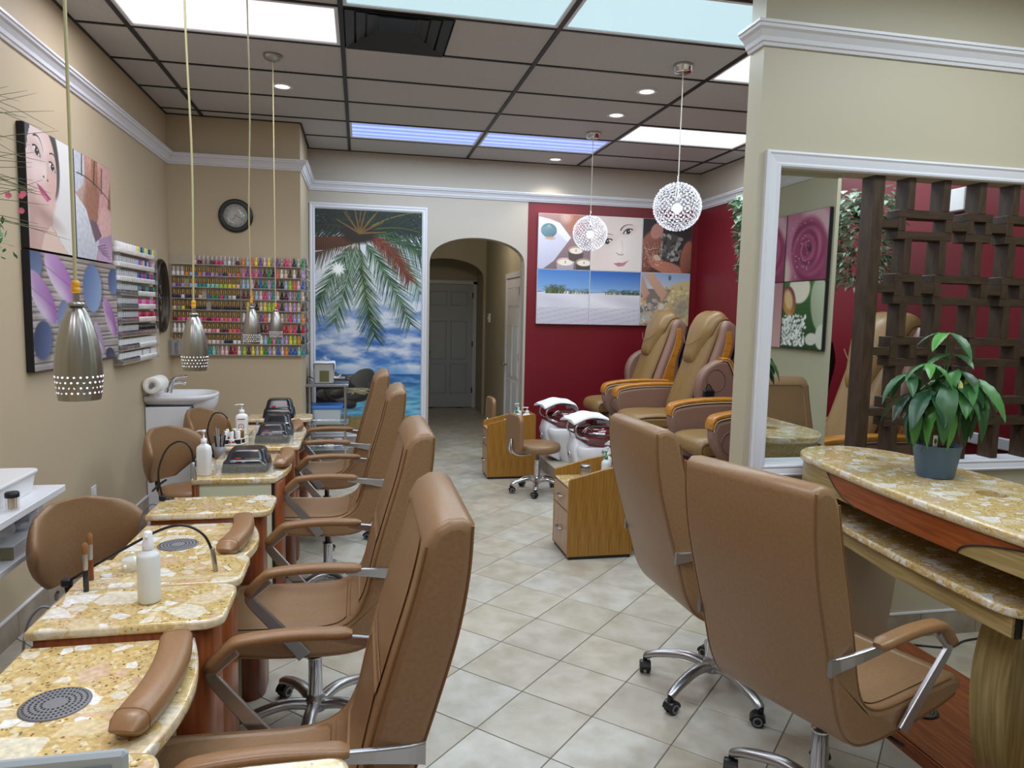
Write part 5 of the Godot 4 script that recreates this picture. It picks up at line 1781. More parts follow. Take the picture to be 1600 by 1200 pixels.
func tech_stools():
	var g := "tan technician stools by the left wall"
	var data := [["tan wrap-back technician stool beside the white shelves", -1.0, 3.075, 0.80, 0.62], ["tan wrap-back technician stool in front of the white vanity", -1.075, 4.84, 0.82, 0.45], ["tan wrap-back technician stool next to the sink basin", -1.045, 5.745, 0.82, 0.35]]
	var s := st()
	var rings := []
	# shield-shaped wrapped backrest, concave towards +x, seen in (angle, height)
	var nu := 20
	var nv := 12
	var hw := func(v: float) -> float: return (0.40 + 0.60 * sin(PI / 2 * minf(1.0, v * 1.55))) * (1.0 if v < 0.5 else sqrt(maxf(0.05, 1.0 - pow((v - 0.5) / 0.52, 2.6))))
	for k in nv + 1:
		var v := float(k) / nv
		var y := -0.15 + 0.30 * v
		var a1: float = 1.18 * hw.call(v)
		var r := PackedVector3Array()
		for i in nu + 1:
			var a := lerpf(-a1, a1, float(i) / nu)
			var e := 1.0 - pow(absf(float(i) / nu * 2 - 1), 8.0)
			var rad := 0.235 - 0.028 * e * (0.4 + 0.6 * sin(PI * clampf(v, 0.05, 0.95)))
			r.append(Vector3(0.16 - cos(a) * rad, y, sin(a) * rad))
		for i in nu + 1:
			var a := lerpf(a1, -a1, float(i) / nu)
			var e := 1.0 - pow(absf(float(i) / nu * 2 - 1), 8.0)
			var rad := 0.235 + 0.03 * e * (0.4 + 0.6 * sin(PI * clampf(v, 0.05, 0.95)))
			r.append(Vector3(0.16 - cos(a) * rad, y, sin(a) * rad))
		rings.append(r)
	loft(s, rings, true, true, true)
	meshes.stool_back = done(s)
	for q in data:
		var t := thing("technician_stool", q[0], "stool", P(q[1], 0, q[2]), -q[4], g)
		var top: float = q[3]
		part(t, "backrest", meshes.stool_back, M.leather, Vector3(-0.13, top - 0.165, 0), Basis.from_scale(Vector3(1.12, 1.12, 1.12)))
		part(t, "seat", lathem([[0.001, -0.07], [0.15, -0.07], [0.172, -0.055], [0.177, -0.03], [0.168, -0.01], [0.12, 0.0], [0.001, 0.004]], 28), M.leather, Vector3(0, top - 0.36, 0))
		part(t, "back_bracket", tubem(spline([Vector3(-0.06, top - 0.44, 0), Vector3(-0.20, top - 0.43, 0), Vector3(-0.235, top - 0.33, 0), Vector3(-0.225, top - 0.16, 0)], 5), 0.016, 8), M.black_plastic)
		part(t, "height_lever", tubem(spline([Vector3(-0.22, top - 0.40, 0.06), Vector3(-0.10, top - 0.33, 0.14), Vector3(0.0, top - 0.28, 0.20)], 5), 0.007, 6), M.black_plastic)
		star_base(t, 0.25, M.alu, 0.5, top - 0.43)

# ---------------------------------------------------------------- left corner: shelves, sink, trolley
func left_corner():
	# two white wall shelves
	one("wall_shelf", "white wall shelf carrying the white tub", "shelf", bxm(P(LEFT, 0.785, 2.7), P(-1.265, 0.815, 3.43), 0.003), M.white_paint, Vector3.ZERO, Basis(), "white wall shelves")
	one("wall_shelf", "lower white wall shelf with bags of supplies", "shelf", bxm(P(LEFT, 0.585, 2.7), P(-1.30, 0.61, 3.42), 0.003), M.white_paint, Vector3.ZERO, Basis(), "white wall shelves")
	var s := st()
	var t := thing("storage_tub", "white plastic tub with lid on the wall shelf", "tub", P(-1.475, 0.816, 3.10))
	var rings := []
	for q in [[0.0, 0.94], [0.075, 1.0]]:
		var r := PackedVector3Array()
		for p in rrect(0.27 * q[1], 0.50 * q[1], 0.03, 3): r.append(Vector3(p.x, q[0], -p.y))
		rings.append(r)
	loft(s, rings, true, false)
	part(t, "tub", done(s), M.white_plastic)
	s = st()
	extr(s, rrect(0.285, 0.52, 0.035, 4), 0.075, 0.092, 0.006, true, "y", Vector3.ZERO, 2)
	part(t, "lid", done(s), M.white_plastic)
	t = small_round("toothpick_jar", "small clear jar of wooden sticks with a black lid", "jar", P(-1.30, 0.816, 3.02), [[0.001, 0.0], [0.022, 0.0], [0.023, 0.003], [0.023, 0.052]], clear("jar_clear", "eee8dc", 0.22), [[0.0245, 0.05], [0.0245, 0.066], [0.021, 0.070], [0.001, 0.070]], M.black_plastic, "", "lid")
	for k in 22:
		var a := k * 2.4
		var r := 0.0035 * sqrt(k)
		part(t, "stick", tubem([Vector3(cos(a) * r, 0.003, sin(a) * r), Vector3(cos(a) * r * 1.05, 0.046, sin(a) * r * 1.05)], 0.0016, 5), mat("stick", "c4a274", 0.8))
	t = thing("carton", "white carton with a torn patterned edge on the lower shelf", "box", P(-1.40, 0.611, 3.20))
	part(t, "body", bxm(Vector3(-0.10, 0, -0.16), Vector3(0.085, 0.055, 0.16), 0.002), M.white_paint)
	part(t, "torn_edge", bxm(Vector3(0.02, 0.002, 0.1585), Vector3(0.087, 0.05, 0.163)), mat("torn", "8c8468", 0.9))
	for q in [[-1.42, 3.09, 0.09, "clear bag of wrapped white supplies on the carton"], [-1.38, 3.26, 0.075, "clear bag with blue labels on the carton"], [-1.40, 3.375, 0.06, "crumpled clear bag hanging over the shelf end"]]:
		var b := thing("plastic_bag", q[3], "bag", P(q[0], 0.667, q[1]), 0, "clear bags on the lower shelf")
		s = st()
		var f := FastNoiseLite.new()
		f.seed = int(q[1] * 100)
		f.frequency = 9.0
		rings = []
		for i in 9:
			var a := PI * i / 8
			var r := PackedVector3Array()
			for k in 16:
				var p := TAU * k / 16
				var v := Vector3(sin(a) * cos(p) * q[2], (1 - cos(a)) * 0.055, sin(a) * sin(p) * q[2] * -0.8)
				r.append(v * (1.0 + 0.35 * f.get_noise_3dv(v * 4.0)))
			rings.append(r)
		loft(s, rings, true, false)
		part(b, "film", done(s), clear("bag_film", "e6e8ec", 0.45, 0.12))
		for k in 3:
			part(b, "packet", box(0.05, 0.028, 0.07, 0.004), [mat("packet_white", "e8e8ea", 0.6), mat("packet_blue", "5a6a8c", 0.6), mat("packet_grey", "b8bac0", 0.6)][k], Vector3(-0.02 + 0.02 * k, 0.004 + 0.03 * k, 0.01 * k - 0.015), yaw(k * 0.7))
	# outlets
	for q in [[4.81, 0.36, "white wall outlet behind the wrap-back stool", 0.12], [5.29, 0.18, "small white wall outlet just above the tile skirting", 0.06]]:
		var o := thing("wall_outlet", q[2], "outlet", P(LEFT, q[1], q[0]), 0, "wall outlets")
		part(o, "plate", bxm(Vector3(0, 0, -q[3] * 0.32), Vector3(0.006, q[3], q[3] * 0.32), 0.002), M.white_plastic)
		for k in 2: part(o, "socket", bxm(Vector3(0.006, q[3] * (0.15 + k * 0.42), -q[3] * 0.15), Vector3(0.008, q[3] * (0.42 + k * 0.42), q[3] * 0.15), 0.001), M.paper)
	# vanity with basin, standing in the corner
	t = thing("vanity_cabinet", "white vanity cabinet under the corner wash basin", "cabinet", P(-1.415, 0, 6.18))
	part(t, "body", bxm(Vector3(-0.20, 0.0, -0.27), Vector3(0.115, 0.82, 0.25), 0.004), M.white_paint)
	for k in 2:
		var dr := part(t, "door", bxm(Vector3(0.115, 0.08, -0.26 + k * 0.26), Vector3(0.132, 0.74, -0.01 + k * 0.255), 0.004), M.white_paint)
		part(dr, "handle", tubem([Vector3(0.135, 0.60, -0.03 + k * 0.05), Vector3(0.15, 0.60, -0.03 + k * 0.05), Vector3(0.15, 0.50, -0.03 + k * 0.05), Vector3(0.135, 0.50, -0.03 + k * 0.05)], 0.004, 6), M.chrome)
	t = thing("wash_basin", "white ceramic wash basin with a bulging front bowl", "sink", P(-1.415, 0.8205, 6.18))
	# outline: square to the wall, bowing out towards +x
	var outl := func(sc: float) -> PackedVector2Array:
		var o := PackedVector2Array([Vector2(-0.20, -0.275)])
		for i in 17:
			var a := -PI / 2 + PI * i / 16
			o.append(Vector2(0.09 + cos(a) * 0.20 * sc, sin(a) * 0.275))
		o.append(Vector2(-0.20, 0.275))
		return o
	s = st()
	rings = []
	var O: PackedVector2Array = outl.call(1.0)
	for q in [[0.0, 0.55, 0.05], [0.02, 0.8, 0.05], [0.05, 0.97, 0.05], [0.075, 1.0, 0.0], [0.085, 0.985, 0.0], [0.085, 0.88, 0.02], [0.06, 0.80, 0.02], [0.03, 0.60, 0.02], [0.018, 0.30, 0.02]]:
		var r := PackedVector3Array()
		for p in O:
			var c := Vector2(0.02, 0)
			var z: Vector2 = c + (p - c) * q[1]
			if q[0] < 0.076 and q[1] < 1.0 and p.x < -0.1 and q[0] != 0.06 and q[0] != 0.03 and q[0] != 0.018: z = Vector2(p.x, p.y * minf(1.0, q[1] + 0.02))
			r.append(Vector3(z.x, q[0], -z.y))
		rings.append(r)
	loft(s, rings, true, true)
	part(t, "bowl", done(s), M.white_ceramic)
	part(t, "drain", lathem([[0.001, 0.019], [0.02, 0.019], [0.02, 0.022], [0.001, 0.022]], 16), M.chrome, Vector3(0.02, 0, 0))
	# bulging underside in front of the cabinet
	s = st()
	rings = []
	for q in [[-0.14, 0.10], [-0.10, 0.45], [-0.05, 0.78], [0.0, 0.95], [0.05, 1.0]]:
		var r := PackedVector3Array()
		for i in 17:
			var a := -PI / 2 + PI * i / 16
			r.append(Vector3(0.132 + cos(a) * 0.157 * q[1], q[0], -sin(a) * 0.19 * q[1]))
		rings.append(r)
	loft(s, rings, true, true)
	part(t, "apron_bowl", done(s), M.white_ceramic)
	var fc := thing("faucet", "chrome lever mixer tap on the wash basin", "faucet", P(-1.50, 0.906, 6.18))
	part(fc, "body", tubem(spline([Vector3(0, 0, 0), Vector3(0.01, 0.05, 0), Vector3(0.03, 0.10, 0)], 4), 0.024, 12), M.chrome)
	part(fc, "spout", tubem(spline([Vector3(0.02, 0.07, 0), Vector3(0.08, 0.085, 0), Vector3(0.13, 0.075, 0)], 4), 0.015, 10), M.chrome)
	part(fc, "lever", tubem([Vector3(0.03, 0.10, 0), Vector3(0.05, 0.125, 0), Vector3(0.14, 0.135, 0)], [0.02, 0.014, 0.008], 10), M.chrome)
	part(fc, "pop_up_rod", tubem([Vector3(-0.03, 0, 0.0), Vector3(-0.03, 0.07, 0)], 0.004, 6), M.chrome)
	# paper towel roll on a wall holder
	t = thing("paper_roll", "white paper towel roll on a short wall holder above the basin", "paper roll", P(LEFT + 0.075, 0.995, 5.98))
	s = st()
	lathe(s, [[0.018, -0.12], [0.062, -0.12], [0.064, -0.117], [0.064, 0.117], [0.062, 0.12], [0.018, 0.12], [0.018, -0.12]], 32)
	part(t, "roll", done(s), M.paper, Vector3.ZERO, Basis(Vector3.RIGHT, PI / 2))
	part(t, "rod", tubem([Vector3(0, 0, -0.135), Vector3(0, 0, 0.135)], 0.016, 12), M.grey_plastic)
	part(t, "bracket", tubem([Vector3(-0.075, 0, -0.13), Vector3(0, 0, -0.13)], 0.008, 8), M.grey_plastic)
	# glass and chrome trolley in front of the mural
	t = thing("trolley", "chrome trolley with glass shelves in front of the mural", "trolley", P(-0.315, 0, 7.45))
	for x in [-0.17, 0.17]:
		for z in [-0.15, 0.15]:
			part(t, "post", tubem([Vector3(x, 0.05, z), Vector3(x, 0.86, z)], 0.011, 10), M.chrome)
			part(t, "caster", box(0.02, 0.05, 0.03, 0.004), M.black_rubber, Vector3(x, 0, z))
	for y in [0.20, 0.46]:
		part(t, "glass_shelf", bxm(Vector3(-0.20, y, -0.18), Vector3(0.20, y + 0.006, 0.18), 0.002), clear("shelf_glass", "b8c8c8", 0.35))
	part(t, "top_shelf", bxm(Vector3(-0.205, 0.835, -0.185), Vector3(0.205, 0.86, 0.185), 0.004), M.alu)
	for y in [0.24, 0.50]:
		part(t, "rail", tubem([Vector3(-0.17, y, 0.15), Vector3(0.17, y, 0.15)], 0.005, 6), M.chrome)
	var bn := thing("storage_box", "clear storage box with a blue lid on the trolley", "box", P(-0.325, 0.467, 7.45))
	s = st()
	rings = []
	for q in [[0.0, 0.88], [0.14, 1.0]]:
		var r := PackedVector3Array()
		for p in rrect(0.29 * q[1], 0.25 * q[1], 0.03, 3): r.append(Vector3(p.x, q[0], -p.y))
		rings.append(r)
	loft(s, rings, true, false)
	part(bn, "box", done(s), mat("box_milky", "c8d2da", 0.3))
	s = st()
	extr(s, rrect(0.315, 0.275, 0.03, 4), 0.135, 0.175, 0.012, true, "y", Vector3.ZERO, 2)
	part(bn, "lid", done(s), M.blue_lid)
	for q in [[-0.30, 0.207, 7.40, "small white jar with lid low on the trolley", "white_plastic"], [-0.22, 0.207, 7.46, "lilac jar low on the trolley", "lilac"], [-0.40, 0.207, 7.44, "grey tin low on the trolley", "grey_plastic"]]:
		if q[4] == "lilac": mat("lilac", "8c8cc4", 0.5)
		small_round("jar", q[3], "jar", P(q[0], q[1], q[2]), [[0.001, 0], [0.04, 0], [0.042, 0.004], [0.042, 0.055]], M[q[4]], [[0.044, 0.055], [0.044, 0.075], [0.04, 0.079], [0.001, 0.079]], M.white_plastic, "jars on the trolley", "lid")
	# paraffin/sterilizer unit with a white towel over it
	var mc := thing("wax_warmer", "grey wax warmer under a white towel on the trolley", "appliance", P(-0.345, 0.861, 7.45))
	part(mc, "housing", bxm(Vector3(-0.10, 0.0, -0.12), Vector3(0.09, 0.20, 0.12), 0.012), mat("warmer_grey", "b4b4b0", 0.35))
	part(mc, "window", bxm(Vector3(-0.045, 0.02, 0.12), Vector3(0.045, 0.13, 0.124), 0.002), mat("wax_window", "6c6a44", 0.2))
	part(mc, "drain_tap", tubem([Vector3(0.09, 0.06, 0.06), Vector3(0.13, 0.06, 0.06), Vector3(0.16, 0.09, 0.06)], 0.008, 8), M.chrome)
	part(mc, "side_tray", bxm(Vector3(0.09, 0.05, -0.05), Vector3(0.20, 0.058, 0.12), 0.002), M.alu)
	part(mc, "cord", tubem(spline([Vector3(-0.10, 0.03, 0), Vector3(-0.16, 0.06, 0.05), Vector3(-0.17, -0.05, 0.12), Vector3(-0.16, -0.2, 0.10)], 6), 0.004, 6), M.black_plastic)
	part(mc, "lid_knob", lathem([[0.05, 0.225], [0.055, 0.235], [0.02, 0.245], [0.018, 0.262], [0.001, 0.266]], 16), M.glass_clear)
	var tw := thing("towel", "white folded towel draped over the wax warmer", "towel", P(-0.345, 1.062, 7.45))
	s = st()
	rings = []
	for k in 15:
		var u := -1.0 + 2.0 * k / 14
		var x := clampf(u * 0.17, -0.112, 0.102)
		var y := -maxf(0.0, absf(u) * 0.17 - 0.107) * 1.1 + 0.012
		var r := PackedVector3Array()
		for j in 9:
			var v := -1.0 + 2.0 * j / 8
			r.append(Vector3(x, y - 0.018 * maxf(0, absf(v) - 0.7) + 0.003 * sin(k * 1.3 + j), v * 0.135))
		for j in 9:
			var v := 1.0 - 2.0 * j / 8
			r.append(Vector3(x * 0.96, y - 0.011, v * 0.130))
		rings.append(r)
	loft(s, rings, true, true, true)
	part(tw, "cloth", done(s), M.towel)

# ---------------------------------------------------------------- nail polish racks
const SHADES := {"pale pink": "e8c0c4", "pink": "e07a9a", "hot pink": "d83a7c", "coral": "e86a58", "red": "b81828", "wine": "6a1428", "plum": "5a2450", "purple": "7c4a9c", "lilac": "b49cd0", "pale blue": "9cc0e0", "blue": "2c62b8", "navy": "1e2450", "teal": "2a8c90", "mint": "8cd0c0", "green": "2c8c48", "lime": "a8d030", "yellow": "e6d840", "orange": "e88a2c", "brown": "5a3a30", "taupe": "a08c84", "white": "e6e4e4", "silver grey": "b4b4b8", "black": "1e1c20", "dark green": "20402c", "beige": "d8c0aa"}

func polish(name_: String, shade: String, cap: String, label: String, at: Vector3, group: String, sc := 1.0):
	var t := Node3D.new()
	t.name = numbered(name_)
	add_child(t)
	t.position = at
	t.scale = Vector3.ONE * sc
	tag(t, label, "bottle", group)
	if not meshes.has("polish_body"):
		meshes.polish_body = lathem([[0.001, 0], [0.0145, 0], [0.0155, 0.002], [0.0155, 0.030], [0.012, 0.037], [0.008, 0.040]], 10)
		meshes.polish_cap = lathem([[0.0085, 0.038], [0.0095, 0.042], [0.0078, 0.076], [0.006, 0.079], [0.0005, 0.079]], 8)
		meshes.gel_body = lathem([[0.001, 0], [0.0150, 0], [0.0160, 0.002], [0.0160, 0.026], [0.014, 0.031], [0.010, 0.033]], 10)
		meshes.gel_cap = lathem([[0.0108, 0.031], [0.0108, 0.076], [0.009, 0.079], [0.0005, 0.079]], 8)
	var gel := cap == "gold"
	part(t, "glass", meshes.gel_body if gel else meshes.polish_body, mat("polish " + shade, SHADES[shade], 0.18))
	var cm: Material = M.gold_cap if gel else mat("cap " + cap, {"same": SHADES[shade], "black": "1a1a1c", "white": "e8e8e8", "clear": "c8bcc0"}.get(cap, "c8bcc0"), 0.3)
	if cap == "same": cm = mat("polish " + shade, SHADES[shade], 0.18)
	part(t, "cap", meshes.gel_cap if gel else meshes.polish_cap, cm)

func rack(label: String, w: float, h: float, rows: int, at: Vector3, turn: float, group: String, dep := 0.042, lip := 0.012) -> Node3D:
	var t := thing("polish_rack", label, "rack", at, turn, group)
	part(t, "back_sheet", bxm(Vector3(-w / 2, 0, 0.0), Vector3(w / 2, h, 0.003)), M.acrylic)
	for k in rows:
		var y := k * (h / rows)
		part(t, "ledge", bxm(Vector3(-w / 2, y, 0.003), Vector3(w / 2, y + 0.004, dep)), mat("ledge_acrylic", "b0a494", 0.15))
		part(t, "lip", bxm(Vector3(-w / 2, y + 0.004, dep - 0.003), Vector3(w / 2, y + lip, dep)), M.acrylic)
	for x in [-w / 2, w / 2 - 0.003]: part(t, "end_plate", bxm(Vector3(x, 0, 0.003), Vector3(x + 0.003, h, dep)), M.acrylic)
	return t

func ordinal(k: int) -> String:
	return ["top", "second", "third", "fourth", "fifth", "sixth", "seventh", "eighth", "bottom"][k]

func polish_racks():
	var g := RandomNumberGenerator.new()
	g.seed = 77
	var y0 := 1.172
	var pitch := 0.0985
	# left half: gold-capped gel polish, right half: bright polish
	rack("clear acrylic polish rack of gold-capped bottles below the clock", 0.565, pitch * 9, 9, P(-1.317, y0, BUMP_D), 0, "clear polish racks")
	rack("clear acrylic polish rack of bright bottles beside the mural", 0.545, pitch * 9, 9, P(-0.757, y0, BUMP_D), 0, "clear polish racks")
	var rowsL := [
		["clear", ["-", "-", "-", "-", "-", "pale pink", "wine", "taupe", "taupe", "brown", "hot pink", "hot pink", "silver grey", "white", "silver grey", "wine"]],
		["gold", ["white", "white", "white", "orange", "pale blue", "blue", "orange", "lilac", "purple", "lilac", "taupe", "purple", "dark green", "pink", "taupe", "coral"]],
		["gold", ["lilac", "purple", "lilac", "-", "pale blue", "pale blue", "teal", "teal", "mint", "mint", "mint", "lime", "lime", "yellow", "yellow", "pale pink"]],
		["gold", ["navy", "navy", "white", "navy", "navy", "brown", "beige", "-", "blue", "green", "green", "hot pink", "teal", "silver grey", "white", "navy"]],
		["gold", ["beige", "taupe", "yellow", "brown", "navy", "black", "black", "navy", "-", "navy", "black", "brown", "black", "navy", "black", "black"]],
		["gold", ["wine", "hot pink", "pink", "hot pink", "wine", "hot pink", "pink", "hot pink", "wine", "hot pink", "hot pink", "pink", "coral", "pink", "hot pink", "pink"]],
		["gold", ["white", "white", "white", "pale pink", "pale pink", "beige", "pale pink", "pale pink", "pale pink", "pink", "pale pink", "plum", "plum", "coral", "coral", "hot pink"]],
		["gold", ["taupe", "white", "beige", "white", "pale pink", "beige", "silver grey", "pale pink", "beige", "white", "pale pink", "silver grey", "navy", "navy", "white", "white"]],
		["same", ["-", "coral", "pink", "mint", "pale pink", "red", "beige", "white", "teal", "mint", "taupe", "pale pink", "pale pink", "wine", "red", "white"]]]
	for r in 9:
		for k in 16:
			var sh: String = rowsL[r][1][k]
			if sh == "-": continue
			var cap: String = rowsL[r][0]
			if r == 6 and k < 3: cap = "white"
			if r == 1 and k < 3: cap = "clear"
			polish("nail_polish", sh, cap, "%s nail polish bottle, %s shelf of the rack below the clock" % [sh, ordinal(r)], P(-1.582 + k * 0.0352, y0 + (8 - r) * pitch + 0.004, BUMP_D - 0.022), "%s polish, %s shelf below the clock" % [sh, ordinal(r)])
	var pool := SHADES.keys()
	for r in 9:
		for k in 15:
			var sh: String = pool[g.randi() % pool.size()]
			if r == 6 and k > 8: sh = ["red", "coral", "hot pink", "black", "red"][k % 5]
			polish("nail_polish", sh, "same", "%s nail polish bottle, %s shelf of the rack beside the mural" % [sh, ordinal(r)], P(-1.008 + k * 0.036, y0 + (8 - r) * pitch + 0.004, BUMP_D - 0.022), "%s polish, %s shelf beside the mural" % [sh, ordinal(r)])
	# rack on the return wall, seen edge-on
	rack("clear acrylic polish rack on the return wall facing the mural", 0.5, pitch * 9, 9, P(BUMP_X, y0, 7.12), PI / 2, "clear polish racks")
	for r in 9:
		for k in 4:
			polish("nail_polish", ["black", "wine", "plum", "navy"][(r + k) % 4], "black", "dark nail polish bottle with a black cap, %s shelf of the return wall rack" % ordinal(r), P(BUMP_X + 0.022, y0 + (8 - r) * pitch + 0.004, 6.90 + k * 0.05), "dark polish on the return wall, %s shelf" % ordinal(r), 1.15)
	# grey holder low at the left end of the back rack
	var hd := thing("tip_holder", "clear wall holder with two grey tubes beside the oval mirror", "holder", P(-1.575, 1.175, BUMP_D - 0.092))
	part(hd, "tray", bxm(Vector3(-0.04, 0, -0.045), Vector3(0.08, 0.15, 0.045), 0.002), M.acrylic)
	for k in 2: part(hd, "tube", lathem([[0.018, 0.004], [0.018, 0.13], [0.001, 0.132]], 12), M.grey_plastic, Vector3(-0.012 + k * 0.05, 0, 0))
	# left wall rack: white-labelled gel pots
	var ly := 1.197
	var lp := 0.094
	rack("clear acrylic rack of white-capped bottles on the left wall", 0.90, lp * 9, 9, P(LEFT + 0.004, ly, 5.705), PI / 2, "clear polish racks", 0.06, 0.03)
	var right_rows := [["teal", "yellow", "silver grey", "navy"], ["blue", "coral", "pale blue", "navy", "lilac"], ["red", "blue", "navy", "purple"], ["dark green", "green", "purple", "black"], ["pink", "hot pink", "hot pink", "lilac"], ["red", "hot pink", "red", "wine"], ["black", "black", "black", "black"], ["white", "white", "white", "white"], ["white", "white", "silver grey", "white"]]
	if not meshes.has("jar_body"):
		meshes.jar_body = lathem([[0.001, 0], [0.021, 0], [0.022, 0.002], [0.022, 0.030], [0.016, 0.034]], 8)
		meshes.jar_cap = lathem([[0.016, 0.034], [0.0165, 0.070], [0.014, 0.073], [0.001, 0.073]], 8)
	for r in 9:
		for k in 18:
			var left := k < 9
			var body := "white"
			var cap := "white"
			if left:
				cap = "silver grey" if r > 0 and r < 7 else "white"
				body = "black" if r > 2 else "white"
				if k % 5 == 2 and r > 2: body = ["wine", "plum", "dark green", "navy"][(r + k) % 4]
			else:
				cap = right_rows[r][k % right_rows[r].size()]
				if r == 6: body = "brown"
			var t := Node3D.new()
			t.name = numbered("gel_pot")
			add_child(t)
			t.position = P(LEFT + 0.03, ly + (8 - r) * lp + 0.004, 5.285 + k * 0.0495)
			tag(t, "%s gel bottle with a %s cap, %s shelf of the left wall rack" % [body, cap, ordinal(r)], "bottle", "%s and %s gel bottles, %s shelf of the left wall rack" % [body, cap, ordinal(r)])
			part(t, "pot", meshes.jar_body, mat("polish " + body, SHADES[body], 0.18))
			part(t, "cap", meshes.jar_cap, mat("polish " + cap, SHADES[cap], 0.18))

# ---------------------------------------------------------------- drying desk on the right
func desk_outline(xf: float, xr: float, d0: float, d1: float, bow: float, rend: float) -> PackedVector2Array:
	# (x, z): front (towards -x) bowed, far end rounded
	var out := PackedVector2Array()
	var n := 24
	for i in n + 1:
		var u := float(i) / n
		var d := lerpf(d0, d1 - rend, u)
		out.append(Vector2(xf - bow * sin(PI * u) + 0.0, -d))
	for i in 13:
		var a := PI / 2 * i / 12
		out.append(Vector2(xf + (xr - xf) * 0.5 * (1 - cos(a)), -(d1 - rend + rend * sin(a))))
	for i in 13:
		var a := PI / 2 - PI / 2 * i / 12
		out.append(Vector2(xr - (xr - xf) * 0.5 * (1 - cos(a)), -(d1 - rend + rend * sin(a))))
	out.append(Vector2(xr, -d0))
	return out

# slab with round holes: the outline is cut at every hole into pieces without holes
func holed_slab(outl: PackedVector2Array, holes: Array, r: float, y0: float, y1: float, o: Vector3) -> ArrayMesh:
	var s := st()
	var poly := ccw(outl)
	var bev := 0.008
	var rings := []
	for q in [[y0, bev], [y0 + bev, 0.0], [y1 - bev, 0.0], [y1 - bev * 0.3, bev * 0.3], [y1, bev]]:
		var rr := PackedVector3Array()
		for p in inset(poly, q[1]): rr.append(Vector3(p.x, q[0], p.y) + o)
		rings.append(rr)
	loft(s, rings, false, true, true)
	var cuts := [-10.0]
	for h in holes: cuts.append(h.y)
	cuts.append(10.0)
	s.set_smooth_group(0xFFFFFFFF)
	for k in cuts.size() - 1:
		var band := PackedVector2Array([Vector2(-10, cuts[k]), Vector2(10, cuts[k]), Vector2(10, cuts[k + 1]), Vector2(-10, cuts[k + 1])])
		var pieces := Geometry2D.intersect_polygons(inset(poly, bev), band)
		for h in holes:
			var next: Array[PackedVector2Array] = []
			for p in pieces: next.append_array(Geometry2D.clip_polygons(p, circle2(r, 28, h.x, h.y)))
			pieces = next
		for p in pieces:
			var idx := Geometry2D.triangulate_polygon(p)
			for i in range(0, idx.size(), 3):
				var a := p[idx[i]]
				var b := p[idx[i + 1]]
				var c := p[idx[i + 2]]
				var pos := (b - a).cross(c - a) > 0
				for y in [y0, y1]:
					tri(s, Vector3(a.x, y, a.y) + o, Vector3(b.x, y, b.y) + o, Vector3(c.x, y, c.y) + o, pos == (y == y0))
	for h in holes:
		var ra := PackedVector3Array()
		var rb := PackedVector3Array()
		for p in circle2(r, 28, h.x, h.y):
			ra.append(Vector3(p.x, y0, p.y) + o)
			rb.append(Vector3(p.x, y1, p.y) + o)
		loft(s, [ra, rb], false, true, false)
	return done(s)

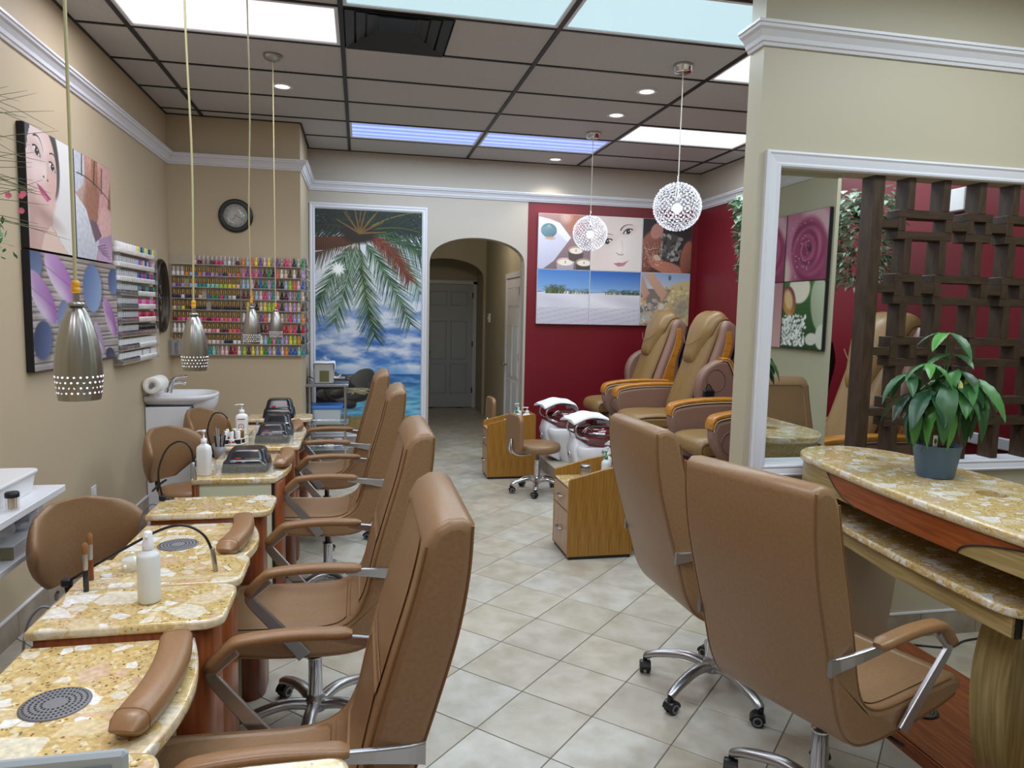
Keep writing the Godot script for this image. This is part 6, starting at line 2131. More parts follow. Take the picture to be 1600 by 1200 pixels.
func drying_desk():
	var t := thing("drying_desk", "two-tier marble and wood drying desk beside the lattice", "desk", P(2.2, 0, 2.1))
	var o := Vector3(-2.2, 0, 2.1)
	var d0 := 0.95
	var d1 := 2.985
	var s := st()
	# upper slab with two round holes: built as strips round the holes
	var up := desk_outline(1.90, 2.42, d0, d1, 0.075, 0.30)
	part(t, "upper_slab", holed_slab(up, [Vector2(2.19, -2.66), Vector2(2.165, -2.06), Vector2(2.17, -1.45)], 0.05, 0.978, 1.012, o), M.marble_fine)
	# fascia under it: oak with a cherry centre, in three lengths
	var fas := ccw(desk_outline(1.915, 2.40, d0, d1 - 0.012, 0.07, 0.29))
	s = st()
	extr(s, fas, 0.885, 0.95, 0.0, true, "y", o)
	var ri := []
	for yy in [0.948, 0.978]:
		var r0 := PackedVector3Array()
		for p in fas: r0.append(Vector3(p.x, yy, p.y) + o)
		ri.append(r0)
	loft(s, ri, false, true, true)
	part(t, "fascia", done(s), M.oak_long)
	# cherry inlay proud of the front between two curved borders
	s = st()
	var n := 30
	var top := []
	var bot := []
	for i in n + 1:
		var u := float(i) / n
		var d_top := lerpf(1.62, 2.50, u)
		var d_bot := lerpf(1.86, 2.40, u)
		top.append(d_top)
		bot.append(d_bot)
	var fx := func(d: float) -> float:
		var u := clampf((d - d0) / (d1 - 0.012 - 0.29 - d0), 0, 1)
		return 1.915 - 0.07 * sin(PI * u) - 0.003
	var rings := []
	for k in 9:
		var v := k / 8.0
		var y := lerpf(0.886, 0.976, v)
		var a := lerpf(2.16, 2.58, pow(v, 0.6))
		var b := lerpf(1.78, 1.60, v * v) - 0.20 * sqrt(1.0 - v * v) * 0.0
		a = 2.40 + 0.20 * pow(v, 0.55)
		b = 1.86 - 0.30 * pow(v, 2.2)
		var r := PackedVector3Array()
		for i in n + 1:
			var d := lerpf(b, a, float(i) / n)
			r.append(P(fx.call(d), y, d) + o)
		rings.append(r)
	loft(s, rings, false, true, false, false)
	part(t, "cherry_inlay", done(s), M.cherry_long)
	s = st()
	for e in [0, n]:
		var path := []
		for r in rings: path.append(r[e] - Vector3(0.001, 0, 0))
		tube(s, path, 0.0025, 5)
	part(t, "inlay_line", done(s), M.black_plastic)
	# second fascia inlay beyond the frame, oak half-round then cherry
	# lower slab
	s = st()
	var low := PackedVector2Array()
	for i in 21:
		var u := i / 20.0
		low.append(Vector2(lerpf(1.875, 2.02, u) - 0.035 * sin(PI * u), -lerpf(1.76, 2.93, u)))
	low.append_array(PackedVector2Array([Vector2(2.42, -2.96), Vector2(2.42, -1.66), Vector2(1.98, -1.66)]))
	for i in 6:
		var a := PI / 2 + PI / 2 * i / 6.0
		low.append(Vector2(1.965 + cos(a) * 0.09, -1.75 + sin(a) * 0.09))
	extr(s, low, 0.738, 0.768, 0.008, true, "y", o, 2)
	part(t, "lower_slab", done(s), M.marble_fine)
	s = st()
	extr(s, PackedVector2Array([Vector2(1.90, -1.70), Vector2(1.915, -2.2), Vector2(2.03, -2.9), Vector2(2.42, -2.94), Vector2(2.42, -1.70)]), 0.672, 0.738, 0.002, false, "y", o)
	part(t, "apron", done(s), M.oak_long)
	part(t, "apron", bxm(P(1.93, 0.672, 0.98) + o, P(2.42, 0.738, 1.694) + o, 0.002), M.oak_long)
	part(t, "apron_joint", bxm(P(1.91, 0.671, 1.694) + o, P(2.40, 0.736, 1.70) + o), M.black_plastic)
	# back board carrying the upper tier
	part(t, "back_board", bxm(P(2.36, 0.738, 1.0) + o, P(2.39, 0.886, 2.90) + o), M.oak_long)
	for d in [1.1, 2.82]: part(t, "tier_post", bxm(P(2.12, 0.767, d) + o, P(2.36, 0.886, d + 0.05) + o), M.oak_tall)
	# footboard
	s = st()
	var fb := PackedVector2Array([Vector2(1.80, -1.55), Vector2(2.60, -1.55), Vector2(2.60, -2.98), Vector2(2.30, -2.98), Vector2(1.80, -2.30)])
	extr(s, PackedVector2Array([Vector2(2.00, -1.50), Vector2(2.62, -1.50), Vector2(2.62, -2.98), Vector2(2.02, -2.98)]), 0.0, 0.055, 0.004, false, "y", o)
	part(t, "footboard", done(s), M.cherry_long)
	part(t, "footboard_edge", bxm(P(1.994, 0.0, 1.50) + o, P(2.001, 0.05, 2.98) + o), M.cherry_long)
	var vt := part(t, "foot_vent", lathem([[0.001, 0.0555], [0.06, 0.0555], [0.064, 0.058], [0.058, 0.060], [0.001, 0.057]], 28), M.black_plastic, P(2.20, 0, 2.33) + o)
	s = st()
	for k in 5:
		var ring := []
		for i in 25: ring.append(Vector3(cos(TAU * i / 24) * (0.012 + k * 0.010), 0.0605, sin(TAU * i / 24) * (0.012 + k * 0.010)))
		tube(s, ring, 0.0018, 5, false)
	part(vt, "grille_wire", done(s), M.alu)
	# pedestals: oak vase-shaped leg with a cherry centre, taupe cabinet at the far end
	var leg := func(dc: float, wd: float, name_: String, m: Material, inl: Material):
		var side := spline([Vector2(2.11, 0.672), Vector2(2.065, 0.56), Vector2(2.045, 0.40), Vector2(2.06, 0.22), Vector2(2.10, 0.055)], 5)
		var poly := PackedVector2Array(side)
		poly.append(Vector2(2.44, 0.055))
		poly.append(Vector2(2.44, 0.672))
		var s2 := st()
		extr(s2, poly, -dc - wd / 2, -dc + wd / 2, 0.003, false, "z", o)
		var pd := part(t, name_, done(s2), m)
		var in2 := spline([Vector2(2.20, 0.671), Vector2(2.155, 0.56), Vector2(2.14, 0.40), Vector2(2.15, 0.22), Vector2(2.18, 0.056)], 5)
		var p2 := PackedVector2Array(in2)
		p2.append(Vector2(2.43, 0.056))
		p2.append(Vector2(2.43, 0.671))
		s2 = st()
		extr(s2, p2, -dc + wd / 2 - 0.002, -dc + wd / 2 + 0.003, 0.0, false, "z", o)
		part(pd, "inlay", done(s2), inl)
		var pth := []
		for v in in2: pth.append(Vector3(v.x, v.y, -dc + wd / 2 + 0.004) + o)
		part(pd, "inlay_line", tubem(pth, 0.0025, 5), M.black_plastic)
	leg.call(1.90, 0.14, "oak_leg", M.oak_tall, M.cherry)
	leg.call(1.05, 0.14, "oak_leg", M.oak_tall, M.cherry)
	# taupe bulging cabinet
	s = st()
	rings = []
	for k in 12:
		var v := k / 11.0
		var y := lerpf(0.056, 0.60, v)
		var b := 0.055 * sin(PI * v * 0.62)
		var r := PackedVector3Array()
		for p in rrect(0.38 + b * 1.7, 0.12, 0.004, 1): r.append(P(2.27 + p.x, y, 2.92 - p.y) + o)
		rings.append(r)
	loft(s, rings, true, false)
	part(t, "cabinet", done(s), M.taupe_panel)
	part(t, "cabinet_shelf", bxm(P(2.08, 0.60, 2.86) + o, P(2.47, 0.606, 2.98) + o), M.black_plastic)
	part(t, "cabinet_cheek", bxm(P(2.40, 0.606, 2.87) + o, P(2.41, 0.672, 2.98) + o), M.taupe_panel)
	# power cord on the floor along the partition
	one("floor_cable", "black power cord lying along the partition skirting", "cord", tubem(spline([P(2.56, 0.02, 2.94), P(2.70, 0.006, 2.93), P(2.85, 0.006, 2.88), P(3.0, 0.006, 2.93), P(3.2, 0.006, 2.95), P(3.5, 0.006, 2.98)], 8), 0.005, 6), M.black_plastic)

# ---------------------------------------------------------------- pedicure area
func arm_poly() -> PackedVector2Array:
	return PackedVector2Array(spline([Vector2(-0.36, 0.80), Vector2(-0.36, 0.48), Vector2(-0.10, 0.44), Vector2(0.14, 0.46), Vector2(0.27, 0.54), Vector2(0.325, 0.66), Vector2(0.315, 0.75), Vector2(0.27, 0.785), Vector2(0.10, 0.812), Vector2(-0.12, 0.822), Vector2(-0.34, 0.815)], 4))

func throne(label: String, dc: float, arms: Array):
	var t := thing("massage_chair", label, "massage chair", P(2.66, 0.122, dc), PI, "pedicure massage chairs on the platform")
	var s: SurfaceTool
	if not meshes.has("throne_shell"):
		s = st()
		var front := spline([Vector2(-0.160, 0.500), Vector2(-0.200, 0.700), Vector2(-0.290, 0.975), Vector2(-0.385, 1.249), Vector2(-0.420, 1.395)], 4)
		var rear := spline([Vector2(-0.500, 1.450), Vector2(-0.575, 1.377), Vector2(-0.550, 1.203), Vector2(-0.500, 1.020), Vector2(-0.520, 0.792), Vector2(-0.500, 0.500)], 4)
		extr(s, PackedVector2Array(front + [Vector2(-0.450, 1.450)] + rear), -0.27, 0.27, 0.04, true, "z", Vector3.ZERO, 3)
		meshes.throne_shell = done(s)
		s = st()
		var wi := spline([Vector2(-0.300, 0.773), Vector2(-0.360, 0.975), Vector2(-0.440, 1.203), Vector2(-0.455, 1.359)], 4)
		var wo := spline([Vector2(-0.500, 1.359), Vector2(-0.510, 1.222), Vector2(-0.455, 1.029), Vector2(-0.440, 0.773)], 4)
		extr(s, PackedVector2Array(wi + wo), -0.004, 0.004, 0.003)
		meshes.throne_wood = done(s)
		s = st()
		var bo := spline([Vector2(-0.500, 0.620), Vector2(-0.510, 0.810), Vector2(-0.510, 1.020), Vector2(-0.560, 1.203), Vector2(-0.565, 1.377)], 4)
		var bi := spline([Vector2(-0.660, 1.322), Vector2(-0.690, 1.176), Vector2(-0.650, 0.975), Vector2(-0.630, 0.810), Vector2(-0.620, 0.620)], 4)
		extr(s, PackedVector2Array(bo + bi), -0.25, 0.25, 0.04, true, "z", Vector3.ZERO, 3)
		meshes.throne_rear = done(s)
		# tan quilted front, lying on the front curve
		var pad := func(pts: Array, wid: Array, thick: float) -> ArrayMesh:
			var path := spline(pts, 5)
			var rings := []
			var m: int = path.size()
			for i in m:
				var tt: Vector2 = (path[mini(i + 1, m - 1)] - path[maxi(i - 1, 0)]).normalized()
				var nn := Vector2(tt.y, -tt.x)
				var u := float(i) / (m - 1)
				var k := pow(clampf(minf(u, 1 - u) / 0.12, 0.02, 1), 0.5)
				var hw: float = lerpf(lerpf(wid[0], wid[1], clampf(u * 2, 0, 1)), wid[2], clampf(u * 2 - 1, 0, 1))
				var r := PackedVector3Array()
				for j in 13:
					var v := -1.0 + 2.0 * j / 12
					var q: Vector2 = path[i] + nn * (thick * k * pow(maxf(0, 1 - pow(absf(v), 4)), 0.6) * (1.0 - 0.10 * exp(-pow(v * 9, 2))))
					r.append(Vector3(q.x, q.y, v * hw))
				for j in 13:
					var v := 1.0 - 2.0 * j / 12
					var q: Vector2 = path[i] - nn * 0.012
					r.append(Vector3(q.x, q.y, v * hw))
				rings.append(r)
			var s2 := st()
			loft(s2, rings, true, true, false)
			return done(s2)
		meshes.throne_back = pad.call([Vector2(-0.140, 0.600), Vector2(-0.180, 0.737), Vector2(-0.275, 0.993), Vector2(-0.370, 1.258), Vector2(-0.420, 1.405), Vector2(-0.480, 1.455)], [0.19, 0.21, 0.215], 0.065)
		meshes.throne_head = pad.call([Vector2(-0.265, 1.048), Vector2(-0.310, 1.194), Vector2(-0.360, 1.350), Vector2(-0.420, 1.450), Vector2(-0.500, 1.473)], [0.10, 0.20, 0.21], 0.075)
		var hs := st()
		tube(hs, spline([Vector3(-0.270, 1.304, -0.170), Vector3(-0.235, 1.249, -0.080), Vector3(-0.225, 1.231, 0.000), Vector3(-0.235, 1.249, 0.080), Vector3(-0.270, 1.304, 0.170)], 5), 0.003, 5)
		meshes.throne_seam = done(hs)
		meshes.throne_seat = pad.call([Vector2(0.325, 0.50), Vector2(0.335, 0.555), Vector2(0.30, 0.60), Vector2(0.15, 0.615), Vector2(-0.05, 0.61), Vector2(-0.16, 0.62)].slice(0), [0.24, 0.24, 0.235], 0.03)
		s = st()
		extr(s, rrect(0.48, 0.09, 0.03, 3, 0.09, 0.555), -0.24, 0.24, 0.02, true, "z", Vector3.ZERO, 2)
		meshes.throne_cushion = done(s)
		s = st()
		extr(s, PackedVector2Array([Vector2(0.20, 0), Vector2(0.26, 0.30), Vector2(0.22, 0.51), Vector2(-0.48, 0.51), Vector2(-0.48, 0)]), -0.30, 0.30, 0.02, true, "z", Vector3.ZERO, 2)
		meshes.throne_base = done(s)
		s = st()
		extr(s, arm_poly(), -0.055, 0.055, 0.028, true, "z", Vector3.ZERO, 3)
		meshes.throne_arm = done(s)
		# wooden cap: swept along the arm top
		var cp := spline([Vector3(0.325, 0.725, 0), Vector3(0.318, 0.775, 0), Vector3(0.275, 0.808, 0), Vector3(0.12, 0.832, 0), Vector3(-0.10, 0.842, 0), Vector3(-0.34, 0.836, 0)], 5)
		var rr := []
		for i in cp.size():
			var tt: Vector3 = (cp[mini(i + 1, cp.size() - 1)] - cp[maxi(i - 1, 0)]).normalized()
			var nn := Vector3(tt.y, -tt.x, 0)
			var r := PackedVector3Array()
			for p in rrect(0.11, 0.03, 0.011, 3): r.append(cp[i] + nn * p.y + Vector3(0, 0, p.x))
			rr.append(r)
		s = st()
		loft(s, rr, true, true, true)
		meshes.throne_cap = done(s)
		for z in [-0.052, 0.052]:
			s = st()
			var pp := []
			for v in cp: pp.append(v + Vector3(0, 0, z) - Vector3(0.0, 0.018, 0) - Vector3(0.006, 0, 0))
			tube(s, pp, 0.004, 5)
			meshes["throne_welt%d" % (0 if z < 0 else 1)] = done(s)
		s = st()
		var ov := []
		for k in 33:
			var a := TAU * k / 32
			ov.append(Vector3(0.17 + cos(a) * 0.095, 0.63 + sin(a) * 0.085, 0.053))
		tube(s, ov, 0.006, 6, false)
		meshes.throne_oval = done(s)
	part(t, "base", meshes.throne_base, M.mauve)
	part(t, "shell", meshes.throne_shell, M.mauve)
	for z in [-0.272, 0.272]: part(t, "wood_inlay", meshes.throne_wood, M.honey_arm, Vector3(0, 0, z))
	part(t, "rear_shell", meshes.throne_rear, M.black_plastic)
	part(t, "back_pad", meshes.throne_back, M.leather_tan)
	var hd := part(t, "head_pillow", meshes.throne_head, M.leather_tan)
	part(hd, "seam", meshes.throne_seam, M.piping)
	part(t, "seat_cushion", meshes.throne_cushion, M.leather_tan)
	part(t, "seat_cover", meshes.throne_seat, M.leather_tan)
	# local z = +0.35 is the far side after the half turn
	for k in 2:
		var z := 0.335 if k == 0 else -0.335
		var mir := Basis() if k == 0 else Basis(Vector3(1, 0, 0), Vector3(0, 1, 0), Vector3(0, 0, -1))
		var b := mir
		var at := Vector3(0, 0, z)
		if not arms[k]:
			var rot := Basis(Vector3.BACK, 1.32)
			b = rot * mir
			at = Vector3(-0.30, 0.60, z) - rot * Vector3(-0.30, 0.60, 0) + Vector3(-0.10, -0.12, 0)
		var a := part(t, "arm", meshes.throne_arm, M.mauve, at, b)
		part(a, "wood_cap", meshes.throne_cap, M.honey_arm)
		for w in 2: part(a, "welt", meshes["throne_welt%d" % w], mat("welt", "d0c4b0", 0.5))
		part(a, "oval_inset", meshes.throne_oval, M.mauve_dark)
	return t

func spa_basin(label: String, dc: float, towel_label: String):
	var t := thing("pedicure_basin", label, "foot basin", P(2.08, 0.122, dc), 0, "pedicure foot basins on the platform")
	var s := st()
	var rings := []
	for q in [[0.0, 0.14, 0.17, 0.05], [0.10, 0.17, 0.19, 0.03], [0.26, 0.235, 0.23, 0.0], [0.33, 0.245, 0.24, 0.0], [0.345, 0.235, 0.23, 0.0]]:
		var r := PackedVector3Array()
		for p in rrect(q[1] * 2, q[2] * 2, 0.10, 5): r.append(Vector3(p.x + q[3], q[0], -p.y))
		rings.append(r)
	loft(s, rings, true, true)
	part(t, "tub_body", done(s), M.white_ceramic)
	# sloped control panel in front (towards -x)
	s = st()
	extr(s, PackedVector2Array([Vector2(-0.10, 0.0), Vector2(-0.22, 0.06), Vector2(-0.27, 0.30), Vector2(-0.24, 0.40), Vector2(-0.10, 0.34)]), -0.13, 0.13, 0.02, true, "z", Vector3.ZERO, 2)
	part(t, "control_panel", done(s), M.white_ceramic)
	part(t, "bowl", lathem([[0.05, 0.30], [0.18, 0.32], [0.235, 0.36], [0.262, 0.42], [0.268, 0.45], [0.258, 0.452], [0.245, 0.42], [0.22, 0.375], [0.16, 0.335], [0.001, 0.325]], 32, true, 0.95, 0.95), mat("ruby_glass", "6a0a18", 0.06, 0.0, 0.8), Vector3(0.03, 0.0, 0))
	part(t, "bowl_rim", tubem(ring_path(0.262, 0.452, 0.03), 0.009, 8), mat("smoke_rim", "2a1a22", 0.08))
	part(t, "faucet", tubem(spline([Vector3(-0.15, 0.36, 0.06), Vector3(-0.17, 0.44, 0.06), Vector3(-0.13, 0.50, 0.06), Vector3(-0.08, 0.48, 0.06)], 5), 0.014, 10), M.chrome)
	part(t, "drain_knob", lathem([[0.001, 0], [0.026, 0], [0.026, 0.012], [0.018, 0.02], [0.001, 0.02]], 16), M.chrome, Vector3(-0.262, 0.25, 0.0), Basis(Vector3.BACK, PI / 2))
	part(t, "handle", tubem(spline([Vector3(-0.22, 0.10, 0.04), Vector3(-0.29, 0.10, 0.02), Vector3(-0.31, 0.14, 0.0)], 4), 0.013, 8), M.chrome)
	part(t, "door_seam", tubem(spline([Vector3(-0.05, 0.05, 0.242), Vector3(-0.02, 0.2, 0.236), Vector3(-0.05, 0.33, 0.244)], 4), 0.003, 5), M.black_plastic)
	for z in [-0.14, 0.14]:
		part(t, "footrest_arm", tubem(spline([Vector3(0.10, 0.40, z), Vector3(-0.10, 0.40, z * 1.1), Vector3(-0.24, 0.44, z), Vector3(-0.25, 0.52, z * 0.9), Vector3(-0.17, 0.56, z * 0.8)], 5), 0.010, 8), M.chrome)
	s = st()
	extr(s, PackedVector2Array([Vector2(-0.26, 0.565), Vector2(-0.15, 0.60), Vector2(0.0, 0.585), Vector2(0.0, 0.565), Vector2(-0.15, 0.575), Vector2(-0.26, 0.545)]), -0.12, 0.12, 0.006, true)
	part(t, "footrest_pad", done(s), M.black_plastic)
	var tw := thing("towel", towel_label, "towel", P(2.08, 0.122, dc), 0, "white towels on the footrests")
	rings = []
	s = st()
	var path := spline([Vector2(-0.30, 0.555), Vector2(-0.22, 0.592), Vector2(-0.13, 0.612), Vector2(-0.03, 0.603), Vector2(0.03, 0.575), Vector2(0.05, 0.52)], 4)
	for i in path.size():
		var r := PackedVector3Array()
		for j in 11:
			var v := -1.0 + 2.0 * j / 10
			r.append(Vector3(path[i].x + 0.02 * v, path[i].y + 0.016 - 0.03 * pow(absf(v), 3.0) + 0.004 * sin(i * 0.7 + j), v * 0.155))
		for j in 11:
			var v := 1.0 - 2.0 * j / 10
			r.append(Vector3(path[i].x + 0.02 * v, path[i].y + 0.016 - 0.03 * pow(absf(v), 3.0) - 0.009, v * 0.153))
		rings.append(r)
	loft(s, rings, true, true, true)
	part(tw, "cloth", done(s), M.towel)

func ring_path(r: float, y: float, cx: float) -> Array:
	var out := []
	for k in 33: out.append(Vector3(cx + cos(TAU * k / 32) * r * 0.95, y, sin(TAU * k / 32) * r * 0.95))
	return out

func pedi_cart(label: String, at: Vector3, w: float, dep: float):
	# local: x right, front of drawers at -x, sides at +-z, +z faces the entrance
	var t := thing("pedicure_cart", label, "cart", at, 0, "honey wood pedicure carts")
	var hx := w / 2
	var hz := dep / 2
	var poly := PackedVector2Array([Vector2(-hx, 0.02)])
	for i in 6: poly.append(Vector2(-hx + 0.03 - 0.03 * cos(PI / 2 * i / 5), 0.515 + 0.03 * sin(PI / 2 * i / 5)))
	poly.append_array(PackedVector2Array([Vector2(-hx + 0.24 * w / 0.45, 0.60), Vector2(hx - 0.02, 0.635), Vector2(hx - 0.005, 0.62), Vector2(hx, 0.02)]))
	for z in [[-hz, -hz + 0.02], [hz - 0.02, hz]]:
		var s := st()
		extr(s, poly, z[0], z[1], 0.004)
		part(t, "side_panel", done(s), M.honey_tall)
	part(t, "carcass", bxm(Vector3(-hx + 0.012, 0.02, -hz + 0.02), Vector3(hx - 0.002, 0.475, hz - 0.02)), M.honey_rose)
	part(t, "plinth", bxm(Vector3(-hx + 0.01, 0, -hz + 0.01), Vector3(hx - 0.01, 0.02, hz - 0.01)), M.black_plastic)
	part(t, "marble_top", bxm(Vector3(-hx + 0.004, 0.475, -hz + 0.021), Vector3(hx - 0.02, 0.49, hz - 0.021), 0.003), M.marble)
	part(t, "end_panel", bxm(Vector3(hx - 0.02, 0.475, -hz + 0.02), Vector3(hx, 0.62, hz - 0.02), 0.003), M.honey_tall)
	for q in [[0.32, 0.465], [0.03, 0.312]]:
		var d := part(t, "drawer", bxm(Vector3(-hx, q[0], -hz + 0.023), Vector3(-hx + 0.012, q[1], hz - 0.023), 0.002), M.honey_rose)
		var y: float = (q[0] + q[1]) / 2
		part(d, "handle", tubem(spline([Vector3(-hx - 0.002, y, -0.045), Vector3(-hx - 0.025, y, -0.035), Vector3(-hx - 0.018, y, 0), Vector3(-hx - 0.025, y, 0.035), Vector3(-hx - 0.002, y, 0.045)], 4), 0.007, 8), M.nickel)
	return t

func pedi_stool(label: String, at: Vector3, turn: float):
	var t := thing("pedicure_stool", label, "stool", at, turn, "low pedicure stools")
	part(t, "seat", lathem([[0.001, 0.375], [0.18, 0.375], [0.20, 0.385], [0.205, 0.415], [0.20, 0.44], [0.185, 0.448], [0.001, 0.45]], 32), M.leather)
	var s := st()
	extr(s, rrect(0.28, 0.34, 0.07, 5, 0, 0.55), -0.02, 0.025, 0.016, true, "x", Vector3(-0.235, 0, 0), 3)
	part(t, "backrest", done(s), M.leather)
	part(t, "back_bracket", tubem(spline([Vector3(-0.06, 0.37, 0.05), Vector3(-0.2, 0.36, 0.05), Vector3(-0.265, 0.40, 0.03), Vector3(-0.268, 0.5, 0.0)], 5), 0.010, 8), M.chrome)
	part(t, "back_bracket", tubem(spline([Vector3(-0.06, 0.37, -0.05), Vector3(-0.2, 0.36, -0.05), Vector3(-0.265, 0.40, -0.03), Vector3(-0.268, 0.5, 0.0)], 5), 0.010, 8), M.chrome)
	star_base(t, 0.24, M.chrome, 0.4, 0.375)

func pedicure():
	throne("tan and mauve massage chair farthest back, in the corner of the red walls", 7.0, [false, true])
	throne("tan and mauve massage chair with its near arm folded up", 6.0, [true, false])
	throne("tan and mauve massage chair with both wood-capped arms down, by the partition end", 4.79, [true, true])
	throne("tan and mauve massage chair seen through the lattice", 3.75, [true, true])
	# remote in a pouch on the raised arm
	var r := thing("remote_control", "black remote hanging on the raised massage chair arm", "remote", P(2.90, 0.93, 5.60))
	part(r, "body", bxm(Vector3(-0.05, -0.06, 0.0), Vector3(0.05, 0.06, 0.03), 0.01), M.black_plastic)
	part(r, "loop", tubem(spline([Vector3(-0.03, 0.055, 0.015), Vector3(-0.01, 0.11, 0.015), Vector3(0.03, 0.06, 0.015)], 5), 0.005, 6), M.black_plastic)
	spa_basin("white pedicure basin with a ruby bowl nearest the red back wall", 7.0, "white towel on the footrest nearest the red back wall")
	spa_basin("white pedicure basin with a ruby bowl behind the cart with the steel jar", 6.0, "white towel on the footrest behind the cart with the steel jar")
	spa_basin("white pedicure basin with a ruby bowl beside the partition end", 4.79, "white towel on the footrest beside the partition end")
	pedi_cart("honey wood pedicure cart with a steel jar on its marble top", P(1.55, 0, 4.565), 0.45, 0.37)
	pedi_cart("honey wood pedicure cart standing by the arched doorway", P(1.435, 0, 6.825), 0.48, 0.27)
	small_round("steel_jar", "brushed steel jar with a dark band on the near cart", "jar", P(1.505, 0.4905, 4.60), [[0.001, 0], [0.036, 0], [0.037, 0.003], [0.037, 0.07]], M.alu, [[0.0375, 0.07], [0.0385, 0.074], [0.0385, 0.093], [0.034, 0.097], [0.001, 0.097]], M.nickel, "", "lid")
	pump_bottle("milky pump bottle with a green pump on the near cart", P(1.635, 0.4905, 4.56), 0.062, 0.20, M.milky, mat("green_pump", "147a4c", 0.4), false, "pump bottles on the carts")
	pump_bottle("white pump bottle behind the green pump on the near cart", P(1.675, 0.4905, 4.64), 0.058, 0.215, M.white_plastic, M.white_plastic, false, "pump bottles on the carts")
	pump_bottle("navy-capped lotion bottle on the near cart", P(1.715, 0.4905, 4.57), 0.055, 0.19, M.white_plastic, mat("navy_pump", "1c2440", 0.4), false, "pump bottles on the carts")
	pump_bottle("milky pump bottle with a green pump on the cart by the arch", P(1.50, 0.4905, 6.79), 0.085, 0.20, M.milky, M.green_pump, false, "pump bottles on the carts")
	pump_bottle("white pump bottle behind the green pump on the cart by the arch", P(1.53, 0.4905, 6.88), 0.07, 0.23, M.white_plastic, M.white_plastic, true, "pump bottles on the carts")
	pump_bottle("square white pump bottle at the end of the cart by the arch", P(1.605, 0.4905, 6.80), 0.085, 0.20, M.white_plastic, M.white_plastic, true, "pump bottles on the carts")
	small_round("steel_jar", "low steel jar on the cart by the arch", "jar", P(1.40, 0.4905, 6.83), [[0.001, 0], [0.035, 0], [0.036, 0.003], [0.036, 0.06]], M.alu, [[0.037, 0.06], [0.037, 0.075], [0.001, 0.078]], M.nickel, "", "lid")
	pedi_stool("tan round pedicure stool between the two wooden carts", P(1.56, 0, 6.16), 0.25)
	pedi_stool("tan pedicure stool half hidden behind the cart by the arch", P(1.58, 0, 7.40), 0.1)

